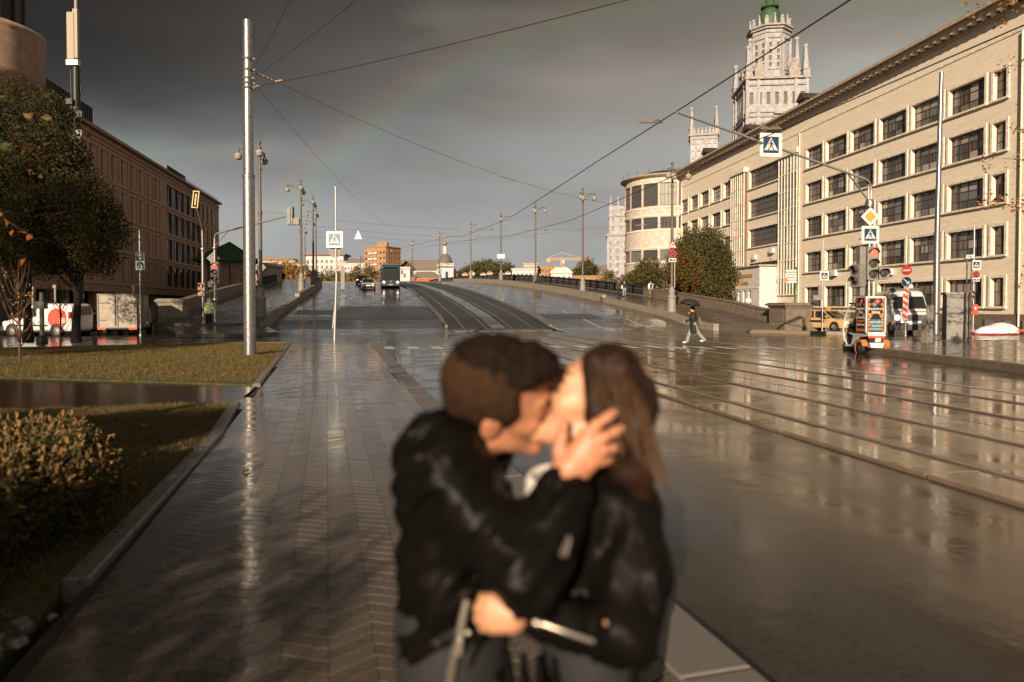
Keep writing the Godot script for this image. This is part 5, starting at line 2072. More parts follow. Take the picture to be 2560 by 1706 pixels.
	put("cable",b.mesh(),"cable",t)
	# posts with small signs in front of the long building
	t = thing("road_sign","post right of the cabinet with a crossing sign and a small red plate","road sign",Vector3(28.008,-0.1,-41.438))
	pole_part(t,6.6,0.04)
	sign_plate(t,"crossing",Vector3(0.1,4.2,0.08),0.56)
	sign_plate(t,"no_stopping",Vector3(0.1,3.63,0.08),0.42)
	sign_plate(t,"tow",Vector3(0.1,3.3,0.08),0.42)
	signal_head(t,Vector3(-0.2,2.35,0.05),["taillight","taillight"],0.22)
	put("red_plate",B.new().box(Vector3(0.08,1.5,0.06),Vector3(0.30,0.62,0.03)).mesh(),"red_print",t)
	put("white_mark",B.new().box(Vector3(0.08,1.58,0.08),Vector3(0.10,0.18,0.012)).mesh(),"sign_white",t)
	t = thing("road_sign","post with a crossing sign and grey sign backs, in front of the yellow taxi","road sign",Vector3(20.944,-0.1,-46.047))
	pole_part(t,6.2,0.04)
	sign_plate(t,"crossing",Vector3(0.08,3.75,0.08),0.6)
	put("sign_back",B.new().box(Vector3(-0.18,2.75,0.06),Vector3(0.28,0.75,0.05)).mesh(),"grey_paint",t)
	put("sign_back",B.new().box(Vector3(-0.36,2.28,0.09),Vector3(0.62,0.32,0.05)).mesh(),"grey_paint",t)
	t = thing("information_board","white notice board with a small orange emblem on a leaning green post","sign",Vector3(21.734,-0.1,-52.749))
	b = B.new()
	b.rod(Vector3.ZERO,Vector3(0.24,4.6,0),0.07,0.06)
	b.ball(Vector3(0.24,4.66,0),0.09,8)
	put("pole",b.mesh(),"green_paint",t)
	put("board",B.new().box(Vector3(-0.22,4.0,0.05),Vector3(0.84,1.0,0.04)).mesh(),"sign_border",t)
	put("field",B.new().box(Vector3(-0.22,4.0,0.075),Vector3(0.76,0.92,0.012)).mesh(),"sign_white",t)
	var txt := ["ВНИМАНИЕ","Автобусы","маршрут","временно"]
	for k in 4:
		put("lettering",text_mesh(txt[k],0.15 if k else 0.17,0.006),"sign_black",t,Transform3D(Basis(),Vector3(-0.2,4.32 - k*0.2,0.085)))
	b = B.new()
	b.prism(P2([0,-0.2,0.2,0,0,0.2,-0.2,0]),0.02,Transform3D(Basis(),Vector3(-0.62,3.72,0.1)))
	put("emblem",b.mesh(),"orange",t)
	# slim curved lamps
	for q in [[Vector3(48.177,-0.1,-80.608),9.2,"slim grey lamp with a curved arm, rising behind the ambulance"],[Vector3(34.608,-0.1,-85.352),7.6,"slim grey lamp with a curved arm, behind the notice board"]]:
		t = thing("curved_lamp",q[2],"street lamp",q[0],0.0,"slim curved lamps before the long building")
		b = B.new()
		var h: float = q[1]
		var pts := PackedVector3Array([Vector3.ZERO,Vector3(0,h - 0.9,0)])
		for k in 6:
			var a := PI/2*(k + 1)/6.0
			pts.append(Vector3(-0.9 + 0.9*cos(a),h - 0.9 + 0.9*sin(a),0))
		pts.append(Vector3(-1.7,h + 0.05,0))
		b.pipe(pts,PackedFloat32Array([0.09,0.06,0.05,0.05,0.05,0.05,0.05,0.05,0.04]),8)
		put("pole",b.mesh(),"steel_thin",t)
		put("lamp_head",B.new().box(Vector3(-2.0,h + 0.03,0),Vector3(0.7,0.1,0.26)).mesh(),"grey_paint",t)
	# heap of white sacks and an orange barrier
	for q in [[Vector3(28.059,0.105,-40.5),0.55,0.42,"smaller white sack lying left of the big sheeted heap"],[Vector3(29.102,0.261,-40.8),1.05,0.62,"big heap under white plastic sheeting beside the red barrier"]]:
		t = thing("white_sacks",q[3],"sacks",Vector3(q[0].x,0.0,q[0].z))
		put("sheeting",lump(q[1],q[2],31 + int(q[1]*10)),"sack",t)
	t = thing("road_barrier","low red barrier strip with dark feet behind the white sacks","barrier",Vector3(30.249,-0.215,-43)*Vector3(1,0,1) + Vector3(0,-0.1,0))
	b = B.new()
	b.box(Vector3(0,0.16,0),Vector3(5.4,0.14,0.12))
	put("strip",b.mesh(),"red_print",t)
	for k in 5:
		put("foot",B.new().box(Vector3(-2.4 + k*1.2,0.4,-0.4),Vector3(0.5,0.8,0.2)).mesh(),"dark_grey",t)
	# white notice standing by the taxi
	t = thing("white_notice","tall narrow white notice board standing between the black car and the taxi","sign",Vector3(24.372,-0.1,-56.889))
	put("board",stone(0.72,1.6,0.06,0.01),"sign_white",t,Transform3D(Basis(),Vector3(0,0.95,0)))
	put("leg",B.new().box(Vector3(-0.25,0.1,0),Vector3(0.06,0.2,0.2)).mesh(),"grey_paint",t)
	put("leg",B.new().box(Vector3(0.25,0.1,0),Vector3(0.06,0.2,0.2)).mesh(),"grey_paint",t)

func lump(w: float,h: float,seed_: int) -> ArrayMesh:
	# a sheeted heap with folds
	var n := FastNoiseLite.new()
	n.seed = seed_
	n.frequency = 1.6
	var b := B.new()
	var rings := []
	for j in 11:
		var ring := []
		for k in 22:
			var a := TAU*k/22
			var f := j/10.0
			var r := w*pow(1.0 - f*f,0.6)*(1.0 + 0.28*n.get_noise_2d(cos(a)*1.5 + f,sin(a)*1.5))
			ring.append(Vector3(cos(a)*r + 0.2*w*f,h*f*(1.0 + 0.1*n.get_noise_2d(a,f*4)),-sin(a)*r*0.7))
		rings.append(ring)
	b.loft(rings)
	return b.mesh()

func left_furniture() -> void:
	var t := thing("road_sign","crossing sign on a thin pole at the end of the paved walk","road sign",Vector3(-8.779,-0.1,-33.722))
	var b := B.new()
	b.rod(Vector3.ZERO,Vector3(0.12,3.3,0),0.06,0.05)
	b.rod(Vector3(0.10,2.4,-0.02),Vector3(0.08,7.6,-0.02),0.042,0.035)
	b.rod(Vector3(-0.1,0.6,-0.06),Vector3(0.1,2.4,-0.02),0.04)
	put("pole",b.mesh(),"steel_thin",t)
	sign_plate(t,"crossing",Vector3(0.05,4.98,0.08),0.81)
	sign_plate(t,"round_back",Vector3(0.03,4.42,-0.06),0.62,0.1)
	t = thing("road_sign","white warning triangle high above the road, hung on a thin wire left of the bus","road sign",Vector3(-15.75,8.88,-70))
	b = B.new()
	b.prism(P2([-0.4,-0.4,0.4,-0.4,0.02,0.5]),0.03,Transform3D())
	put("sign_plate",b.mesh(),"sign_white",t)
	b = B.new()
	b.rod(Vector3(0,0.4,-0.02),Vector3(0,0.75,-0.02),0.02)
	put("hanger",b.mesh(),"cable",t)
	t = thing("road_sign","one way arrow above a road hump sign, on a pole before the box truck","road sign",Vector3(-21.492,-0.1,-39.463))
	pole_part(t,6.1,0.04)
	sign_plate(t,"one_way",Vector3(0.06,4.55,0.08),0.50)
	sign_plate(t,"hump",Vector3(0.06,4.05,0.08),0.52)
	put("side_box",B.new().box(Vector3(-0.34,2.62,0),Vector3(0.12,0.72,0.2)).mesh(),"grey_paint",t)
	b = B.new()
	b.bar(Vector3(-0.34,2.95,0),Vector3(0,2.95,0),0.04)
	b.bar(Vector3(-0.34,2.3,0),Vector3(0,2.3,0),0.04)
	put("bracket",b.mesh(),"grey_paint",t)
	# two signals at the left corner of the bridge
	t = thing("pedestrian_signal","pedestrian signal showing a red figure and red digits on a silver post","traffic light",Vector3(-21.172,-0.1,-46.79))
	b = B.new()
	b.rod(Vector3.ZERO,Vector3(0,5.6,0),0.10,0.09,12)
	b.lathe(Vector3.ZERO,[[0.16,0.0],[0.16,0.1],[0.1,0.2]],12)
	b.lathe(Vector3.ZERO,[[0.09,5.5],[0.17,5.62],[0.05,5.8]],12)
	b.rod(Vector3(0,5.7,0),Vector3(-0.02,6.9,0),0.05,0.045)
	put("post",b.mesh(),"steel",t)
	var o := signal_head(t,Vector3(-0.02,2.85,0.16),["lens_off","lens_off"],0.32,0.05)
	var fig := []
	for p in walking_figure():
		var s := PackedVector2Array()
		for q in p:
			s.append(Vector2(q.x*0.75,q.y)*0.46)
		fig.append(s)
	b = B.new()
	for p in fig:
		b.prism(p,0.01,Transform3D(Basis(),Vector3(0,0.2,0.135)))
	put("red_figure_light",b.mesh(),"signal_red",o)
	put("red_digits_light",text_mesh("45",0.26,0.01),"signal_red",o,Transform3D(Basis(),Vector3(0,-0.24,0.135)))
	put("call_box",B.new().box(Vector3(-0.2,1.25,0.05),Vector3(0.16,0.4,0.2)).mesh(),"grey_paint",t)
	t = thing("yellow_frame","tilted yellow rectangular frame on a bent dark arm above the pedestrian signal","sign frame",Vector3(-21.657,6.536,-48))
	b = B.new()
	b.pipe(PackedVector3Array([Vector3(0,0,0),Vector3(-0.08,0.5,0),Vector3(-0.3,1.4,0),Vector3(-0.46,2.0,0)]),PackedFloat32Array([0.05]),7)
	put("arm",b.mesh(),"dark_metal",t)
	b = B.new()
	var bs := Basis(Vector3.BACK,-0.12)
	var mid := Vector3(-0.52,2.55,0)
	for s in [-1,1]:
		b.box(mid + bs*Vector3(s*0.19,0,0),Vector3(0.07,1.2,0.06),bs)
		b.box(mid + bs*Vector3(0,s*0.57,0),Vector3(0.44,0.07,0.062),bs)
	b.box(mid,Vector3(0.1,0.8,0.04),bs)
	put("frame",b.mesh(),"yellow_frame",t)
	var base := Vector3(-20.027,-0.1,-46.047)
	t = thing("signal_mast","traffic light showing red on a silver post with a bent arm reaching towards the bridge","traffic light",base)
	b = B.new()
	b.rod(Vector3.ZERO,Vector3(0,5.6,0),0.105,0.09,12)
	b.lathe(Vector3.ZERO,[[0.18,0.0],[0.18,0.12],[0.11,0.3]],12)
	b.lathe(Vector3.ZERO,[[0.13,2.0],[0.22,2.1],[0.13,2.3]],10)
	b.lathe(Vector3.ZERO,[[0.09,5.5],[0.16,5.62],[0.08,5.75]],12)
	put("post",b.mesh(),"steel",t)
	var end := Vector3(-11.606,6.393,-36) - base
	b = B.new()
	var c := Vector3(0,6.55,0)
	b.pipe(PackedVector3Array([Vector3(0,5.6,0),Vector3(0,6.2,0),c + (end - c)*0.012 - Vector3(0,0.1,0),c + (end - c)*0.04,end]),PackedFloat32Array([0.06,0.06,0.06,0.055,0.04]),8)
	b.rod(Vector3(0,5.7,0),c + (end - c)*0.22,0.025)
	put("arm",b.mesh(),"steel_thin",t)
	signal_head(t,Vector3(0.08,3.95,0.16),["signal_red","lens_off","lens_off"],0.36,0.05)
	b = B.new()
	b.box(end + Vector3(-0.10,-0.05,0.0),Vector3(0.17,0.92,0.3))
	b.box(end + Vector3(0.06,-0.05,0.0),Vector3(0.08,0.96,0.34))
	put("signal_back",b.mesh(),"grey_paint",t)
	put("signal_back",B.new().box(end + Vector3(0.27,-0.35,0),Vector3(0.34,0.32,0.26)).mesh(),"grey_paint",t)
	sign_plate(t,"diamond_back",Vector3(-0.16,4.95,-0.12),0.6,0.3)
	put("side_plate",B.new().box(Vector3(-0.32,3.2,0),Vector3(0.3,0.42,0.05)).mesh(),"grey_paint",t)
	# road signs seen from behind beside the silver pole
	t = thing("road_sign","grey diamond and round sign backs on a pole just right of the silver pole","road sign",Vector3(-19.539,-0.1,-52.749))
	pole_part(t,5.4,0.045)
	sign_plate(t,"diamond_back",Vector3(0.1,4.7,0.05),0.68,0.0)
	sign_plate(t,"round_back",Vector3(-0.02,3.6,0.05),0.62,0.0)
	put("red_plate",B.new().box(Vector3(-0.25,4.0,0.04),Vector3(0.2,0.3,0.03)).mesh(),"red_print",t)
	put("red_stripes",B.new().box(Vector3(0.14,1.3,0.02),Vector3(0.09,1.9,0.03)).mesh(),"grey_paint",t)
	t = thing("median_post","narrow grey post with a long plate standing on the bridge left of the cars","post",W(-3.4,84.0))
	put("plate",B.new().box(Vector3(0,1.6,0),Vector3(0.45,2.6,0.08)).mesh(),"grey_paint",t)
	put("pole",B.new().rod(Vector3.ZERO,Vector3(0,3.0,-0.1),0.05).mesh(),"dark_grey",t)
	t = thing("grey_post","grey street post with a boxed head and a black foot between the tree trunks","post",Vector3(-21.955,-0.1,-31.867))
	b = B.new()
	b.rod(Vector3.ZERO,Vector3(0,2.35,0),0.10,0.09,10)
	put("post",b.mesh(),"grey_paint",t)
	put("head",B.new().box(Vector3(-0.05,1.75,0.02),Vector3(0.5,0.34,0.3)).mesh(),"grey_paint",t)
	b = B.new()
	b.lathe(Vector3.ZERO,[[0.24,0.0],[0.24,0.15],[0.16,0.3],[0.1,0.34]],12)
	put("foot",b.mesh(),"black",t)
	for q in [[Vector3(-28.957,-0.1,-43.295),2.1,"pale thin post beside the white van, between the trunks"],[Vector3(-30.378,-0.1,-43.295),2.0,"pale thin post close behind the left tree trunk"]]:
		t = thing("thin_post",q[2],"post",q[0])
		b = B.new()
		b.rod(Vector3.ZERO,Vector3(0,q[1] + 0.9,0),0.07,0.07,8)
		put("post",b.mesh(),"lamp_stone",t)
		put("cap",B.new().box(Vector3(0,q[1] + 0.85,0),Vector3(0.2,0.2,0.2)).mesh(),"lamp_stone",t)
	# twin bell lamps on the slope behind the bridge
	t = thing("twin_lamp","pale twin lamp with two hanging bells, before the orange trees beyond the railing","street lamp",Vector3(-41.959,1.6,-120)*Vector3(1,0,1))
	b = B.new()
	b.rod(Vector3.ZERO,Vector3(0,7.4,0),0.12,0.09,8)
	for s in [-1,1]:
		var pts := PackedVector3Array()
		for k in 7:
			var a := PI*k/6.0
			pts.append(Vector3(s*(0.35 - 0.35*cos(a) + 0.1*k/6.0*3),6.9 + 0.85*sin(a*0.8),0))
		b.pipe(pts,PackedFloat32Array([0.06]),6)
		b.lathe(Vector3(s*1.0,6.2,0),[[0.36,0.0],[0.2,0.35],[0.08,0.8]],10)
	b.lathe(Vector3.ZERO,[[0.1,7.4],[0.18,7.6],[0.02,7.9]],8)
	put("lamp_body",b.mesh(),"lamp_stone",t)

func wire(label: String,pts: Array,r: float,sag: float,group := "overhead wires") -> Node3D:
	var p := PackedVector3Array()
	for k in pts.size() - 1:
		var a: Vector3 = pts[k]
		var e: Vector3 = pts[k + 1]
		for j in 10:
			var f := j/10.0
			p.append(a.lerp(e,f) - Vector3(0,sag*4.0*f*(1.0 - f),0))
	p.append(pts[pts.size() - 1])
	var b := B.new()
	b.pipe(p,PackedFloat32Array([r]),6)
	var o := put("overhead_wire",b.mesh(),"cable")
	tag(o,label,"wire",group)
	return o

func insulator(parent: Node3D,a: Vector3,e: Vector3,r: float) -> void:
	var b := B.new()
	var n := 6
	for k in n:
		b.rod(a.lerp(e,(k + 0.1)/n),a.lerp(e,(k + 0.7)/n),r,r*0.8,8)
		b.rod(a.lerp(e,(k + 0.7)/n),a.lerp(e,(k + 1.1)/n),r*0.55,-1.0,6)
	put("insulator",b.mesh(),"insulator",parent)

func wires() -> void:
	var at := Vector3(-8.453,0,-22.002)
	var a := at + Vector3(0.16,8.6,0.03)
	var e := Vector3(3.407,7.499,-12.5)
	var o := wire("thick wire running from the silver pole up to the right over the street",[a,e],0.011,0.1)
	insulator(o,a + Vector3(0.02,0.0,0),a + (e - a).normalized()*0.4,0.03)
	insulator(o,a + (e - a).normalized()*1.35,a + (e - a).normalized()*1.65,0.04)
	a = at + Vector3(0.14,9.1,0.05)
	e = Vector3(-3.723,7.208,-12)
	o = wire("thin wire running steeply up from the silver pole, the left one",[a,e],0.006,0.05)
	a = at + Vector3(0.15,8.85,0.05)
	e = Vector3(-2.471,7.125,-12)
	o = wire("thin wire running up to the right from the silver pole, the second one",[a,e],0.006,0.05)
	insulator(o,a,a + (e - a).normalized()*0.3,0.04)
	a = at + Vector3(0.16,9.12,0.0)
	e = W(23.7,51.4,8.8)
	o = wire("long thin wire from the silver pole across to the nearest right lamp",[a,e],0.007,1.3)
	insulator(o,a + Vector3(0.03,-0.01,0),a + (e - a).normalized()*1.0 - Vector3(0,0.12,0),0.035)
	var m := a.lerp(e,0.36) - Vector3(0,1.3*4*0.36*0.64,0)
	var m2 := a.lerp(e,0.40) - Vector3(0,1.3*4*0.40*0.60,0)
	insulator(o,m,m2,0.035)
	a = at + Vector3(0.18,8.75,-0.03)
	e = W(2.0,75.2,7.4)
	o = wire("thin wire falling from the silver pole towards the middle of the bridge",[a,e],0.006,0.5)
	m = a.lerp(e,0.62) - Vector3(0,0.47,0)
	insulator(o,m,m + (e - a).normalized()*0.8,0.03)
	# contact wires over the two tracks
	for k in 2:
		var u := 6.8 if k == 0 else 10.1
		var pts := []
		for s in [-6.0,6.0,20.0,34.0,51.0,63.0,75.0,86.0,97.0,107.0,117.6,139.0,164.0]:
			pts.append(W(u,s,6.15))
		o = wire("tram contact wire over the left track" if k == 0 else "tram contact wire over the right track, crossing the cream building",pts,0.013,0.02)
		for s in [16.0,40.0,60.0,75.2]:
			var p := W(u,s,6.2)
			var b := B.new()
			b.prism(P2([-0.3,0.06,0.3,0.06,0.18,0.16,0.0,0.1,-0.18,0.16]),0.06,Transform3D(Basis(),p))
			put("hanger",b.mesh(),"lamp_iron",o)
	# cross spans between the lamp posts
	var names := ["cross wire between the first pair of lamps on the bridge","cross wire between the second pair of lamps on the bridge","cross wire between the third pair of lamps on the bridge","farthest cross wire between lamps on the bridge"]
	var spans := [51.4,75.6,97.0,118.0]
	for k in 4:
		var s: float = spans[k]
		a = W(-7.5,s,7.6)
		e = W(23.7,s,7.6)
		o = wire(names[k],[a,e],0.010 if k else 0.007,1.0)
		for f in [0.12,0.45,0.57,0.9]:
			var p := a.lerp(e,f) - Vector3(0,4.0*f*(1.0 - f),0)
			var p2 := a.lerp(e,f + 0.03) - Vector3(0,4.0*(f + 0.03)*(0.97 - f),0)
			insulator(o,p,p2,0.04)

# ---------------------------------------------------------------- vehicles: local +z is the front,y = 0 the road
func section(z: float,hw: float,y0: float,y1: float,tum := 0.1) -> Array:
	var h := y1 - y0
	var half := [[0.80,0.0],[0.95,0.03],[1.0,0.14],[1.0,0.45],[1.0 - tum*0.5,0.72],[1.0 - tum,0.90],[0.90 - tum,0.975],[0.62 - tum*0.6,1.0]]
	var out := []
	for q in half:
		out.append(Vector3(q[0]*hw,y0 + q[1]*h,z))
	for k in range(half.size() - 1,-1,-1):
		out.append(Vector3(-half[k][0]*hw,y0 + half[k][1]*h,z))
	return out

func wheel(t: Node3D,at: Vector3,r: float,w := 0.2) -> void:
	var side := signf(at.x)
	var turn := Basis(Vector3.BACK,-PI/2*side)
	var b := B.new()
	b.lathe(Vector3(at.x - side*w,at.y,at.z),[[r*0.62,0.0],[r*0.95,0.0],[r,0.03],[r,w - 0.03],[r*0.95,w],[r*0.66,w]],20,0,TAU,turn)
	var o := put("wheel",b.mesh(),"tyre",t)
	b = B.new()
	b.lathe(Vector3(at.x - side*0.05,at.y,at.z),[[r*0.66,0.0],[r*0.6,0.03],[r*0.3,0.015],[r*0.15,0.04],[0.001,0.045]],16,0,TAU,turn)
	put("rim",b.mesh(),"rim_metal",o)

func panel(t: Node3D,called: String,material: String,corners: Array,thick := 0.015) -> MeshInstance3D:
	# a thin slab over four corners,anticlockwise seen from outside
	var a: Vector3 = corners[0]
	var n: Vector3 = (corners[1] - a).cross(corners[2] - a).normalized()*thick
	var b := B.new()
	b.quad(corners[0] + n,corners[1] + n,corners[2] + n,corners[3] + n)
	for k in 4:
		var p: Vector3 = corners[k]
		var q: Vector3 = corners[(k + 1) % 4]
		b.quad(p,q,q + n,p + n)
	return put(called,b.mesh(),material,t)

func mirrored(c: Array) -> Array:
	var out := []
	for k in range(c.size() - 1,-1,-1):
		out.append(Vector3(-c[k].x,c[k].y,c[k].z))
	return out

func sedan(label: String,at: Vector3,turn: float,paint: String,hatch := false,group := "") -> Node3D:
	var t := thing("parked_car" if group == "" else "car",label,"car",at,turn,group)
	var rings := []
	var rear := -2.1
	for q in [[rear,0.72,0.36,0.86],[rear + 0.08,0.80,0.24,0.95],[rear + 0.5,0.86,0.2,0.98],[-1.0,0.88,0.2,0.97],[0.0,0.88,0.2,0.95],[0.9,0.88,0.2,0.93],[1.5,0.86,0.2,0.88],[1.95,0.82,0.22,0.78],[2.12,0.74,0.26,0.66],[2.16,0.62,0.32,0.58]]:
		rings.append(section(q[0],q[1],q[2],q[3],0.06))
	put("body",B.new().loft(rings).mesh(),paint,t)
	var rz := -1.95 if hatch else -1.35
	rings = []
	for q in [[0.93,rz - (0.12 if hatch else 0.35),1.05,0.80],[1.16,rz + 0.0,0.62,0.745],[1.36,rz + 0.32,0.24,0.66],[1.44,rz + 0.62,-0.02,0.58]]:
		var ring := []
		for p in [[1,q[1]],[1,(q[1] + q[2])/2],[1,q[2]],[0.5,q[2] + 0.10],[-0.5,q[2] + 0.10],[-1,q[2]],[-1,(q[1] + q[2])/2],[-1,q[1]],[-0.5,q[1] - 0.06],[0.5,q[1] - 0.06]]:
			ring.append(Vector3(p[0]*q[3],q[0],p[1]))
		ring.reverse()
		rings.append(ring)
	put("windows",B.new().loft(rings).mesh(),"car_glass",t)
	rings = []
	for q in [[1.37,rz + 0.33,0.24,0.665],[1.44,rz + 0.45,0.14,0.63],[1.465,rz + 0.7,-0.12,0.5]]:
		var ring := []
		for p in [[1,q[1]],[1,q[2]],[0.5,q[2] + 0.1],[-0.5,q[2] + 0.1],[-1,q[2]],[-1,q[1]],[-0.5,q[1] - 0.06],[0.5,q[1] - 0.06]]:
			ring.append(Vector3(p[0]*q[3],q[0],p[1]))
		ring.reverse()
		rings.append(ring)
	put("roof",B.new().loft(rings).mesh(),paint,t)
	for s in [-1,1]:
		var b := B.new()
		b.bar(Vector3(s*0.80,0.93,0.98),Vector3(s*0.655,1.4,0.20),0.07)
		b.bar(Vector3(s*0.805,0.93,(rz + 1.0)/2 - 0.2),Vector3(s*0.665,1.4,(rz + 0.3)/2),0.07)
		b.bar(Vector3(s*0.79,0.93,rz - 0.2),Vector3(s*0.655,1.4,rz + 0.4),0.10)
		put("pillar",b.mesh(),paint,t)
		put("mirror",B.new().ball(Vector3(s*0.95,1.0,0.72),0.12,10,0.75).mesh(),paint,t)
		put("headlight",B.new().ball(Vector3(s*0.62,0.66,1.98),0.17,10,0.6).mesh(),"headlight",t)
		put("taillight",B.new().box(Vector3(s*0.66,0.78,rear - 0.0),Vector3(0.26,0.16,0.2)).mesh(),"taillight",t)
		for z in [1.3,-1.3]:
			put("wheel_arch",B.new().lathe(Vector3(s*0.70,0.32,z),[[0.37,0.0],[0.37,0.19],[0.3,0.192]],18,0,TAU,Basis(Vector3.BACK,-PI/2*s)).mesh(),"black",t)
			wheel(t,Vector3(s*0.90,0.31,z),0.31)
	put("grille",B.new().box(Vector3(0,0.62,2.1),Vector3(0.8,0.14,0.12)).mesh(),"black",t)
	put("bumper",B.new().box(Vector3(0,0.36,2.12),Vector3(1.1,0.16,0.1)).mesh(),"bumper",t)
	put("number_plate",B.new().box(Vector3(0,0.47,2.185),Vector3(0.52,0.11,0.02)).mesh(),"plate",t)
	return t

func build_vehicles() -> void:
	# oncoming on the bridge
	var c := W(1.3,84.5)
	var car := sedan("white car with headlights, driving towards the viewer beside the bus",Vector3(-18.714,1.6,-89)*Vector3(1,0,1) + Vector3(0,along(RISE,90.0) + 0.01,0),0.2,"car_silver",false,"cars on the bridge")
	var car2 := sedan("black car with lit headlights, behind the white car on the bridge",Vector3(-23.501,1.6,-107)*Vector3(1,0,1) + Vector3(0,along(RISE,108.5) + 0.01,0),0.2,"car_black",true,"cars on the bridge")
	for o in car2.get_children():
		if String(o.name).begins_with("headlight"):
			o.material_override = mats["headlight_lit"]
	city_bus()
	# parked along the long building
	var taxi := sedan("yellow taxi parked in front of the cream building",Vector3(21.666,-0.1,-46.79),0.4,"car_yellow")
	put("taxi_sign",B.new().box(Vector3(0,1.55,0.0),Vector3(0.32,0.12,0.16)).mesh(),"sign_yellow",taxi)
	for s in [-1,1]:
		put("check_band",B.new().box(Vector3(s*0.882,0.68,-0.3),Vector3(0.012,0.16,1.5)).mesh(),"sign_black",taxi)
	sedan("black hatchback parked beside the right stone pedestal",Vector3(20.903,-0.1,-50.019),0.2,"car_black",true)
	ambulance()
	# left side street
	panel_van()
	var dark := sedan("black car with red tail lights between the white van and the box truck",Vector3(-24.485,-0.1,-41.438),2.05,"car_black",true)
	for o in dark.get_children():
		if String(o.name).begins_with("taillight"):
			o.material_override = mats["taillight_lit"]
	box_truck()
	delivery_scooter()

func city_bus() -> void:
	var t := thing("city_bus","dark blue city bus with a black front coming over the bridge","bus",Vector3(-16.327,1.6,-92)*Vector3(1,0,1) + Vector3(0,along(RISE,93.5),0),0.2)
	var rings := []
	for q in [[-10.5,1.24,0.32,3.2],[-0.6,1.26,0.32,3.22],[-0.15,1.26,0.3,3.18],[0.0,1.22,0.34,3.05],[0.06,1.1,0.45,2.9]]:
		var ring := []
		var k := 0.16
		for p in [[1,0,0,0],[1,1,0,-k],[1,1,-k,0]]:
			ring.append(Vector3(q[1] + p[2],(q[2] if p[1] == 0 else q[3]) + p[3],q[0]))
		for p in [[-1,1,k,0],[-1,1,0,-k],[-1,0,0,0]]:
			ring.append(Vector3(-q[1] + p[2],(q[2] if p[1] == 0 else q[3]) + p[3],q[0]))
		rings.append(ring)
	put("body",B.new().loft(rings).mesh(),"bus_blue",t)
	put("roof_pod",B.new().box(Vector3(0,3.28,-4.0),Vector3(1.9,0.26,6.0)).mesh(),"dark_grey",t)
	panel(t,"windscreen","car_glass",[Vector3(-1.1,1.15,0.07),Vector3(1.1,1.15,0.07),Vector3(1.08,2.55,0.06),Vector3(-1.08,2.55,0.06)],0.03)
	panel(t,"route_display","glass_black",[Vector3(-1.0,2.6,0.06),Vector3(1.0,2.6,0.06),Vector3(0.98,2.9,0.05),Vector3(-0.98,2.9,0.05)],0.035)
	put("front_mask",B.new().box(Vector3(0,0.92,0.06),Vector3(2.25,0.42,0.06)).mesh(),"black_print",t)
	put("bumper",B.new().box(Vector3(0,0.52,0.05),Vector3(2.45,0.30,0.12)).mesh(),"bus_blue",t)
	put("number_plate",B.new().box(Vector3(0,0.52,0.125),Vector3(0.52,0.12,0.02)).mesh(),"sign_yellow",t)
	put("emblem",B.new().prism(circle2(0.12,14),0.02,Transform3D(Basis(),Vector3(0,0.95,0.11))).mesh(),"rim_metal",t)
	for s in [-1,1]:
		put("headlight",B.new().box(Vector3(s*0.92,0.85,0.1),Vector3(0.28,0.26,0.05),Basis(Vector3.BACK,s*0.3)).mesh(),"headlight_lit",t)
		var b := B.new()
		b.bar(Vector3(s*1.2,2.7,0.0),Vector3(s*1.48,2.5,0.15),0.05)
		b.box(Vector3(s*1.5,2.2,0.16),Vector3(0.2,0.5,0.12))
		put("mirror",b.mesh(),"black",t)
		for z in [-2.2,-8.2]:
			wheel(t,Vector3(s*1.27,0.48,z),0.48,0.3)
		for k in 6:
			var c := [Vector3(s*1.262,1.2,-1.0 - k*1.5),Vector3(s*1.262,1.2,-2.4 - k*1.5),Vector3(s*1.262,2.5,-2.4 - k*1.5),Vector3(s*1.262,2.5,-1.0 - k*1.5)]
			if s < 0:
				c.reverse()
			panel(t,"side_window","car_glass",c,0.012)

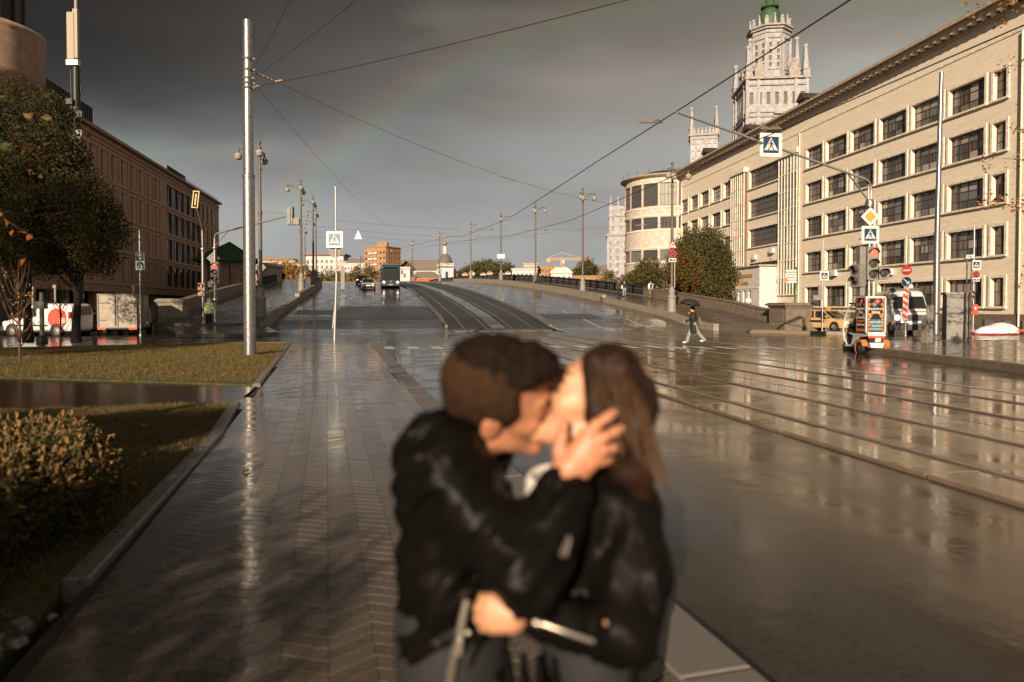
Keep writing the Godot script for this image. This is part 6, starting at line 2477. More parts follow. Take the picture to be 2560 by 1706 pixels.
func ambulance() -> void:
	var t := thing("ambulance","white ambulance van with a roof light bar facing the street, behind the striped panel","van",Vector3(23.687,-0.1,-40.286),-0.28)
	var rings := []
	for q in [[-5.5,0.96,0.45,2.55,0.04],[-5.4,1.0,0.4,2.66,0.05],[-1.75,1.02,0.36,2.68,0.06],[-1.35,1.02,0.36,2.52,0.1],[-0.62,1.02,0.36,1.52,0.05],[-0.28,1.0,0.38,1.38,0.03],[-0.05,0.95,0.42,1.26,0.03],[0.03,0.86,0.5,1.1,0.02]]:
		rings.append(section(q[0],q[1],q[2],q[3],q[4]))
	put("body",B.new().loft(rings).mesh(),"car_white",t)
	panel(t,"windscreen","car_glass",[Vector3(-0.86,1.55,-0.63),Vector3(0.86,1.55,-0.63),Vector3(0.80,2.26,-1.14),Vector3(-0.80,2.26,-1.14)],0.05)
	var g := B.new()
	g.prism(round_rect2(1.2,0.36,0.14,4),0.04,Transform3D(Basis(),Vector3(0,1.02,0.06)))
	put("grille",g.mesh(),"black_print",t)
	put("bonnet_line",B.new().box(Vector3(0,1.40,-0.30),Vector3(1.5,0.03,0.06)).mesh(),"dark_grey",t)
	put("bonnet_emblem",B.new().box(Vector3(0,1.34,-0.16),Vector3(0.34,0.1,0.03)).mesh(),"red_print",t)
	put("bumper",B.new().box(Vector3(0,0.50,0.0),Vector3(1.96,0.42,0.2)).mesh(),"bumper",t)
	put("number_plate",B.new().box(Vector3(0,0.70,0.11),Vector3(0.52,0.12,0.02)).mesh(),"plate",t)
	var lb := B.new()
	lb.box(Vector3(0,2.74,-1.9),Vector3(1.5,0.12,0.3))
	put("light_bar",lb.mesh(),"black",t)
	put("blue_beacon",B.new().box(Vector3(-0.8,2.72,-1.6),Vector3(0.16,0.14,0.16)).mesh(),"sign_blue",t)
	for s in [-1,1]:
		put("headlight",B.new().ball(Vector3(s*0.82,1.02,-0.06),0.17,10,1.1).mesh(),"headlight_lit" if s < 0 else "headlight",t)
		put("fog_lamp",B.new().ball(Vector3(s*0.8,0.55,0.09),0.07,8).mesh(),"headlight",t)
		var b := B.new()
		b.box(Vector3(s*1.2,1.65,-0.75),Vector3(0.2,0.36,0.14))
		b.bar(Vector3(s*1.0,1.6,-0.8),Vector3(s*1.15,1.6,-0.75),0.06)
		put("mirror",b.mesh(),"black",t)
		var c := [Vector3(s*1.0,1.5,-0.85),Vector3(s*1.0,1.5,-1.7),Vector3(s*0.96,2.15,-1.7),Vector3(s*0.97,2.15,-1.35)]
		if s < 0:
			c.reverse()
		panel(t,"door_window","car_glass",c,0.03)
		c = [Vector3(s*1.01,1.3,-2.0),Vector3(s*1.01,1.3,-5.2),Vector3(s*1.01,1.5,-5.2),Vector3(s*1.01,1.5,-2.0)]
		if s < 0:
			c.reverse()
		panel(t,"red_stripe","red_print",c,0.022)
		for z in [-0.95,-4.3]:
			put("wheel_arch",B.new().lathe(Vector3(s*0.84,0.36,z),[[0.43,0.0],[0.43,0.2],[0.35,0.202]],18,0,TAU,Basis(Vector3.BACK,-PI/2*s)).mesh(),"black",t)
			wheel(t,Vector3(s*1.05,0.35,z),0.35)

func panel_van() -> void:
	# seen from its left side,nose to the left
	var t := thing("panel_van","white panel van with a big red disc on its side, parked behind the tree trunks","van",Vector3(-26.7,-0.1,-39.196),-PI/2 - 0.12)
	var rings := []
	for q in [[-2.2,0.82,0.36,1.66,0.08],[-2.12,0.88,0.28,1.84,0.10],[-0.2,0.90,0.26,1.88,0.12],[0.35,0.90,0.26,1.78,0.16],[0.95,0.90,0.26,1.26,0.08],[1.3,0.88,0.26,1.06,0.05],[1.75,0.85,0.28,0.94,0.05],[2.12,0.78,0.32,0.78,0.05],[2.2,0.66,0.38,0.66,0.05]]:
		rings.append(section(q[0],q[1],q[2],q[3],q[4]))
	put("body",B.new().loft(rings).mesh(),"car_white",t)
	for s in [-1,1]:
		var c := [Vector3(s*0.905,1.14,0.92),Vector3(s*0.905,1.12,-0.1),Vector3(s*0.82,1.60,-0.05),Vector3(s*0.82,1.60,0.42)]
		if s < 0:
			c.reverse()
		panel(t,"door_window","car_glass",c,0.02)
		var d := B.new()
		d.prism(circle2(0.56,30),0.012,Transform3D(Basis(Vector3.UP,PI/2*s),Vector3(s*0.916,1.02,-1.38)))
		var o := put("red_disc",d.mesh(),"red_print",t)
		d = B.new()
		for k in 3:
			d.box(Vector3(s*0.925,1.0 - k*0.1,-1.72),Vector3(0.012,0.05,0.34))
		put("disc_lettering",d.mesh(),"sign_white",o)
		d = B.new()
		d.box(Vector3(s*0.905,0.62,0.2),Vector3(0.03,0.09,2.0))
		put("side_moulding",d.mesh(),"bumper",t)
		d = B.new()
		d.box(Vector3(s*0.89,0.30,0.0),Vector3(0.05,0.1,2.4))
		put("sill",d.mesh(),"bumper",t)
		for k in 2:
			put("red_mark",B.new().box(Vector3(s*0.908,0.86,1.02 - k*0.1),Vector3(0.012,0.10,0.10)).mesh(),"red_print",t)
		put("mirror",B.new().box(Vector3(s*1.02,1.18,0.85),Vector3(0.18,0.22,0.12)).mesh(),"black",t)
		put("headlight",B.new().ball(Vector3(s*0.68,0.74,1.98),0.17,10,0.8).mesh(),"headlight",t)
		put("taillight",B.new().box(Vector3(s*0.84,1.2,-2.12),Vector3(0.1,0.36,0.14)).mesh(),"taillight",t)
		for z in [1.4,-1.35]:
			put("wheel_arch",B.new().lathe(Vector3(s*0.74,0.34,z),[[0.39,0.0],[0.39,0.18],[0.3,0.182]],18,0,TAU,Basis(Vector3.BACK,-PI/2*s)).mesh(),"black",t)
			wheel(t,Vector3(s*0.93,0.32,z),0.32)
	panel(t,"windscreen","car_glass",[Vector3(-0.76,1.2,1.06),Vector3(0.76,1.2,1.06),Vector3(0.66,1.70,0.46),Vector3(-0.66,1.70,0.46)],0.03)
	panel(t,"rear_window","car_glass",[Vector3(0.7,1.2,-2.2),Vector3(-0.7,1.2,-2.2),Vector3(-0.66,1.7,-2.18),Vector3(0.66,1.7,-2.18)],0.03)
	put("bumper",B.new().box(Vector3(0,0.45,2.12),Vector3(1.6,0.28,0.2)).mesh(),"bumper",t)

func box_truck() -> void:
	var t := thing("box_truck","small pale panelled box truck seen from its rear, left of the stone pedestal","truck",Vector3(-23.855,-0.1,-42.658),3.45)
	var b := B.new()
	b.box(Vector3(0,1.42,-1.6),Vector3(2.0,1.95,3.4))
	put("box",b.mesh(),"box_truck",t)
	b = B.new()
	for x in [-0.98,0.0,0.98]:
		b.box(Vector3(x,1.42,-3.31),Vector3(0.07,1.98,0.05))
	for y in [0.46,2.39]:
		b.box(Vector3(0,y,-3.31),Vector3(2.04,0.07,0.052))
	for s in [-1,1]:
		for z in [-3.28,-1.6,0.08]:
			b.box(Vector3(s*1.01,1.42,z),Vector3(0.04,1.98,0.06))
		for y in [0.47,2.38]:
			b.box(Vector3(s*1.012,y,-1.6),Vector3(0.04,0.07,3.4))
	for y in [0.9,1.9]:
		for s in [-1,1]:
			b.box(Vector3(s*0.75,y,-3.33),Vector3(0.36,0.05,0.04))
	b.rod(Vector3(0.12,0.6,-3.36),Vector3(0.12,2.3,-3.36),0.02)
	put("frame",b.mesh(),"grey_paint",t)
	var rings := []
	for q in [[0.15,0.95,0.5,2.0,0.05],[0.9,0.95,0.45,2.05,0.08],[1.4,0.94,0.45,1.5,0.05],[1.9,0.88,0.5,1.15,0.04],[2.05,0.8,0.6,1.0,0.03]]:
		rings.append(section(q[0],q[1],q[2],q[3],q[4]))
	put("cab",B.new().loft(rings).mesh(),"car_cream",t)
	panel(t,"windscreen","car_glass",[Vector3(-0.8,1.5,1.42),Vector3(0.8,1.5,1.42),Vector3(0.75,1.95,1.05),Vector3(-0.75,1.95,1.05)],0.04)
	put("chassis",B.new().box(Vector3(0,0.42,-1.4),Vector3(1.5,0.14,3.6)).mesh(),"black",t)
	for s in [-1,1]:
		put("taillight",B.new().box(Vector3(s*0.8,0.4,-3.32),Vector3(0.4,0.1,0.06)).mesh(),"taillight_lit",t)
		for z in [1.2,-2.2]:
			wheel(t,Vector3(s*0.95,0.34,z),0.34,0.24)

func delivery_scooter() -> void:
	# three wheels,driving away: local -z is ahead here
	var t := thing("delivery_scooter","three wheeled delivery scooter with a tall printed pizza box and a clear canopy","scooter",Vector3(12.987,-0.1,-24.992),0.0)
	var b := B.new()
	b.prism(round_rect2(0.68,1.28,0.06),0.76,Transform3D(Basis(),Vector3(0,1.38,0.62)))
	put("cargo_box",b.mesh(),"black_print",t)
	b = B.new()
	for s in [-1,1]:
		b.prism(round_rect2(0.05,1.28,0.02),0.06,Transform3D(Basis(),Vector3(s*0.335,1.38,0.65)))
		b.box(Vector3(0,1.38 + s*0.63,0.62),Vector3(0.66,0.05,0.06))
		b.bar(Vector3(s*0.335,2.03,0.6),Vector3(s*0.335,2.03,-0.1),0.04)
	b.box(Vector3(0,2.035,0.27),Vector3(0.6,0.05,0.66))
	put("box_frame",b.mesh(),"car_white",t)
	# rear door print
	var door := Node3D.new()
	door.name = "rear_print"
	door.position = Vector3(0,1.38,0.63)
	t.add_child(door)
	_box_print(door,0.56,true)
	var side := Node3D.new()
	side.name = "side_print"
	side.transform = Transform3D(Basis(Vector3.UP,-PI/2),Vector3(-0.341,1.38,0.25))
	t.add_child(side)
	_box_print(side,0.62,false)
	# tail: white fairing,lamp bar,bumper,fenders
	b = B.new()
	b.prism(P2([-0.75,0.70,0.72,0.72,0.72,0.64,0.1,0.58,-0.15,0.42,-0.35,0.20,-0.95,0.18,-1.02,0.24,-0.5,0.28,-0.36,0.62]),0.62,Transform3D(Basis(Vector3(0,0,1),Vector3.UP,Vector3(-1,0,0)),Vector3(-0.31,0,0)))
	put("fairing",b.mesh(),"car_white",t)
	put("tail_lamp_bar",B.new().box(Vector3(0,0.60,0.70),Vector3(0.56,0.06,0.06)).mesh(),"taillight_lit",t)
	put("number_plate",B.new().box(Vector3(0.05,0.50,0.70),Vector3(0.2,0.14,0.02)).mesh(),"plate",t)
	put("frame",B.new().box(Vector3(0,0.46,0.35),Vector3(0.5,0.16,0.6)).mesh(),"black",t)
	b = B.new()
	b.prism(P2([-0.22,0.20,0.22,0.20,0.26,0.38,-0.26,0.38]),0.25,Transform3D(Basis(),Vector3(0,0.02,0.74)))
	put("bumper",b.mesh(),"car_white",t)
	for s in [-1,1]:
		b = B.new()
		var at := Vector3(s*0.40,0.23,0.40)
		b.lathe(at - Vector3(s*0.09,0,0),[[0.26,0.0],[0.28,0.02],[0.28,0.17],[0.26,0.19]],14,0.0,PI,Basis(Vector3.BACK,-PI/2*s)*Basis(Vector3.UP,0.0) if s > 0 else Basis(Vector3.BACK,PI/2)*Basis(Vector3.UP,PI))
		b.box(at + Vector3(0,0.22,0),Vector3(0.2,0.10,0.34))
		b.box(at + Vector3(0,0.13,0.23),Vector3(0.2,0.2,0.06),Basis(Vector3.RIGHT,-0.35))
		b.box(at + Vector3(0,0.13,-0.23),Vector3(0.2,0.2,0.06),Basis(Vector3.RIGHT,0.35))
		put("fender",b.mesh(),"orange_fender",t)
		wheel(t,Vector3(s*0.48,0.21,0.40),0.21,0.14)
	wheel(t,Vector3(0.07,0.22,-1.0),0.22,0.14)
	# front shield,canopy frame,roof,windscreen
	b = B.new()
	b.prism(P2([-0.24,0.30,0.24,0.30,0.30,0.62,0.26,0.95,-0.26,0.95,-0.30,0.62]),0.05,Transform3D(Basis(Vector3.RIGHT,0.18),Vector3(0,0.0,-0.95)))
	put("leg_shield",b.mesh(),"black_print",t)
	for s in [-1,1]:
		b = B.new()
		b.pipe(PackedVector3Array([Vector3(s*0.22,0.22,-0.55),Vector3(s*0.27,0.24,-0.85),Vector3(s*0.30,0.45,-1.05),Vector3(s*0.31,0.85,-1.12),Vector3(s*0.31,1.2,-1.02),Vector3(s*0.30,1.55,-0.82),Vector3(s*0.29,1.72,-0.58),Vector3(s*0.29,1.78,-0.15)]),PackedFloat32Array([0.028]),7)
		put("canopy_frame",b.mesh(),"car_white",t)
	b = B.new()
	b.box(Vector3(0,1.77,-0.38),Vector3(0.62,0.06,0.6),Basis(Vector3.RIGHT,0.12))
	put("roof",b.mesh(),"black",t)
	b = B.new()
	var p := [Vector3(0,0.85,-1.13),Vector3(0,1.2,-1.03),Vector3(0,1.55,-0.83),Vector3(0,1.72,-0.6)]
	for k in 3:
		b.quad(p[k] + Vector3(0.3,0,0),p[k] + Vector3(-0.3,0,0),p[k + 1] + Vector3(-0.3,0,0),p[k + 1] + Vector3(0.3,0,0))
	var gl := StandardMaterial3D.new()
	gl.transparency = BaseMaterial3D.TRANSPARENCY_ALPHA
	gl.albedo_color = Color(0.9,0.9,0.88,0.12)
	gl.roughness = 0.05
	mats["clear"] = gl
	put("windscreen",b.mesh(),"clear",t)
	b = B.new()
	b.rod(Vector3(-0.3,0.98,-0.85),Vector3(0.3,0.98,-0.85),0.022)
	b.ball(Vector3(0,0.9,-0.9),0.12,10,0.8)
	put("handlebar",b.mesh(),"black",t)
	put("seat",stone(0.3,0.12,0.5,0.04),"black",t,Transform3D(Basis(),Vector3(0,0.72,-0.35)))

func _box_print(o: Node3D,w: float,rear: bool) -> void:
	# printed panel: flames at the edges,a tilted red and blue tile emblem with dots,lettering,a teal notice
	var b := B.new()
	for s in [-1,1]:
		for k in 7:
			var y := -0.56 + k*0.18
			b.prism(P2([s*w*0.5,y - 0.1,s*w*0.5,y + 0.12,s*w*(0.36 - 0.08*(k % 2)),y + 0.06]),0.003,Transform3D(Basis(),Vector3(0,0,0.005)))
	var ring := PackedVector2Array()
	for k in 13:
		ring.append(Vector2(cos(PI*k/12),sin(PI*k/12))*0.22 + Vector2(0,-0.08))
	for k in range(12,-1,-1):
		ring.append(Vector2(cos(PI*k/12),sin(PI*k/12))*0.15 + Vector2(0,-0.08))
	b.prism(ring,0.003,Transform3D(Basis(),Vector3(0,0,0.005)))
	put("flame",b.mesh(),"flame_print",o)
	var turn := Transform3D(Basis(Vector3.BACK,-PI/4),Vector3(0.0,0.44,0.008))
	b = B.new()
	b.prism(P2([-0.075,0.0,0.075,0.0,0.075,0.16,-0.075,0.16]),0.003,turn)
	put("emblem_red",b.mesh(),"red_print",o)
	b = B.new()
	b.prism(P2([-0.075,-0.16,0.075,-0.16,0.075,-0.006,-0.075,-0.006]),0.003,turn)
	put("emblem_blue",b.mesh(),"teal_print",o)
	b = B.new()
	for q in [Vector2(0,0.08),Vector2(-0.032,-0.08),Vector2(0.032,-0.08)]:
		b.prism(circle2(0.02,10,q),0.003,Transform3D(turn.basis,turn.origin + Vector3(0,0,0.004)))
	put("emblem_dot",b.mesh(),"sign_white",o)
	put("lettering",text_mesh("Domino's",0.13,0.003),"sign_white",o,Transform3D(Basis(),Vector3(0,0.23,0.008)))
	put("lettering",text_mesh("Pizza",0.13,0.003),"sign_white",o,Transform3D(Basis(),Vector3(0,0.11,0.008)))
	if rear:
		b = B.new()
		for s in [-1,1]:
			var arc := PackedVector2Array()
			for k in 9:
				arc.append(Vector2(s*w*0.5 - s*sin(PI*k/8)*0.10,-0.04 + cos(PI*k/8)*0.11))
			for k in range(8,-1,-1):
				arc.append(Vector2(s*w*0.5 - s*sin(PI*k/8)*0.085,-0.04 + cos(PI*k/8)*0.095))
			b.prism(arc,0.003,Transform3D(Basis(),Vector3(0,0,0.011)))
		put("white_line",b.mesh(),"sign_white",o)
		put("notice",B.new().box(Vector3(0,-0.36,0.008),Vector3(0.42,0.42,0.006)).mesh(),"teal_print",o)
		put("lettering",text_mesh("РАБОТАЙ В",0.09,0.003),"sign_white",o,Transform3D(Basis(),Vector3(0,-0.25,0.014)))
		put("lettering",text_mesh("Domino's",0.08,0.003),"sign_white",o,Transform3D(Basis(),Vector3(0.04,-0.38,0.014)))
		put("emblem_mark",B.new().box(Vector3(-0.15,-0.36,0.014),Vector3(0.05,0.05,0.004),Basis(Vector3.BACK,0.78)).mesh(),"red_print",o)
		put("lettering",text_mesh("dominospizza.ru",0.055,0.003),"sign_white",o,Transform3D(Basis(),Vector3(0,-0.49,0.014)))
	else:
		for q in [["БЕСПЛАТНО",-0.09,"sign_white"],["30 МИНУТ",-0.22,"flame_print"],["доставка",-0.34,"sign_white"]]:
			put("lettering",text_mesh(q[0],0.105,0.003),q[2],o,Transform3D(Basis(),Vector3(0,q[1],0.012)))
		put("strip",B.new().box(Vector3(0,-0.54,0.008),Vector3(w*0.95,0.11,0.004)).mesh(),"flame_print",o)

# ---------------------------------------------------------------- smooth bodies: distances on a grid,meshed as surface nets
class F:
	var o: Vector3
	var c: float
	var nx: int
	var ny: int
	var nz: int
	var d: PackedFloat32Array

	func _init(lo: Vector3,hi: Vector3,cell: float) -> void:
		o = lo
		c = cell
		nx = int((hi.x - lo.x)/cell) + 2
		ny = int((hi.y - lo.y)/cell) + 2
		nz = int((hi.z - lo.z)/cell) + 2
		d = PackedFloat32Array()
		d.resize(nx*ny*nz)
		d.fill(1.0)

	func _span(lo: Vector3,hi: Vector3) -> Array:
		return [clampi(int((lo.x - o.x)/c),0,nx - 1),clampi(int((hi.x - o.x)/c) + 1,0,nx - 1),clampi(int((lo.y - o.y)/c),0,ny - 1),clampi(int((hi.y - o.y)/c) + 1,0,ny - 1),clampi(int((lo.z - o.z)/c),0,nz - 1),clampi(int((hi.z - o.z)/c) + 1,0,nz - 1)]

	func cap(a: Vector3,b: Vector3,ra: float,rb: float,k := 0.03) -> F:
		var m := maxf(ra,rb) + k + 2.0*c
		var s := _span(a.min(b) - Vector3(m,m,m),a.max(b) + Vector3(m,m,m))
		var ab := b - a
		var inv := 1.0/maxf(ab.length_squared(),1e-9)
		for z in range(s[4],s[5] + 1):
			for y in range(s[2],s[3] + 1):
				var i: int = (z*ny + y)*nx + s[0]
				var p := o + Vector3(s[0],y,z)*c - a
				for x in range(s[0],s[1] + 1):
					var t := clampf(p.dot(ab)*inv,0.0,1.0)
					var e := (p - ab*t).length() - (ra + (rb - ra)*t)
					var f := d[i]
					var h := k - absf(e - f)
					e = minf(e,f)
					if h > 0.0:
						e -= h*h*0.25/k
					d[i] = e
					i += 1
					p.x += c
		return self

	func ell(at: Vector3,bs: Basis,r: Vector3,k := 0.02) -> F:
		var m := maxf(r.x,maxf(r.y,r.z)) + k + 2.0*c
		var s := _span(at - Vector3(m,m,m),at + Vector3(m,m,m))
		var inv := bs.transposed()
		var ri := Vector3(1.0/r.x,1.0/r.y,1.0/r.z)
		for z in range(s[4],s[5] + 1):
			for y in range(s[2],s[3] + 1):
				var i: int = (z*ny + y)*nx + s[0]
				for x in range(s[0],s[1] + 1):
					var q := inv*(o + Vector3(x,y,z)*c - at)*ri
					var k0 := q.length()
					var e := k0*(k0 - 1.0)/maxf((q*ri).length(),1e-6)
					var f := d[i]
					var h := k - absf(e - f)
					e = minf(e,f)
					if h > 0.0:
						e -= h*h*0.25/k
					d[i] = e
					i += 1
		return self

	func cut(n: Vector3,w: float,k := 0.01) -> F:
		# keeps what lies behind the plane n . p = w
		for z in nz:
			for y in ny:
				var i: int = (z*ny + y)*nx
				var e := n.dot(o + Vector3(0,y,z)*c) - w
				for x in nx:
					var h := maxf(k - absf(e - d[i]),0.0)
					d[i] = maxf(e,d[i]) + h*h*0.25/k
					i += 1
					e += n.x*c
		return self

	func carve(at: Vector3,bs: Basis,r: Vector3,k := 0.008) -> F:
		var m := maxf(r.x,maxf(r.y,r.z)) + k + c
		var s := _span(at - Vector3(m,m,m),at + Vector3(m,m,m))
		var inv := bs.transposed()
		var ri := Vector3(1.0/r.x,1.0/r.y,1.0/r.z)
		for z in range(s[4],s[5] + 1):
			for y in range(s[2],s[3] + 1):
				for x in range(s[0],s[1] + 1):
					var i: int = (z*ny + y)*nx + x
					var q := inv*(o + Vector3(x,y,z)*c - at)*ri
					var k0 := q.length()
					var e := -k0*(k0 - 1.0)/maxf((q*ri).length(),1e-6)
					var h := maxf(k - absf(e - d[i]),0.0)
					d[i] = maxf(e,d[i]) + h*h*0.25/k
		return self

	func rough(n: FastNoiseLite,amp: float,bs := Basis(),ridged := false) -> F:
		# folds and tufts: shifts the surface by a noise
		for z in nz:
			for y in ny:
				var i: int = (z*ny + y)*nx
				for x in nx:
					if absf(d[i]) < 0.05:
						var v := n.get_noise_3dv(bs*(o + Vector3(x,y,z)*c))
						if ridged:
							v = 0.85 - absf(v)*2.0
						d[i] -= amp*v
					i += 1
		return self

	func into(b: B) -> B:
		var base := b.v.size()
		var at := PackedInt32Array()
		at.resize(nx*ny*nz)
		at.fill(-1)
		var step := [0,1,nx,nx + 1,nx*ny,nx*ny + 1,nx*ny + nx,nx*ny + nx + 1]
		var far := c*2.2
		var vs := PackedVector3Array()
		for z in nz - 1:
			for y in ny - 1:
				var i: int = (z*ny + y)*nx - 1
				for x in nx - 1:
					i += 1
					var d0 := d[i]
					if d0 > far or d0 < -far:
						continue
					var inside := 0
					for q in 8:
						if d[i + step[q]] < 0.0:
							inside += 1
					if inside == 0 or inside == 8:
						continue
					var sum := Vector3.ZERO
					var n := 0
					for e in [[0,1],[2,3],[4,5],[6,7],[0,2],[1,3],[4,6],[5,7],[0,4],[1,5],[2,6],[3,7]]:
						var da := d[i + step[e[0]]]
						var db := d[i + step[e[1]]]
						if (da < 0.0) != (db < 0.0):
							var t := da/(da - db)
							var a := Vector3(e[0] & 1,(e[0] >> 1) & 1,e[0] >> 2)
							var f := Vector3(e[1] & 1,(e[1] >> 1) & 1,e[1] >> 2)
							sum += a.lerp(f,t)
							n += 1
					at[i] = vs.size()
					vs.append(o + (Vector3(x,y,z) + sum/n)*c)
		var ns := PackedVector3Array()
		ns.resize(vs.size())
		var ids := PackedInt32Array()
		var strides := [1,nx,nx*ny]
		for z in range(1,nz - 1):
			for y in range(1,ny - 1):
				var i: int = (z*ny + y)*nx
				for x in range(1,nx - 1):
					i = (z*ny + y)*nx + x
					if at[i] < 0 and d[i] > far:
						continue
					for ax in 3:
						var a0 := d[i] < 0.0
						if a0 == (d[i + strides[ax]] < 0.0):
							continue
						var u: int = strides[(ax + 1) % 3]
						var w: int = strides[(ax + 2) % 3]
						var q := [at[i],at[i - u],at[i - u - w],at[i - w]]
						if q[0] < 0 or q[1] < 0 or q[2] < 0 or q[3] < 0:
							continue
						if not a0:
							q.reverse()
						var m := (vs[q[2]] - vs[q[0]]).cross(vs[q[3]] - vs[q[1]])
						for e in 4:
							ns[q[e]] += m
						ids.append_array(PackedInt32Array([base + q[0],base + q[2],base + q[1],base + q[0],base + q[3],base + q[2]]))
		for k in ns.size():
			ns[k] = ns[k].normalized()
		b.v.append_array(vs)
		b.n.append_array(ns)
		b.i.append_array(ids)
		return b

	func mesh() -> ArrayMesh:
		return into(B.new()).mesh()

# ---------------------------------------------------------------- people
func head_into(b: B,at: Vector3,bs: Basis,s: float,female: bool,neck_to: Vector3,neck_r: float) -> void:
	# local x: where the face looks,y: up,z: one side
	var f := F.new(at - Vector3(0.19,0.21,0.19)*s,at + Vector3(0.19,0.2,0.19)*s,0.0045)
	var L := func(x: float,y: float,z: float) -> Vector3: return at + bs*Vector3(x,y,z)*s
	f.ell(L.call(-0.008,0.052,0),bs,Vector3(0.096,0.086,0.075)*s)
	f.ell(L.call(0.042,-0.012,0),bs,Vector3(0.056,0.084,0.058)*s,0.03)
	for z in [-1.0,1.0]:
		f.cap(L.call(0.0,-0.055,0.05*z),L.call(0.078,-0.092,0.014*z),0.022*s,0.020*s,0.03)
		f.ell(L.call(0.066,-0.012,0.036*z),bs,Vector3(0.026,0.022,0.022)*s,0.02)
		f.ell(L.call(-0.006,0.0,0.076*z),bs*Basis(Vector3.UP,0.35*z),Vector3(0.021,0.034,0.009)*s,0.006)
	f.cap(L.call(0.086,-0.095,-0.008),L.call(0.086,-0.095,0.008),0.019*s,0.019*s,0.02)
	f.cap(L.call(0.084,0.036,-0.032),L.call(0.084,0.036,0.032),(0.011 if female else 0.015)*s,(0.011 if female else 0.015)*s,0.02)
	f.cap(L.call(0.092,0.028,0),L.call(0.116,-0.018,0),0.009*s,0.013*s,0.012)
	for z in [-1.0,1.0]:
		f.ell(L.call(0.104,-0.022,0.011*z),bs,Vector3(0.011,0.008,0.009)*s,0.006)
		f.carve(L.call(0.099,0.014,0.033*z),bs,Vector3(0.012,0.011,0.017)*s,0.012)
		f.ell(L.call(0.080,0.013,0.032*z),bs,Vector3(0.014,0.013,0.015)*s,0.004)
	f.cap(L.call(0.097,-0.048,-0.017),L.call(0.097,-0.048,0.017),0.008*s,0.008*s,0.006)
	f.cap(L.call(0.095,-0.062,-0.014),L.call(0.095,-0.062,0.014),0.009*s,0.009*s,0.006)
	f.cap(L.call(-0.03,-0.03,0),neck_to,neck_r,neck_r*1.08,0.03)
	f.into(b)

func hand_field(lo: Vector3,hi: Vector3) -> F:
	return F.new(lo,hi,0.0036)

func finger(f: F,pts: Array,r0: float,r1: float) -> void:
	for k in pts.size() - 1:
		var a := lerpf(r0,r1,float(k)/(pts.size() - 1))
		var e := lerpf(r0,r1,float(k + 1)/(pts.size() - 1))
		f.cap(pts[k],pts[k + 1],a,e,0.005)

func build_people() -> void:
	couple()
	walkers()

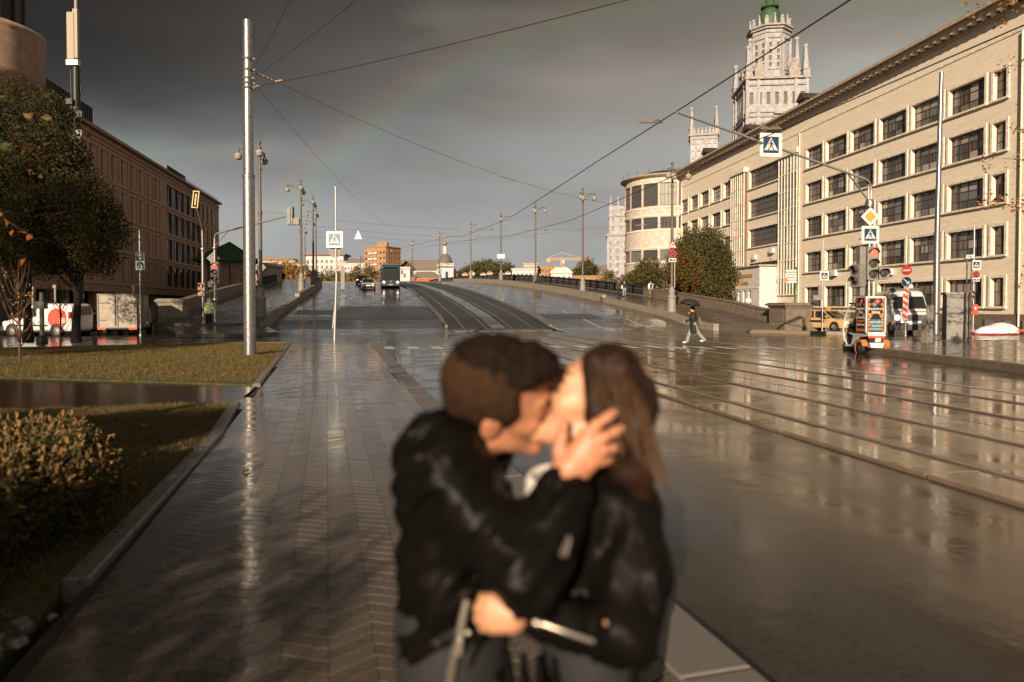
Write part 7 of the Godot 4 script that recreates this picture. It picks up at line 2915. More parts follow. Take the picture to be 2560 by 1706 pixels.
func couple() -> void:
	# ---- the man,on the left,bending to kiss; seen from his right side
	var t := thing("person","person with short dark hair in a black leather jacket, bending to kiss","person",Vector3.ZERO)
	var hb := Basis()
	var fx := Vector3(0.985,-0.16,0.0).normalized()
	var up := Vector3(0.2,0.80,0.57)
	up = (up - fx*up.dot(fx)).normalized()
	hb = Basis(fx,up,fx.cross(up))
	var hc := Vector3(-0.028,1.406,-1.385)
	var neck := Vector3(-0.097,1.277,-1.43)
	var b := B.new()
	head_into(b,hc,hb,1.0,false,neck,0.056)
	# right hand on her jaw,fingers into her hair
	var wrist := Vector3(0.099,1.265,-1.274)
	var f: F
	f = F.new(Vector3(minf(wrist.x - 0.07,0.0),wrist.y - 0.06,-1.40),Vector3(wrist.x + 0.14,wrist.y + 0.17,-1.17),0.0036)
	f.cap(wrist,Vector3(0.108,1.295,-1.266),0.026,0.024,0.02)
	f.cap(Vector3(0.096,1.297,-1.268),Vector3(0.136,1.357,-1.27),0.017,0.0135,0.022)
	f.cap(Vector3(0.107,1.298,-1.264),Vector3(0.149,1.346,-1.264),0.018,0.0135,0.022)
	f.cap(Vector3(0.116,1.292,-1.266),Vector3(0.155,1.329,-1.264),0.017,0.0125,0.022)
	f.cap(Vector3(0.12,1.283,-1.27),Vector3(0.154,1.312,-1.268),0.015,0.0115,0.022)
	finger(f,[Vector3(0.136,1.357,-1.27),Vector3(0.156,1.379,-1.264),Vector3(0.179,1.394,-1.27),Vector3(0.196,1.403,-1.28)],0.0112,0.0082)
	finger(f,[Vector3(0.149,1.346,-1.264),Vector3(0.17,1.357,-1.258),Vector3(0.191,1.366,-1.266),Vector3(0.205,1.371,-1.276)],0.0112,0.0082)
	finger(f,[Vector3(0.155,1.329,-1.264),Vector3(0.17,1.333,-1.26),Vector3(0.187,1.334,-1.27),Vector3(0.196,1.336,-1.282)],0.0105,0.0078)
	finger(f,[Vector3(0.154,1.311,-1.268),Vector3(0.168,1.311,-1.267),Vector3(0.179,1.31,-1.276),Vector3(0.187,1.311,-1.286)],0.0092,0.007)
	finger(f,[Vector3(0.091,1.299,-1.274),Vector3(0.088,1.329,-1.274),Vector3(0.095,1.357,-1.278),Vector3(0.099,1.38,-1.288)],0.0135,0.0095)
	f.into(b)
	# left hand behind her back
	f = F.new(Vector3(0.208,0.982,-1.6) - Vector3(0.09,0.07,0.07),Vector3(0.208,0.982,-1.6) + Vector3(0.10,0.07,0.07),0.0045)
	f.cap(Vector3(0.191,0.984,-1.62),Vector3(0.228,0.978,-1.61),0.024,0.02,0.02)
	for k in 4:
		finger(f,[Vector3(0.228,0.978,-1.61) + Vector3(0,0.025 - 0.016*k,0),Vector3(0.26,0.978,-1.6) + Vector3(0,0.025 - 0.016*k,0),Vector3(0.276,0.981,-1.585) + Vector3(0,0.022 - 0.016*k,0)],0.0098,0.008)
	finger(f,[Vector3(0.196,0.994,-1.62),Vector3(0.214,1.022,-1.61),Vector3(0.231,1.032,-1.6)],0.012,0.009)
	f.into(b)
	# trunk,arms and legs under the clothes
	f = F.new(Vector3(-0.34,0.0,-1.72),Vector3(0.32,1.42,-1.14),0.014)
	f.cap(neck,Vector3(-0.117,1.212,-1.42),0.058,0.09,0.05)
	for d in [0.03,0.22]:
		f.cap(Vector3(-0.128,1.23,-1.3 - d),Vector3(-0.13,0.86,-1.3 - d),0.07,0.07,0.05)
	_legs(f,Vector3(-0.12,0.88,-1.43),0.09,0.055,0.0)
	f.cap(Vector3(-0.144,1.302,-1.32),Vector3(0.027,1.115,-1.218),0.042,0.036,0.04)
	f.cap(Vector3(0.027,1.115,-1.218),wrist,0.036,0.027,0.03)
	f.cap(Vector3(-0.127,1.252,-1.54),Vector3(0.039,0.959,-1.66),0.05,0.042,0.04)
	f.cap(Vector3(0.039,0.959,-1.66),Vector3(0.191,0.984,-1.62),0.042,0.027,0.03)
	f.into(b)
	put("body",b.mesh(),"skin",t)
	# hair: thick and dark on top,clipped at the sides
	f = F.new(hc - Vector3(0.2,0.18,0.18),hc + Vector3(0.2,0.24,0.2),0.005)
	var n := FastNoiseLite.new()
	n.seed = 21
	n.frequency = 34.0
	n.fractal_octaves = 2
	var L := func(x: float,y: float,z: float) -> Vector3: return hc + hb*Vector3(x,y,z)
	f.ell(L.call(-0.016,0.050,0),hb,Vector3(0.108,0.099,0.0865))
	f.cap(L.call(-0.05,-0.02,0.0),L.call(-0.058,-0.052,0.0),0.060,0.052,0.03)
	var cx := hb*Vector3(1,0.12,0).normalized()
	f.cut(cx,cx.dot(L.call(0.052,0.03,0)),0.02)
	f.carve(L.call(0.066,-0.055,0.05),hb,Vector3(0.058,0.062,0.07))
	f.carve(L.call(0.066,-0.055,-0.05),hb,Vector3(0.058,0.062,0.07))
	f.carve(L.call(-0.002,-0.012,0.09),hb,Vector3(0.026,0.034,0.03))
	f.carve(L.call(-0.002,-0.012,-0.09),hb,Vector3(0.026,0.034,0.03))
	f.rough(n,0.003)
	put("side_hair",f.mesh(),"hair_fade",t)
	f = F.new(hc - Vector3(0.2,0.18,0.18),hc + Vector3(0.2,0.26,0.24),0.005)
	f.ell(L.call(-0.016,0.051,0.0),hb,Vector3(0.1100,0.1030,0.0880),0.02)
	f.ell(L.call(0.060,0.104,0.0),hb,Vector3(0.052,0.040,0.058),0.03)
	cx = hb*Vector3(-0.05,-1,0).normalized()
	f.rough(n,0.008)
	f.cut(cx,cx.dot(L.call(0.0,0.096,0)),0.03)
	n.frequency = 22.0
	f.rough(n,0.006,Basis(hb.x*0.35,hb.y,hb.z).transposed())
	put("top_hair",f.mesh(),"hair_dark",t)
	b = B.new()
	for z in [-1.0,1.0]:
		b.pipe(PackedVector3Array([L.call(0.098,0.040,0.014*z),L.call(0.097,0.047,0.03*z),L.call(0.082,0.044,0.05*z)]),PackedFloat32Array([0.005,0.006,0.003]),6)
	put("eyebrow",b.mesh(),"hair_dark",t)
	b = B.new()
	for z in [-1.0,1.0]:
		b.pipe(PackedVector3Array([L.call(0.0945,0.006,0.019*z),L.call(0.0965,0.003,0.032*z),L.call(0.088,0.005,0.046*z)]),PackedFloat32Array([0.0015,0.0026,0.0015]),5)
	put("closed_eye",b.mesh(),"hair_dark",t)
	# jacket
	n.frequency = 7.0
	n.seed = 5
	f = F.new(Vector3(-0.36,0.70,-1.76),Vector3(0.30,1.40,-1.10),0.0085)
	f.cap(Vector3(-0.128,1.255,-1.325),Vector3(-0.118,0.80,-1.335),0.092,0.100,0.06)
	f.cap(Vector3(-0.128,1.255,-1.51),Vector3(-0.118,0.80,-1.51),0.092,0.100,0.06)
	f.cap(Vector3(-0.138,1.317,-1.36),Vector3(-0.115,1.288,-1.5),0.070,0.065,0.06)
	f.cap(Vector3(-0.145,1.303,-1.315),Vector3(0.027,1.116,-1.215),0.068,0.064,0.045)
	f.cap(Vector3(0.027,1.116,-1.215),Vector3(0.098,1.25,-1.266),0.066,0.047,0.03)
	f.cap(Vector3(-0.127,1.252,-1.54),Vector3(0.039,0.959,-1.66),0.07,0.06,0.04)
	f.cap(Vector3(0.039,0.959,-1.66),Vector3(0.182,0.982,-1.625),0.058,0.045,0.03)
	# folds: across the sleeve and slanting over the back
	var sl := (Vector3(0.027,1.116,-1.215) - Vector3(-0.145,1.303,-1.315)).normalized()
	var sx := sl.cross(Vector3.BACK).normalized()
	f.rough(n,0.016,Basis(sl*2.0,sx*0.7,sl.cross(sx)*0.7).transposed(),true)
	put("jacket",f.mesh(),"leather",t)
	# stand-up collar round the neck
	var axis := (hc - neck).normalized()
	var cb := Basis(axis.cross(Vector3.BACK).normalized(),axis,Vector3.BACK)
	cb.z = cb.x.cross(cb.y)
	b = B.new()
	b.lathe(neck + axis*0.01,[[0.092,-0.03],[0.088,0.02],[0.084,0.052],[0.078,0.058],[0.073,0.05],[0.076,-0.02]],26,0.0,TAU,cb)
	put("collar",b.mesh(),"leather",t)
	_zip(t,[Vector3(0.121,1.253,-1.248),Vector3(0.109,1.223,-1.222),Vector3(0.097,1.191,-1.188),Vector3(0.088,1.172,-1.162)],0.0055)
	_zip(t,[Vector3(-0.081,1.073,-1.214),Vector3(-0.089,1.039,-1.21),Vector3(-0.094,1.009,-1.207),Vector3(-0.103,0.976,-1.207),Vector3(-0.112,0.926,-1.21),Vector3(-0.115,0.864,-1.212)],0.005)
	for q in [Vector3(-0.091,1.009,-1.2),Vector3(-0.078,1.02,-1.201),Vector3(-0.126,1.37,-1.32),Vector3(-0.123,1.358,-1.32)]:
		put("stud",B.new().ball(q,0.006,10).mesh(),"zip_metal",t)
	put("zip_pull",B.new().bar(Vector3(-0.091,1.006,-1.199),Vector3(-0.095,0.98,-1.199),0.008,0.004).mesh(),"zip_metal",t)
	_trousers(t,Vector3(-0.12,0.9,-1.43),0.115,0.075,"jeans_dark")
	_shoes(t,Vector3(-0.12,0,-1.43),Vector3(1,0,0),"black")

	# ---- the woman,on the right,her face turned up to his
	t = thing("person","person with long brown hair and a white collar, being kissed","person",Vector3.ZERO)
	fx = Vector3(-0.875,0.485,0.0).normalized()
	up = Vector3(0.485,0.875,0.05)
	up = (up - fx*up.dot(fx)).normalized()
	var wb := Basis(fx,up,fx.cross(up))
	var wc := Vector3(0.168,1.388,-1.385)
	neck = Vector3(0.114,1.23,-1.4)
	b = B.new()
	head_into(b,wc,wb,0.97,true,neck,0.048)
	# her hand,a loose fist holding the front of his jacket
	f = F.new(Vector3(-0.026,1.061,-1.185) - Vector3(0.07,0.065,0.06),Vector3(-0.026,1.061,-1.185) + Vector3(0.10,0.065,0.07),0.0036)
	wrist = Vector3(0.026,1.052,-1.2)
	f.cap(wrist,Vector3(0.004,1.061,-1.188),0.022,0.023,0.015)
	f.cap(Vector3(0,1.072,-1.182),Vector3(-0.033,1.088,-1.178),0.018,0.013,0.02)
	f.cap(Vector3(0,1.066,-1.18),Vector3(-0.04,1.072,-1.176),0.018,0.013,0.02)
	f.cap(Vector3(0,1.056,-1.182),Vector3(-0.04,1.054,-1.18),0.018,0.0125,0.02)
	f.cap(Vector3(0.001,1.049,-1.186),Vector3(-0.034,1.037,-1.186),0.016,0.0115,0.02)
	for k in 4:
		var kn: Vector3 = [Vector3(-0.033,1.089,-1.177),Vector3(-0.041,1.073,-1.174),Vector3(-0.041,1.054,-1.178),Vector3(-0.034,1.036,-1.185)][k]
		finger(f,[kn,kn + Vector3(-0.017,-0.003,-0.010),kn + Vector3(-0.016,-0.004,-0.030),kn + Vector3(0.004,-0.004,-0.038)],0.0098 - 0.0006*k,0.008)
	finger(f,[Vector3(-0.003,1.075,-1.188),Vector3(-0.017,1.09,-1.188),Vector3(-0.034,1.091,-1.196),Vector3(-0.046,1.085,-1.204)],0.012,0.009)
	f.into(b)
	f = F.new(Vector3(-0.02,0.0,-1.72),Vector3(0.40,1.36,-1.14),0.014)
	f.cap(neck,Vector3(0.165,1.2,-1.42),0.05,0.07,0.04)
	for d in [0.05,0.19]:
		f.cap(Vector3(0.18,1.18,-1.3 - d),Vector3(0.16,0.86,-1.3 - d),0.052,0.055,0.05)
	_legs(f,Vector3(0.155,0.88,-1.42),0.08,0.05,0.0)
	f.cap(Vector3(0.243,1.192,-1.348),Vector3(0.211,0.998,-1.245),0.036,0.030,0.03)
	f.cap(Vector3(0.211,0.998,-1.245),wrist,0.030,0.022,0.03)
	f.cap(Vector3(0.251,1.144,-1.52),Vector3(0.203,0.868,-1.56),0.042,0.036,0.03)
	f.cap(Vector3(0.203,0.868,-1.56),Vector3(0.046,0.938,-1.57),0.036,0.022,0.03)
	f.into(b)
	put("body",b.mesh(),"skin_pale",t)
	L = func(x: float,y: float,z: float) -> Vector3: return wc + wb*Vector3(x,y,z)
	# long hair
	n.seed = 9
	n.frequency = 26.0
	f = F.new(wc - Vector3(0.16,0.36,0.17),wc + Vector3(0.22,0.2,0.17),0.0052)
	f.ell(L.call(-0.021,0.041,0),wb,Vector3(0.092,0.081,0.085),0.02)
	cx = wb*Vector3(1,-0.35,0).normalized()
	f.cut(cx,cx.dot(L.call(0.052,0.06,0)),0.02)
	for z in [0.02,0.075,0.13]:
		f.cap(Vector3(0.202,1.475,-1.3) + Vector3(0,0,-z),Vector3(0.222,1.352,-1.3) + Vector3(0,0,-z),0.046,0.040,0.03)
		f.cap(Vector3(0.222,1.352,-1.3) + Vector3(0,0,-z),Vector3(0.241,1.276,-1.3) + Vector3(0,0,-z),0.040,0.027,0.03)
		f.cap(Vector3(0.241,1.276,-1.3) + Vector3(0,0,-z),Vector3(0.262,1.202,-1.3) + Vector3(0,0,-z),0.027,0.008,0.02)
	f.cap(Vector3(0.156,1.494,-1.304),Vector3(0.168,1.391,-1.296),0.020,0.022,0.02)
	f.cap(Vector3(0.168,1.391,-1.296),Vector3(0.209,1.282,-1.306),0.022,0.018,0.02)
	f.cap(Vector3(0.175,1.481,-1.465),Vector3(0.199,1.346,-1.47),0.020,0.022,0.02)
	f.rough(n,0.007,Basis(Vector3(1,0,0),Vector3(0,0.22,0),Vector3(0,0,1)),true)
	put("hair",f.mesh(),"hair_long",t)
	b = B.new()
	for k in 16:
		var x := 1476.0 + k*7.5
		var p := PackedVector3Array()
		for j in 6:
			var v := j/5.0
			p.append(Vector3((x - 1280.0 + v*(34.0 + k*3.5) + 6.0*sin(k*1.7 + v*3.0))*0.000762,1.6 - (900.0 + 8.0*absf(k - 6.0) + v*(190.0 + 6.0*k) - 766.0)*0.000762,-1.3 + 0.028 - 0.014*sin(v*PI) + 0.012*sin(k*2.3)))
		b.pipe(p,PackedFloat32Array([0.002,0.0045,0.005,0.005,0.004,0.001]),5)
	put("hair_strands",b.mesh(),"hair_light",t)
	b = B.new()
	for z in [-1.0,1.0]:
		b.pipe(PackedVector3Array([L.call(0.094,0.040,0.014*z),L.call(0.094,0.046,0.03*z),L.call(0.08,0.043,0.048*z)]),PackedFloat32Array([0.0025,0.0035,0.002]),6)
	put("eyebrow",b.mesh(),"hair_dark",t)
	b = B.new()
	for z in [-1.0,1.0]:
		b.pipe(PackedVector3Array([L.call(0.092,0.006,0.019*z),L.call(0.0945,0.003,0.032*z),L.call(0.086,0.005,0.045*z)]),PackedFloat32Array([0.0015,0.0028,0.0015]),5)
	put("closed_eye",b.mesh(),"hair_dark",t)
	# white roll collar
	axis = (wc - neck).normalized()
	axis = (axis*0.5 + Vector3(-0.25,0.85,0.1)).normalized()
	cb = Basis(axis.cross(Vector3.BACK).normalized(),axis,Vector3.BACK)
	cb.z = cb.x.cross(cb.y)
	b = B.new()
	b.lathe(Vector3(0.097,1.233,-1.398),[[0.070,-0.05],[0.072,-0.015],[0.068,0.016],[0.060,0.026],[0.054,0.020],[0.056,-0.03]],26,0.0,TAU,cb)
	put("collar",b.mesh(),"knit_white",t)
	n.seed = 15
	n.frequency = 7.0
	f = F.new(Vector3(-0.04,0.70,-1.72),Vector3(0.40,1.30,-1.12),0.0085)
	f.cap(Vector3(0.185,1.17,-1.37),Vector3(0.155,0.80,-1.37),0.078,0.084,0.05)
	f.cap(Vector3(0.185,1.17,-1.50),Vector3(0.155,0.80,-1.50),0.078,0.084,0.05)
	f.cap(Vector3(0.159,1.211,-1.38),Vector3(0.231,1.188,-1.4),0.055,0.062,0.05)
	f.cap(Vector3(0.245,1.189,-1.35),Vector3(0.233,1.079,-1.29),0.056,0.060,0.03)
	f.cap(Vector3(0.233,1.079,-1.29),Vector3(0.206,1.001,-1.245),0.060,0.056,0.03)
	f.cap(Vector3(0.206,1.001,-1.245),Vector3(0.034,1.049,-1.205),0.056,0.032,0.03)
	f.cap(Vector3(0.251,1.144,-1.52),Vector3(0.203,0.868,-1.56),0.056,0.05,0.03)
	f.cap(Vector3(0.203,0.868,-1.56),Vector3(0.06,0.93,-1.57),0.05,0.034,0.03)
	f.rough(n,0.012,Basis(Vector3(1.6,0,0),Vector3(0,0.45,0),Vector3(0,0,1.0)),true)
	put("jacket",f.mesh(),"leather_soft",t)
	_zip(t,[Vector3(0.019,1.068,-1.168),Vector3(0.045,1.058,-1.16),Vector3(0.075,1.05,-1.154),Vector3(0.102,1.042,-1.15),Vector3(0.138,1.028,-1.154)],0.0055)
	b = B.new()
	for q in [Vector3(0.04,1.061,-1.154),Vector3(0.045,1.059,-1.153)]:
		b.ball(q,0.007,10)
	put("zip_pull",b.mesh(),"zip_metal",t)
	# ribbed hem of the jacket: upright pleats
	b = B.new()
	for k in 9:
		var x := 1270.0 + k*38.0
		b.pipe(PackedVector3Array([Vector3((x - 1280.0)*0.000762,0.955 - 0.004*k,-1.262),Vector3((x - 1276.0)*0.000762,0.90,-1.256),Vector3((x - 1274.0)*0.000762,0.80,-1.258)]),PackedFloat32Array([0.006,0.012,0.012]),8)
	put("pleats",b.mesh(),"leather_soft",t)
	_trousers(t,Vector3(0.155,0.9,-1.42),0.10,0.065,"jeans_dark")
	_shoes(t,Vector3(0.155,0,-1.42),Vector3(-1,0,0),"black")

func _zip(t: Node3D,pts: Array,r: float) -> void:
	var b := B.new()
	b.pipe(PackedVector3Array(pts),PackedFloat32Array([r]),6)
	for k in pts.size() - 1:
		var a: Vector3 = pts[k]
		var e: Vector3 = pts[k + 1]
		var n := int(a.distance_to(e)/0.005)
		for j in n:
			b.box(a.lerp(e,(j + 0.5)/n),Vector3(0.013,0.0022,0.006))
	put("zip",b.mesh(),"zip_metal",t)

func _legs(f: F,hip: Vector3,r0: float,r1: float,_k: float) -> void:
	for z in [-0.095,0.095]:
		f.cap(hip + Vector3(0,0,z),Vector3(hip.x,0.48,hip.z + z*1.05),r0,r1,0.03)
		f.cap(Vector3(hip.x,0.48,hip.z + z*1.05),Vector3(hip.x,0.09,hip.z + z*1.1),r1,0.038,0.02)

func _trousers(t: Node3D,hip: Vector3,r0: float,r1: float,material: String) -> void:
	var f := F.new(hip - Vector3(0.17,0.86,0.27),hip + Vector3(0.17,0.16,0.27),0.014)
	f.cap(hip + Vector3(0,0.08,-0.08),hip + Vector3(0,0.08,0.08),r0,r0,0.05)
	for z in [-0.095,0.095]:
		f.cap(hip + Vector3(0,0,z),Vector3(hip.x,0.48,hip.z + z*1.05),r0*0.95,r1,0.04)
		f.cap(Vector3(hip.x,0.48,hip.z + z*1.05),Vector3(hip.x,0.10,hip.z + z*1.1),r1,r1*0.85,0.03)
	put("trousers",f.mesh(),material,t)

func _shoes(t: Node3D,at: Vector3,ahead: Vector3,material: String) -> void:
	for z in [-0.105,0.105]:
		var f := F.new(at + Vector3(-0.24,-0.02,z - 0.09),at + Vector3(0.24,0.16,z + 0.09),0.009)
		f.cap(at + Vector3(0,0.045,z) - ahead*0.06,at + Vector3(0,0.036,z) + ahead*0.16,0.045,0.036,0.02)
		f.cap(at + Vector3(0,0.05,z),at + Vector3(0,0.11,z),0.046,0.046,0.02)
		f.cut(Vector3.DOWN,-at.y - 0.003)
		put("shoe",f.mesh(),material,t)

# a figure some way off; local +z is ahead
func figure(label: String,at: Vector3,turn: float,look: Dictionary) -> Node3D:
	var t := thing("person",label,"person",at,turn,look.get("group",""))
	var sc: float = look.get("height",1.75)/1.75
	var cell: float = look.get("cell",0.02)
	var J := {}
	var lean: float = look.get("lean",0.04)
	J.hip = Vector3(0,0.92,0)*sc
	J.chest = (Vector3(0,1.30,0.38*lean))*sc
	J.neck = (Vector3(0,1.47,0.55*lean))*sc
	J.head = (Vector3(0,1.62,0.55*lean + 0.03))*sc
	var thighs: Array = look.get("thighs",[0.05,-0.05])
	var knees: Array = look.get("knees",[0.05,0.05])
	var arms: Array = look.get("arms",[[0.05,0.1],[-0.05,0.1]])
	for s in 2:
		var x := -0.09 if s == 0 else 0.09
		var a: float = thighs[s]
		var hip: Vector3 = J.hip + Vector3(x*sc,0,0)
		var knee: Vector3 = hip + Vector3(0,-cos(a),sin(a))*0.43*sc
		var a2: float = a - knees[s]
		var ankle: Vector3 = knee + Vector3(0,-cos(a2),sin(a2))*0.42*sc
		J["hip%d" % s] = hip
		J["knee%d" % s] = knee
		J["ankle%d" % s] = ankle
		var sh: Vector3 = J.chest + Vector3(x*2.0*sc,0.12*sc,0)
		var b0: float = arms[s][0]
		var out: float = arms[s][2] if arms[s].size() > 2 else 0.12
		var el: Vector3 = sh + Vector3(signf(x)*out,-cos(b0),sin(b0)).normalized()*0.28*sc
		var b1: float = b0 + arms[s][1]
		var wr: Vector3 = el + Vector3(signf(x)*out*0.3,-cos(b1),sin(b1)).normalized()*0.25*sc
		J["sh%d" % s] = sh
		J["el%d" % s] = el
		J["wr%d" % s] = wr
		J["hand%d" % s] = wr + (wr - el).normalized()*0.09*sc
	var lo := Vector3(-0.55,-0.03,-0.75)*sc
	var hi := Vector3(0.55,1.85,0.75)*sc
	var f := F.new(lo,hi,cell)
	f.ell(J.head,Basis(),Vector3(0.072,0.10,0.088)*sc)
	f.cap(J.head + Vector3(0,-0.06,0.05)*sc,J.head + Vector3(0,-0.075,0.06)*sc,0.03*sc,0.03*sc,0.03)
	f.cap(J.head + Vector3(0,0.0,0.085)*sc,J.head + Vector3(0,-0.02,0.10)*sc,0.012*sc,0.016*sc,0.01)
	f.cap(J.head - Vector3(0,0.05,0.02)*sc,J.neck,0.052*sc,0.055*sc,0.03)
	f.cap(J.neck,J.hip,0.09*sc,0.10*sc,0.06)
	for s in 2:
		f.cap(J["sh%d" % s],J["el%d" % s],0.045*sc,0.038*sc,0.03)
		f.cap(J["el%d" % s],J["wr%d" % s],0.038*sc,0.026*sc,0.02)
		f.cap(J["wr%d" % s],J["hand%d" % s],0.028*sc,0.03*sc,0.02)
		f.cap(J["hip%d" % s],J["knee%d" % s],0.075*sc,0.05*sc,0.03)
		f.cap(J["knee%d" % s],J["ankle%d" % s],0.05*sc,0.036*sc,0.02)
	put("body",f.mesh(),look.get("skin","skin"),t)
	# coat
	f = F.new(lo,hi,cell)
	var hem: float = look.get("hem",0.82)
	f.cap(J.chest + Vector3(-0.08,0.08,0)*sc,J.chest + Vector3(0.08,0.08,0)*sc,0.115*sc,0.115*sc,0.08)
	f.cap(J.chest,Vector3(J.hip.x,hem*sc + 0.1,J.hip.z),0.15*sc,look.get("flare",0.155)*sc,0.08)
	f.cap(J.chest + Vector3(-0.07,0,0)*sc,Vector3(-0.06*sc,hem*sc + 0.1,0),0.12*sc,0.125*sc,0.06)
	f.cap(J.chest + Vector3(0.07,0,0)*sc,Vector3(0.06*sc,hem*sc + 0.1,0),0.12*sc,0.125*sc,0.06)
	for s in 2:
		f.cap(J["sh%d" % s],J["el%d" % s],0.07*sc,0.062*sc,0.05)
		f.cap(J["el%d" % s],J["wr%d" % s],0.062*sc,0.05*sc,0.03)
	f.cut(Vector3.DOWN,-hem*sc,0.02)
	var n := FastNoiseLite.new()
	n.seed = 4
	n.frequency = 5.0
	f.rough(n,0.02,Basis(Vector3(1,0,0),Vector3(0,0.5,0),Vector3(0,0,1)))
	put("coat",f.mesh(),look.get("coat","cloth_black"),t)
	f = F.new(lo,hi,cell)
	f.cap(J.hip0 + Vector3(0,0.04,0),J.hip1 + Vector3(0,0.04,0),0.105*sc,0.105*sc,0.05)
	for s in 2:
		f.cap(J["hip%d" % s],J["knee%d" % s],0.10*sc,0.075*sc,0.04)
		f.cap(J["knee%d" % s],J["ankle%d" % s],0.075*sc,look.get("cuff",0.06)*sc,0.03)
	put("trousers",f.mesh(),look.get("trousers","jeans_dark"),t)
	for s in 2:
		var an: Vector3 = J["ankle%d" % s]
		f = F.new(an - Vector3(0.14,0.16,0.2),an + Vector3(0.14,0.12,0.3),minf(cell,0.014))
		var toe := Vector3(0,-0.045,0.16)*sc
		f.cap(an + Vector3(0,-0.03,-0.03)*sc,an + toe,0.047*sc,0.038*sc,0.02)
		put("shoe",f.mesh(),look.get("shoes","black"),t)
	if look.get("hair","") != "":
		f = F.new(J.head - Vector3(0.2,0.3,0.2),J.head + Vector3(0.2,0.2,0.2),minf(cell,0.014))
		f.ell(J.head + Vector3(0,0.022,-0.014)*sc,Basis(),Vector3(0.084,0.10,0.096)*sc)
		f.cut(Vector3(0,-0.6,0.8),Vector3(0,-0.6,0.8).dot(J.head + Vector3(0,0.03,0.05)*sc))
		if look.get("long",false):
			f.cap(J.head + Vector3(0,0,-0.05)*sc,J.head + Vector3(0,-0.22,-0.06)*sc,0.07*sc,0.05*sc,0.03)
		put("hair",f.mesh(),look.hair,t)
	if look.get("hood","") != "":
		f = F.new(J.head - Vector3(0.25,0.25,0.25),J.head + Vector3(0.25,0.25,0.25),minf(cell,0.016))
		f.ell(J.head + Vector3(0,0.01,-0.02)*sc,Basis(),Vector3(0.115,0.15,0.13)*sc)
		f.cap(J.head + Vector3(0,-0.08,-0.03),J.neck + Vector3(0,-0.04,-0.02),0.10*sc,0.13*sc,0.05)
		f.cut(Vector3(0,0,1),J.head.z + 0.06)
		put("hood",f.mesh(),look.hood,t)
	t.set_meta("hand_r",J.hand1)
	return t

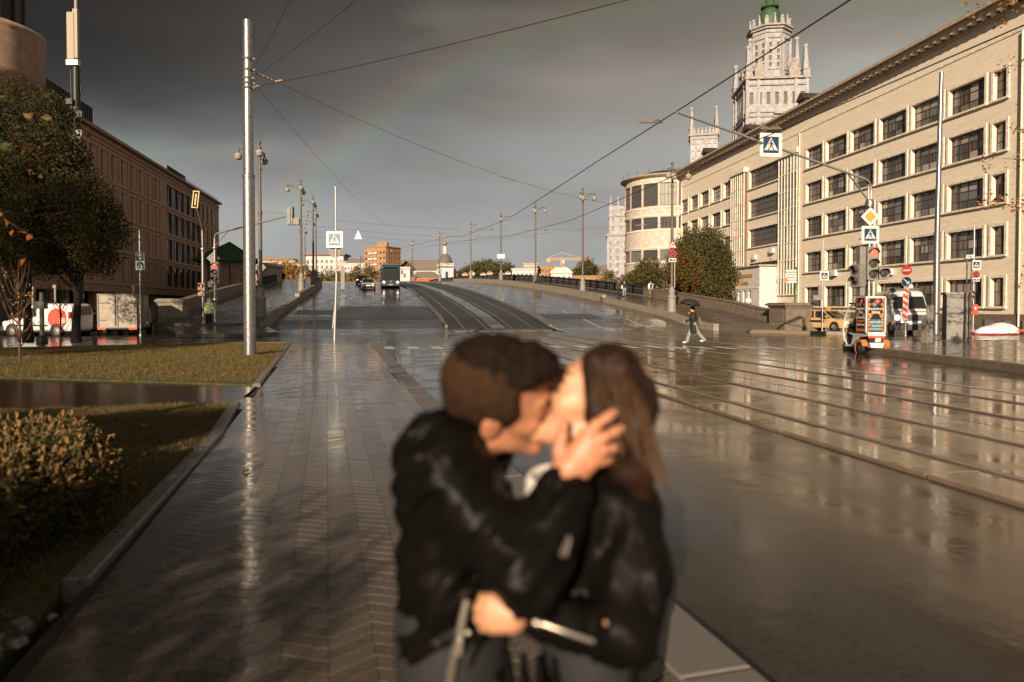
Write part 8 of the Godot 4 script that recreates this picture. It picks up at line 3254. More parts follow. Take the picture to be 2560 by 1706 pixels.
func walkers() -> void:
	# crossing with an umbrella,walking to the left
	var at := Vector3(8.017,-0.1,-30.049)
	var t := figure("person in a long black coat and pale jeans crossing the wet road",at + Vector3(0,0.02,0),-PI/2 - 0.08,{"cell": 0.013,"height": 1.70,"hem": 0.50,"flare": 0.17,"thighs": [0.42,-0.42],"knees": [0.12,0.28],"arms": [[0.2,0.9],[0.15,2.4,0.1]],"trousers": "jeans_pale","cuff": 0.085,"shoes": "shoe_white","hair": "hair_dark","long": true,"lean": 0.10})
	var b := B.new()
	b.box(Vector3(0.0,1.15,-0.17),Vector3(0.07,0.42,0.012),Basis(Vector3.BACK,0.35))
	b.box(Vector3(0.1,1.0,-0.2),Vector3(0.26,0.3,0.08),Basis(Vector3.BACK,0.2))
	put("bag",b.mesh(),"cloth_tan",t)
	var hand: Vector3 = t.transform*(t.get_meta("hand_r") as Vector3)
	t.remove_meta("hand_r")
	var u := thing("umbrella","black umbrella held over the person crossing the road","umbrella",hand)
	u.rotation = Vector3(0.0,0.0,-0.16)
	b = B.new()
	var n := 8
	var rings := []
	for j in 7:
		var ring := []
		for k in n*4:
			var a := TAU*k/(n*4)
			var q := j/6.0
			var r := 0.46*sin(q*PI/2)*(1.0 - 0.05*q*absf(sin(a*n/2.0)))
			ring.append(Vector3(cos(a)*r,0.62 - 0.25*(1.0 - cos(q*PI/2)) - 0.02*q*q*(1.0 - absf(sin(a*n/2.0))),sin(a)*r))
		rings.append(ring)
	for j in 6:
		for k in n*4:
			b.quad(rings[j][k],rings[j][(k + 1) % (n*4)],rings[j + 1][(k + 1) % (n*4)],rings[j + 1][k])
	put("canopy",b.mesh(),"cloth_black",u)
	b = B.new()
	b.rod(Vector3(0,-0.08,0),Vector3(0,0.70,0),0.008,-1.0,8)
	b.rod(Vector3(0,-0.12,0),Vector3(0,0.02,0),0.016,-1.0,8)
	put("shaft",b.mesh(),"dark_metal",u)
	b = B.new()
	for k in n:
		var a := TAU*k/n
		b.rod(Vector3(0,0.60,0),Vector3(cos(a)*0.47,0.38,sin(a)*0.47),0.004,-1.0,5)
	put("rib",b.mesh(),"dark_metal",u)
	# on the right footway of the bridge
	var far := [
		["person in a dark brown coat, walking left of the one with a white bag",Vector3(11.416,1.6,-73),-0.15,{"coat": "cloth_brown","hem": 0.70,"hair": "hair_dark","thighs": [0.2,-0.2]}],
		["person in a black top and pale jeans with a white bag on the right footway",Vector3(11.85,1.6,-72),-0.3,{"coat": "cloth_black","hem": 0.92,"trousers": "jeans_pale","hair": "hair_long","long": true,"thighs": [0.15,-0.2],"height": 1.66}],
		["person with white sleeves and wide tan trousers by the stone parapet",Vector3(14.186,1.6,-70),0.2,{"coat": "cloth_white","hem": 0.95,"trousers": "cloth_tan","hair": "hair_dark","cuff": 0.10,"thighs": [0.06,-0.08]}],
		["person in a tan coat, left one of a pair farther up the right footway",Vector3(3.363,1.6,-99),PI,{"coat": "cloth_tan","hem": 0.60,"hair": "hair_long","thighs": [0.2,-0.2]}],
		["person in a black coat and white cap, farther up the right footway",Vector3(3.977,1.6,-97),PI,{"coat": "cloth_black","hem": 0.72,"hair": "cloth_white","thighs": [-0.2,0.2]}]]
	for q in far:
		var p: Vector3 = q[1]
		var s := -p.x*AXIS_SIN - p.z*AXIS_COS
		var o := figure(q[0],Vector3(p.x,along(RISE,s) + 0.43,p.z),q[2],q[3].merged({"cell": 0.026,"group": "pedestrians on the right footway"}))
		o.remove_meta("hand_r")
		if String(q[0]).contains("white bag on"):
			var bag := B.new()
			bag.box(Vector3(-0.22,0.98,0.12),Vector3(0.12,0.34,0.30))
			bag.bar(Vector3(-0.2,1.15,0.1),Vector3(0.05,1.45,0.1),0.05,0.02)
			put("bag",bag.mesh(),"cloth_white",o)
		if String(q[0]).contains("white sleeves"):
			put("waistcoat",B.new().box(Vector3(0,1.22,0.13),Vector3(0.2,0.42,0.1)).mesh(),"cloth_black",o)
	# worker at the left corner
	var w := figure("worker in a hooded yellow high visibility jacket beside the left signals",Vector3(-19.534,1.6,-44)*Vector3(1,0,1) + Vector3(0,0.16,0),PI,{"coat": "hi_vis","hood": "hi_vis_pale","hem": 0.82,"height": 1.95,"trousers": "jeans_dark","cell": 0.022,"thighs": [0.04,-0.04],"flare": 0.18})
	w.remove_meta("hand_r")
	var st := B.new()
	for y in [1.05,1.22]:
		st.box(Vector3(0,y,-0.165),Vector3(0.34,0.05,0.05))
	put("reflective_band",st.mesh(),"sign_white",w)
	# scooter rider,sitting under the canopy; local -z is ahead
	var sc := Vector3(12.987,-0.1,-24.992)
	t = thing("person","rider in dark clothes with teal stripes, sitting on the delivery scooter","person",sc + Vector3(0,0,0))
	for q in [["body","skin",0.0],["overalls","cloth_black",0.022]]:
		var g: float = q[2]
		var f := F.new(Vector3(-0.4,0.2,-1.1),Vector3(0.4,1.85,0.1),0.016)
		if g == 0.0:
			f.ell(Vector3(0,1.50,-0.38),Basis(),Vector3(0.075,0.10,0.09))
			f.cap(Vector3(0,1.42,-0.36),Vector3(0,1.34,-0.30),0.052,0.055,0.03)
		f.cap(Vector3(0,1.28,-0.28),Vector3(0,0.86,-0.22),0.13 + g,0.13 + g,0.06)
		for s in [-1.0,1.0]:
			f.cap(Vector3(s*0.17,1.26,-0.28),Vector3(s*0.25,1.02,-0.45),0.05 + g,0.042 + g,0.04)
			f.cap(Vector3(s*0.25,1.02,-0.45),Vector3(s*0.24,1.00,-0.70),0.042 + g,0.03 + g,0.03)
			if g == 0.0:
				f.cap(Vector3(s*0.24,1.00,-0.70),Vector3(s*0.25,0.99,-0.83),0.03,0.035,0.02)
			f.cap(Vector3(s*0.10,0.84,-0.24),Vector3(s*0.15,0.78,-0.66),0.08 + g,0.06 + g,0.03)
			f.cap(Vector3(s*0.15,0.78,-0.66),Vector3(s*0.14,0.36,-0.70),0.06 + g,0.045 + g,0.03)
		put(q[0],f.mesh(),q[1],t)
	b = B.new()
	b.ball(Vector3(0,1.53,-0.38),0.145,14)
	put("helmet",b.mesh(),"black",t)
	for s in [-1.0,1.0]:
		put("stripe",B.new().bar(Vector3(s*0.27,1.24,-0.33),Vector3(s*0.30,1.04,-0.50),0.05,0.03).mesh(),"teal_print",t)
		put("stripe",B.new().bar(Vector3(s*0.225,0.74,-0.67),Vector3(s*0.205,0.42,-0.70),0.04,0.03).mesh(),"teal_print",t)
		put("shoe",stone(0.1,0.1,0.26,0.03),"black",t,Transform3D(Basis(),Vector3(s*0.14,0.30,-0.75)))

# ---------------------------------------------------------------- plants
func leaf_clump(count: int,leaf: float,spread: float,seed_: int,palette: Array,droop := 0.3) -> ArrayMesh:
	# leaves with a fold along the middle,scattered through a ball; colours are linear base colours
	var r := RandomNumberGenerator.new()
	r.seed = seed_
	var b := B.new()
	for k in count:
		var at := Vector3(r.randfn(),r.randfn(),r.randfn()).normalized()*spread*pow(r.randf(),0.45)
		var dir := (at.normalized() + Vector3(r.randfn(),r.randfn() - droop,r.randfn())*0.7).normalized()
		var side := dir.cross(Vector3(r.randfn(),r.randfn(),r.randfn())).normalized()
		var up := side.cross(dir)
		var l := leaf*r.randf_range(0.7,1.25)
		var w := l*0.30
		var c: Color = palette[r.randi() % palette.size()]
		c = c*r.randf_range(0.75,1.2)
		var n0 := b.v.size()
		var mid := at + dir*l*0.45
		var tip := at + dir*l - up*l*0.12
		b.tri(at,mid + side*w + up*w*0.3,tip)
		b.tri(at,tip,mid - side*w + up*w*0.3)
		for j in b.v.size() - n0:
			b.c.append(Color(c.r,c.g,c.b,1.0))
	return b.mesh()

func scatter(called: String,mesh: Mesh,material: String,xfs: Array,parent: Node = null) -> MultiMeshInstance3D:
	var mm := MultiMesh.new()
	mm.transform_format = MultiMesh.TRANSFORM_3D
	mm.mesh = mesh
	mm.instance_count = xfs.size()
	for k in xfs.size():
		mm.set_instance_transform(k,xfs[k])
	var o := MultiMeshInstance3D.new()
	o.multimesh = mm
	o.material_override = mats[material]
	if parent == null:
		o.name = numbered(called)
		add_child(o)
	else:
		o.name = called
		parent.add_child(o,true)
	o.set_meta("kind","stuff")
	return o

func random_turn(r: RandomNumberGenerator) -> Basis:
	return Basis(Vector3.UP,r.randf()*TAU)*Basis(Vector3.RIGHT,r.randf()*TAU)*Basis(Vector3.BACK,r.randf()*TAU)

func tree(label: String,at: Vector3,trunk_h: float,trunk_r: float,blobs: Array,clumps: Array,seed_: int,category := "tree",group := "",bark := "bark",called := "tree") -> Node3D:
	# blobs: [centre,radii,count] relative to the foot; clumps: meshes to choose from
	var t := thing(called,label,category,at,0.0,group)
	var r := RandomNumberGenerator.new()
	r.seed = seed_
	var b := B.new()
	var pts := PackedVector3Array()
	var rad := PackedFloat32Array()
	for k in 7:
		var f := k/6.0
		pts.append(Vector3(r.randf_range(-0.5,0.5)*trunk_r*f*2.0,trunk_h*f,r.randf_range(-0.5,0.5)*trunk_r*f*2.0))
		rad.append(trunk_r*(1.25 - 0.25*minf(f*5.0,1.0))*(1.0 - 0.5*f))
	b.pipe(pts,rad,10)
	var top := pts[6]
	for q in blobs:
		var c: Vector3 = q[0]
		for j in 4:
			var from := pts[3 + j % 4]
			var to: Vector3 = c + Vector3(r.randf_range(-0.6,0.6),r.randf_range(-0.4,0.6),r.randf_range(-0.6,0.6))*q[1]
			var m := from.lerp(to,0.5) + Vector3(0,0.12*from.distance_to(to),0)
			b.pipe(PackedVector3Array([from,m,to]),PackedFloat32Array([trunk_r*0.42,trunk_r*0.25,trunk_r*0.08]),6)
	put("trunk",b.mesh(),bark,t)
	var n := FastNoiseLite.new()
	n.seed = seed_
	n.frequency = 0.6
	var lists := []
	for c in clumps:
		lists.append([])
	for q in blobs:
		var made := 0
		var tries := 0
		while made < q[2] and tries < q[2]*6:
			tries += 1
			var d := Vector3(r.randfn(),r.randfn(),r.randfn()).normalized()
			var f := pow(r.randf(),0.28)
			var p: Vector3 = q[0] + d*f*q[1]
			# gaps in the crown
			if n.get_noise_3dv(p + at) < -0.12 and f > 0.5:
				continue
			var s := r.randf_range(0.7,1.25)
			lists[r.randi() % clumps.size()].append(Transform3D(random_turn(r).scaled(Vector3(s,s,s)),p))
			made += 1
	for k in clumps.size():
		scatter("crown",clumps[k],"leaf",lists[k],t)
	return t

func build_plants() -> void:
	var dark := [Color(0.042,0.043,0.016),Color(0.052,0.044,0.016),Color(0.036,0.040,0.016)]
	var rust := [Color(0.16,0.050,0.012),Color(0.11,0.042,0.012),Color(0.06,0.034,0.012)]
	var olive := [Color(0.075,0.066,0.022),Color(0.052,0.050,0.018),Color(0.100,0.078,0.026)]
	var amber := [Color(0.30,0.11,0.025),Color(0.24,0.085,0.02),Color(0.19,0.10,0.035)]
	var ochre := [Color(0.27,0.135,0.035),Color(0.20,0.10,0.03),Color(0.15,0.09,0.03)]
	var d1 := leaf_clump(60,0.10,0.42,1,dark)
	var d2 := leaf_clump(60,0.10,0.42,2,dark + [Color(0.05,0.03,0.01)])
	var r1 := leaf_clump(56,0.10,0.40,3,rust + dark)
	var o1 := leaf_clump(44,0.24,0.75,4,olive)
	var o2 := leaf_clump(44,0.24,0.75,5,olive + [Color(0.035,0.033,0.012)])
	var o3 := leaf_clump(44,0.24,0.75,6,rust + olive)
	# the dark trees at the left
	tree("dark tree with a straight trunk at the far left, its crown reaching the picture's edge",Vector3(-21.048,0,-29.666),5.0,0.18,[[Vector3(0.0,8.4,0),Vector3(2.3,2.9,2.3),420],[Vector3(-2.6,7.0,0.6),Vector3(2.6,3.2,2.4),420],[Vector3(-0.6,5.0,0.4),Vector3(2.6,1.7,2.2),330]],[d1,d2,d2,r1],41)
	tree("dark leafy tree with a thick black trunk in front of the white van's red disc",Vector3(-18.961,0,-29.666),4.2,0.175,[[Vector3(-0.3,5.6,0),Vector3(1.9,2.0,2.0),420],[Vector3(0.7,4.6,0.2),Vector3(1.5,1.5,1.5),260],[Vector3(-1.0,7.4,0),Vector3(1.5,1.7,1.6),260],[Vector3(-0.9,4.2,0.4),Vector3(1.8,1.3,1.6),260]],[d1,d2,d2,r1],42)
	# trees outside the frame on the left whose shade falls over the lawns
	tree("tree beyond the left edge of the picture that shades the far lawn",Vector3(-24.5,0,-7.5),5.0,0.34,[[Vector3(0.6,10.2,0),Vector3(4.2,4.4,3.4),900],[Vector3(4.2,7.2,0.4),Vector3(3.0,2.0,2.4),360],[Vector3(-4.0,8.0,0),Vector3(3.4,3.4,3.0),420]],[d1,d2,r1],43)
	tree("tree behind the viewer's left that shades the near lawn",Vector3(-10.4,0,5.9),3.6,0.2,[[Vector3(-0.9,4.95,0),Vector3(2.0,0.4,0.7),250],[Vector3(1.3,4.9,-0.2),Vector3(1.7,0.4,0.6),220]],[d1,d2,r1],44)
	tree("small tree behind the viewer's left that shades the lower hedge",Vector3(-6.8,0,5.9),2.2,0.14,[[Vector3(0.8,3.1,0),Vector3(2.4,0.6,0.9),420]],[d1,d2,r1],45)
	near_branch(amber,rust,dark)
	# round trees behind the right parapet
	tree("large round olive tree with a rusty patch, before the rounded end tower",Vector3(22.877,1.6,-84)*Vector3(1,0,1),4.5,0.4,[[Vector3(0.3,7.4,0),Vector3(3.6,3.9,3.4),420],[Vector3(-2.0,5.4,0.6),Vector3(2.3,3.4,2.6),230],[Vector3(2.4,5.4,0.4),Vector3(2.1,3.6,2.4),230],[Vector3(0,3.6,0.8),Vector3(3.6,2.2,2.4),230]],[o1,o2,o1,o2],46)
	tree("rusty autumn tree crown in front of the large round olive tree",Vector3(20.274,1.6,-80.5)*Vector3(1,0,1),3.6,0.25,[[Vector3(0.0,5.4,0),Vector3(1.7,2.3,1.2),150]],[o3],47)
	tree("lower bushy olive tree left of the large round one, behind the lamp",Vector3(16.235,1.6,-84)*Vector3(1,0,1),2.6,0.25,[[Vector3(0.6,4.6,0),Vector3(2.4,2.5,2.2),200],[Vector3(-1.4,3.6,0),Vector3(1.9,1.7,2.0),130]],[o1,o2],48)
	tree("small pale olive tree at the end of the railing, left of the bushy one",Vector3(16.429,1.6,-110)*Vector3(1,0,1),3.0,0.2,[[Vector3(0,5.2,0),Vector3(2.6,1.9,2.2),110]],[o1],49)
	# orange twigs at the right edge
	var tw := leaf_clump(9,0.12,0.22,7,amber + ochre)
	var tw2 := leaf_clump(16,0.13,0.26,8,amber + rust)
	autumn_edge_tree(tw,tw2)
	saplings(amber,ochre)
	hedge()
	grass()
	fallen_leaves(amber,ochre)
	# autumn slope and trees beyond the bridge
	var f1 := leaf_clump(40,0.75,2.0,9,ochre + [Color(0.16,0.085,0.03)])
	var f2 := leaf_clump(40,0.75,2.0,10,olive)
	var f3 := leaf_clump(40,0.75,2.0,11,[Color(0.10,0.085,0.045),Color(0.085,0.07,0.04)])
	var slope := [[668,12.6,"first"],[686,13.4,"second"],[703,13.2,"third"],[720,13.6,"fourth"],[737,12.2,"fifth"],[655,11.0,"outermost"]]
	for k in slope.size():
		tree("%s orange autumn tree of the row beyond the left railing, counted from the silver pole" % slope[k][2] if k < 5 else "orange autumn tree half hidden by the silver pole",Vector3(-142.441,1.6,-190)*Vector3(0,0,1) + Vector3((slope[k][0] - 1280.0)/1707.0*190.0,0,-3.0*(k % 2)),4.0,0.3,[[Vector3(0,slope[k][1] - 4.0,0),Vector3(2.6,4.0,2.6),34],[Vector3(0,5.0,2.0),Vector3(2.8,4.0,2.0),24]],[f1],60 + k,"tree","orange trees on the slope")
	var rest := [[800,16.0,300.0,0,"green-brown tree in front of the white house, left one"],[822,17.5,310.0,0,"green-brown tree in front of the white house, right one"],[848,16.5,300.0,1,"ochre tree in front of the mansard house, left one"],[872,16.0,300.0,1,"ochre tree in front of the mansard house, middle one"],[900,18.0,300.0,1,"ochre tree below the orange brick tower, left of the bus"],[926,20.0,320.0,1,"tall ochre tree directly behind the bus"],[745,17.0,330.0,0,"dark green tree right of the second left lamp"],[764,22.0,340.0,0,"rounded dark tree left of the white house"],[585,14.0,200.0,0,"dark tree in front of the white house left of the silver pole"],[1020,22.0,330.0,1,"olive tree in front of the brown slab block"]]
	for k in rest.size():
		var z: float = rest[k][2]
		tree(rest[k][4],Vector3((rest[k][0] - 1280.0)/1707.0*z,0,-z),6.0,0.3,[[Vector3(0,rest[k][1] - 4.0,0),Vector3(3.6,4.4,3.2),44],[Vector3(0.5,rest[k][1] - 8.0,1.0),Vector3(4.0,4.0,3.0),34]],[f2 if rest[k][3] == 0 else f1,f3],80 + k,"tree","trees beyond the bridge")
	var hill := [[1168,3.6,18.8],[1184,3.4,19.4],[1192,3.2,20.6],[1206,4.4,19.5],[1216,4.2,22.5],[1232,4.6,21.2],[1254,5.4,22.0],[1270,4.0,20.2],[1160,2.6,16.5],[1244,3.4,17.0],[1200,3.2,16.8],[1462,4.0,22.0],[1476,3.4,20.4],[1446,3.2,19.0]]
	var words := ["round tree at the left foot of the wooded hill","second round tree up the wooded hill from the left","small round tree in front of the hill's left shoulder","round tree on the hill behind the fifth right-hand lamp","tall round tree on the hilltop, just right of that lamp","broad round tree in the middle of the hilltop","largest round tree on the right of the hilltop","round tree where the hill falls to the modern white house","lowest small tree on the left of the hill","lower tree in front of the largest hilltop tree","lower tree among the hill houses","round tree right of the crane","smaller round tree right of the crane, on the right","low tree between the crane and the white cottage"]
	for k in hill.size():
		var z := 330.0
		tree(words[k],Vector3((hill[k][0] - 1280.0)/1707.0*z,0,-z + (k % 3)*4.0),12.0,0.3,[[Vector3(0,hill[k][2] + 2.0 - hill[k][1],0),Vector3(hill[k][1],hill[k][1],hill[k][1])*0.8,46]],[f3,f2],100 + k,"tree","round trees on the far hill")
	bushes_by_river(f1,f2)

func bushes_by_river(f1: Mesh,f2: Mesh) -> void:
	for k in 6:
		var x := -36.0 + k*5.6
		tree(["shrubby tree below the arcade building","second shrubby tree below the left railing","third shrubby tree below the left railing","fourth shrubby tree below the left railing","fifth shrubby tree, close to the bridge","sixth shrubby tree, hidden behind the crest"][k],Vector3(x - 24.0,0,-150.0 - k*2.0),2.0,0.2,[[Vector3(0,4.0,0),Vector3(3.2,3.0,2.4),30]],[f1,f2] if k % 2 else [f1],130 + k,"tree","shrubby trees on the river bank")

func near_branch(amber: Array,rust: Array,dark: Array) -> void:
	# a limb reaching into the upper left corner,with big drying leaves
	var t := thing("overhanging_branch","near branch with big drying orange leaves hanging into the upper left corner","branch",Vector3(-6.6,0,-5.2))
	var b := B.new()
	b.pipe(PackedVector3Array([Vector3.ZERO,Vector3(0.05,2.0,0),Vector3(0.2,3.6,-0.1),Vector3(0.1,5.4,0)]),PackedFloat32Array([0.12,0.10,0.08,0.04]),10)
	b.pipe(PackedVector3Array([Vector3(0.15,3.0,-0.1),Vector3(1.0,3.6,-0.6),Vector3(1.8,3.5,-0.9),Vector3(2.3,3.25,-1.0)]),PackedFloat32Array([0.05,0.03,0.015,0.004]),7)
	b.pipe(PackedVector3Array([Vector3(0.1,2.2,0),Vector3(1.0,2.7,-0.7),Vector3(1.6,2.6,-1.0),Vector3(2.1,2.3,-1.1)]),PackedFloat32Array([0.045,0.025,0.012,0.003]),7)
	put("limb",b.mesh(),"bark",t)
	var r := RandomNumberGenerator.new()
	r.seed = 77
	var big := leaf_clump(3,0.085,0.06,12,amber.slice(1,2) + rust + rust + dark,1.6)
	var big2 := leaf_clump(4,0.08,0.09,13,rust + dark + [Color(0.10,0.07,0.03)],1.6)
	var xs := [[],[]]
	for k in 150:
		var f := r.randf()
		var base := Vector3(0.5,3.3,-0.3).lerp(Vector3(2.3,3.3,-1.0),f) if k % 2 else Vector3(0.5,2.5,-0.3).lerp(Vector3(2.1,2.35,-1.1),f)
		var p := base + Vector3(r.randf_range(-0.25,0.2),r.randf_range(-0.42,0.22),r.randf_range(-0.4,0.4))
		xs[k % 2].append(Transform3D(Basis(Vector3.UP,r.randf()*TAU)*Basis(Vector3.RIGHT,r.randf_range(-0.5,0.5)),p))
	scatter("leaves",big,"leaf",xs[0],t)
	scatter("leaves",big2,"leaf",xs[1],t)

func autumn_edge_tree(tw: Mesh,tw2: Mesh) -> void:
	var at := Vector3(17.6,0.1,-18.5)
	var t := thing("autumn_tree","thin autumn tree at the right edge with sparse orange leaves on bare twigs","tree",at)
	var r := RandomNumberGenerator.new()
	r.seed = 91
	var b := B.new()
	b.pipe(PackedVector3Array([Vector3.ZERO,Vector3(0.1,3.0,0),Vector3(-0.1,6.0,0.1),Vector3(-0.3,10.5,0)]),PackedFloat32Array([0.14,0.12,0.09,0.02]),10)
	var xs := [[],[]]
	for k in 26:
		var y := 1.7 + k*0.37
		var n := r.randf_range(2.2,4.3)
		var a := PI + r.randf_range(-0.5,0.5)
		var d := Vector3(cos(a),r.randf_range(0.05,0.35),sin(a))
		var p := PackedVector3Array()
		var from := Vector3(-0.02*y,y,0)
		for j in 6:
			p.append(from + d*n*j/5.0 + Vector3(r.randf_range(-0.1,0.1),r.randf_range(-0.1,0.1) - 0.05*j*j*0.2,r.randf_range(-0.1,0.1))*(1.0 if j else 0.0))
		b.pipe(p,PackedFloat32Array([0.035,0.025,0.018,0.012,0.008,0.003]),5)
		for j in range(1,6):
			for e in 2:
				var q := p[j] + Vector3(r.randf_range(-0.2,0.2),r.randf_range(-0.3,0.15),r.randf_range(-0.3,0.3))
				xs[0].append(Transform3D(random_turn(r),q))
		for e in (9 if y < 3.3 else 1):
			xs[1].append(Transform3D(random_turn(r),p[4 - e % 3] + Vector3(r.randf_range(-0.35,0.35),r.randf_range(-0.35,0.2),r.randf_range(-0.3,0.3))))
	put("trunk",b.mesh(),"bark",t)
	scatter("leaves",tw,"leaf",xs[0],t)
	scatter("leaves",tw2,"leaf",xs[1],t)

func saplings(amber: Array,ochre: Array) -> void:
	var leafy := leaf_clump(7,0.07,0.12,14,ochre + [Color(0.12,0.10,0.03)])
	for q in [[Vector3(-13.996,0.02,-19.379),2.9,"slim sapling with reddish bare branches on the far lawn, nearest of the two",5,26],[Vector3(-17.842,0.02,-26.949),3.3,"thin dark sapling with a few pale leaves in front of the white van",6,16]]:
		var t := thing("sapling",q[2],"sapling",q[0],0.0,"saplings on the far lawn")
		var r := RandomNumberGenerator.new()
		r.seed = q[3]
		var b := B.new()
		var h: float = q[1]
		b.pipe(PackedVector3Array([Vector3.ZERO,Vector3(0.01,h*0.35,0),Vector3(-0.03,h*0.7,0),Vector3(0.02,h,0)]),PackedFloat32Array([0.036,0.03,0.02,0.005]),8)
		var xs := []
		for k in q[4]:
			var y := h*r.randf_range(0.10,0.75)
			var a := r.randf()*TAU
			var l := r.randf_range(0.5,1.5)
			var p := PackedVector3Array()
			for j in 5:
				var f := j/4.0
				p.append(Vector3(cos(a)*0.42*l*sqrt(f),y + l*f*r.randf_range(0.9,1.0),sin(a)*0.42*l*sqrt(f)) + Vector3(r.randf_range(-0.03,0.03),0,0)*f)
			b.pipe(p,PackedFloat32Array([0.014,0.012,0.009,0.006,0.002]),5)
			if k % 2 == 0:
				xs.append(Transform3D(random_turn(r),p[3 + k % 2]))
				xs.append(Transform3D(random_turn(r),p[4]))
		put("stems",b.mesh(),"bark_red" if q[3] == 5 else "bark",t)
		scatter("leaves",leafy,"leaf",xs,t)

func hedge() -> void:
	var t := thing("hedge","clipped hedge with yellowing leaves at the lower left","hedge",Vector3(-4.6,0,-4.6))
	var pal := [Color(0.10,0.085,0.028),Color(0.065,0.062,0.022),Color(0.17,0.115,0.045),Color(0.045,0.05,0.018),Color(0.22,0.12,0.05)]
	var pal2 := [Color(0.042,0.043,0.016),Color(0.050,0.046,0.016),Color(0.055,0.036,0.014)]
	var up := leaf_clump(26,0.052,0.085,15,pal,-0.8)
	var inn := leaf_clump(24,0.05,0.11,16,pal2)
	var r := RandomNumberGenerator.new()
	r.seed = 33
	var xs := [[],[]]
	var b := B.new()
	for k in 3000:
		var z := r.randf_range(-1.35,2.2)
		var edge := minf(4.6 - 0.588*(4.6 - z),1.8) - 0.3*pow(absf(minf(z + 0.7,0.0)),2.0)
		var x := r.randf_range(-2.6,edge)
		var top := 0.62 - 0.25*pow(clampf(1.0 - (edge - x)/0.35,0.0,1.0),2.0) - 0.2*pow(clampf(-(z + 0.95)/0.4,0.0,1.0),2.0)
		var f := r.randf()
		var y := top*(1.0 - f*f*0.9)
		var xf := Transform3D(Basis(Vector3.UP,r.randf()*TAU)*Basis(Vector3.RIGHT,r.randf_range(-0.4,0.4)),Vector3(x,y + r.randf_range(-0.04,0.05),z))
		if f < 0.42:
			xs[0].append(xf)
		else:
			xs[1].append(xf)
		if k % 14 == 0:
			b.pipe(PackedVector3Array([Vector3(x*0.98,0,z),Vector3(x,top*0.5,z),Vector3(x + r.randf_range(-0.05,0.05),top + r.randf_range(0.0,0.1),z)]),PackedFloat32Array([0.008,0.006,0.002]),5)
	put("stems",b.mesh(),"bark_red",t).set_meta("kind","stuff")
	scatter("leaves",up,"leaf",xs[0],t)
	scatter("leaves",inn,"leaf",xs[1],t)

func in_poly(p: Array,x: float,z: float) -> bool:
	var c := PackedVector2Array()
	for q in p:
		c.append(Vector2(q.x,q.z))
	return Geometry2D.is_point_in_polygon(Vector2(x,z),c)

func grass() -> void:
	var r := RandomNumberGenerator.new()
	r.seed = 55
	var tufts := []
	for v in 3:
		var b := B.new()
		for k in 34:
			var at := Vector3(r.randf_range(-0.11,0.11),0,r.randf_range(-0.11,0.11))
			var h := r.randf_range(0.022,0.055)
			var a := r.randf()*TAU
			var side := Vector3(cos(a),0,sin(a))*0.0022
			var lean := Vector3(r.randfn(),0,r.randfn())*0.018
			var c: Color = [Color(0.105,0.074,0.026),Color(0.14,0.092,0.034),Color(0.066,0.058,0.018),Color(0.19,0.122,0.050),Color(0.052,0.052,0.016)][(r.randi() + v) % 5]
			b.tri(at - side,at + side,at + Vector3(0,h,0) + lean)
			for j in 3:
				b.c.append(c)
		tufts.append(b.mesh())
	var names := ["far_lawn_grass","near_lawn_grass"]
	for which in 2:
		var poly: Array = LAWN_FAR if which == 0 else LAWN_NEAR
		var lists := [[],[],[]]
		var n := 9500 if which == 0 else 7000
		for k in n:
			var x := r.randf_range(-24.0,-5.0) if which == 0 else r.randf_range(-8.6,-2.2)
			var z := r.randf_range(-29.3,-13.7) if which == 0 else r.randf_range(-11.2,-2.7)
			if not in_poly(poly,x,z):
				continue
			var s := r.randf_range(0.8,1.4)*(1.5 if which == 0 else 1.0)
			lists[k % 3].append(Transform3D(Basis(Vector3.UP,r.randf()*TAU).scaled(Vector3(s,s*r.randf_range(0.7,1.1),s)),Vector3(x,0.015,z)))
		var root := Node3D.new()
		root.name = "grass" if which == 0 else "grass_001"
		add_child(root)
		tag(root,"short yellowing grass of the far lawn round the silver pole" if which == 0 else "short yellowing grass of the near lawn behind the hedge","grass","","stuff")
		for k in 3:
			scatter("blades",tufts[k],"leaf",lists[k],root)

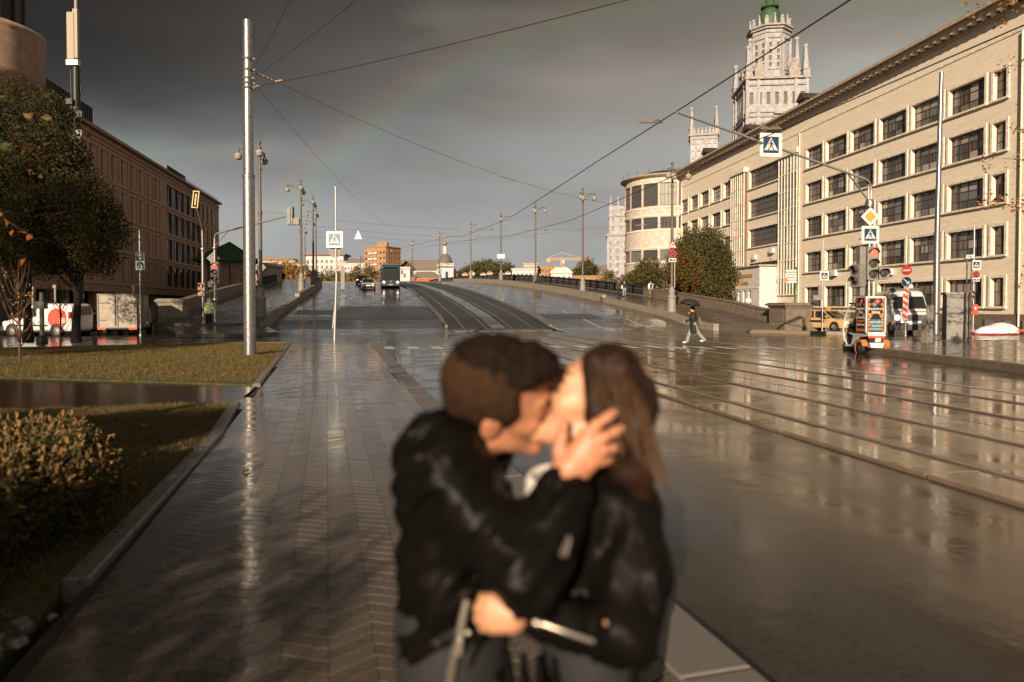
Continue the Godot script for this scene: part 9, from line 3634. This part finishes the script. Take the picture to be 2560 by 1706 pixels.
func fallen_leaves(amber: Array,ochre: Array) -> void:
	var r := RandomNumberGenerator.new()
	r.seed = 66
	var shapes := []
	for v in 4:
		var b := B.new()
		var c: Color = [Color(0.36,0.13,0.035),Color(0.28,0.09,0.025),Color(0.33,0.17,0.06),Color(0.22,0.075,0.02)][v]
		var rim := []
		for k in 11:
			var a := TAU*k/11
			var l: float = 0.055 if k % 2 == 0 else 0.032
			rim.append(Vector3(cos(a)*l,0.012*sin(a*2.0 + v) + 0.014*r.randf(),sin(a)*l*0.8))
		for k in 11:
			b.tri(Vector3(0,0.004,0),rim[(k + 1) % 11],rim[k])
			for j in 3:
				b.c.append(c)
		b.pipe(PackedVector3Array([Vector3(-0.05,0.008,0),Vector3(-0.09,0.018,0.01)]),PackedFloat32Array([0.002]),4)
		while b.c.size() < b.v.size():
			b.c.append(c)
		shapes.append(b.mesh())
	var spots := []
	for q in [Vector3(-8.627,0.05,-21.314),Vector3(-7.977,0.05,-20.174),Vector3(-5.474,0.05,-10.148),Vector3(-4.802,0.05,-8.88),Vector3(-3.302,0.05,-5.903),Vector3(-4.911,0.05,-10.071),Vector3(-8.825,0.05,-20.329),Vector3(-7.567,0.05,-15.724),Vector3(-10.833,0.05,-16.409),Vector3(-6.458,0.05,-14.592),Vector3(-2.564,0.012,-6.549),Vector3(-2.541,0,-16.526),Vector3(-5.215,0.05,-9.994)]:
		spots.append(q)
	for k in 22:
		var far := k < 13
		spots.append(Vector3(r.randf_range(-13.0,-7.5),0.05,r.randf_range(-25.0,-15.5)) if far else Vector3(r.randf_range(-6.5,-3.6),0.05,r.randf_range(-10.0,-5.5)))
	var n := 0
	for p in spots:
		var on_far: bool = in_poly(LAWN_FAR,p.x,p.z)
		var on_near: bool = in_poly(LAWN_NEAR,p.x,p.z)
		if n >= 13 and not on_far and not on_near:
			continue
		n += 1
		var o := put("fallen_leaf",shapes[n % 4],"leaf",null,Transform3D(Basis(Vector3.UP,r.randf()*TAU)*Basis(Vector3.RIGHT,r.randf_range(-0.3,0.3)),p))
		var label := "dry orange leaf lying in the grass of the far lawn" if on_far else "dry orange leaf lying in the grass of the near lawn"
		var grp := "fallen leaves on the far lawn" if on_far else "fallen leaves on the near lawn"
		if not on_far and not on_near:
			label = "dry leaf lying on the paved walk" if p.y > 0.005 else "small orange leaf on the wet kerb left of the couple"
			grp = ""
		tag(o,label,"leaf",grp)
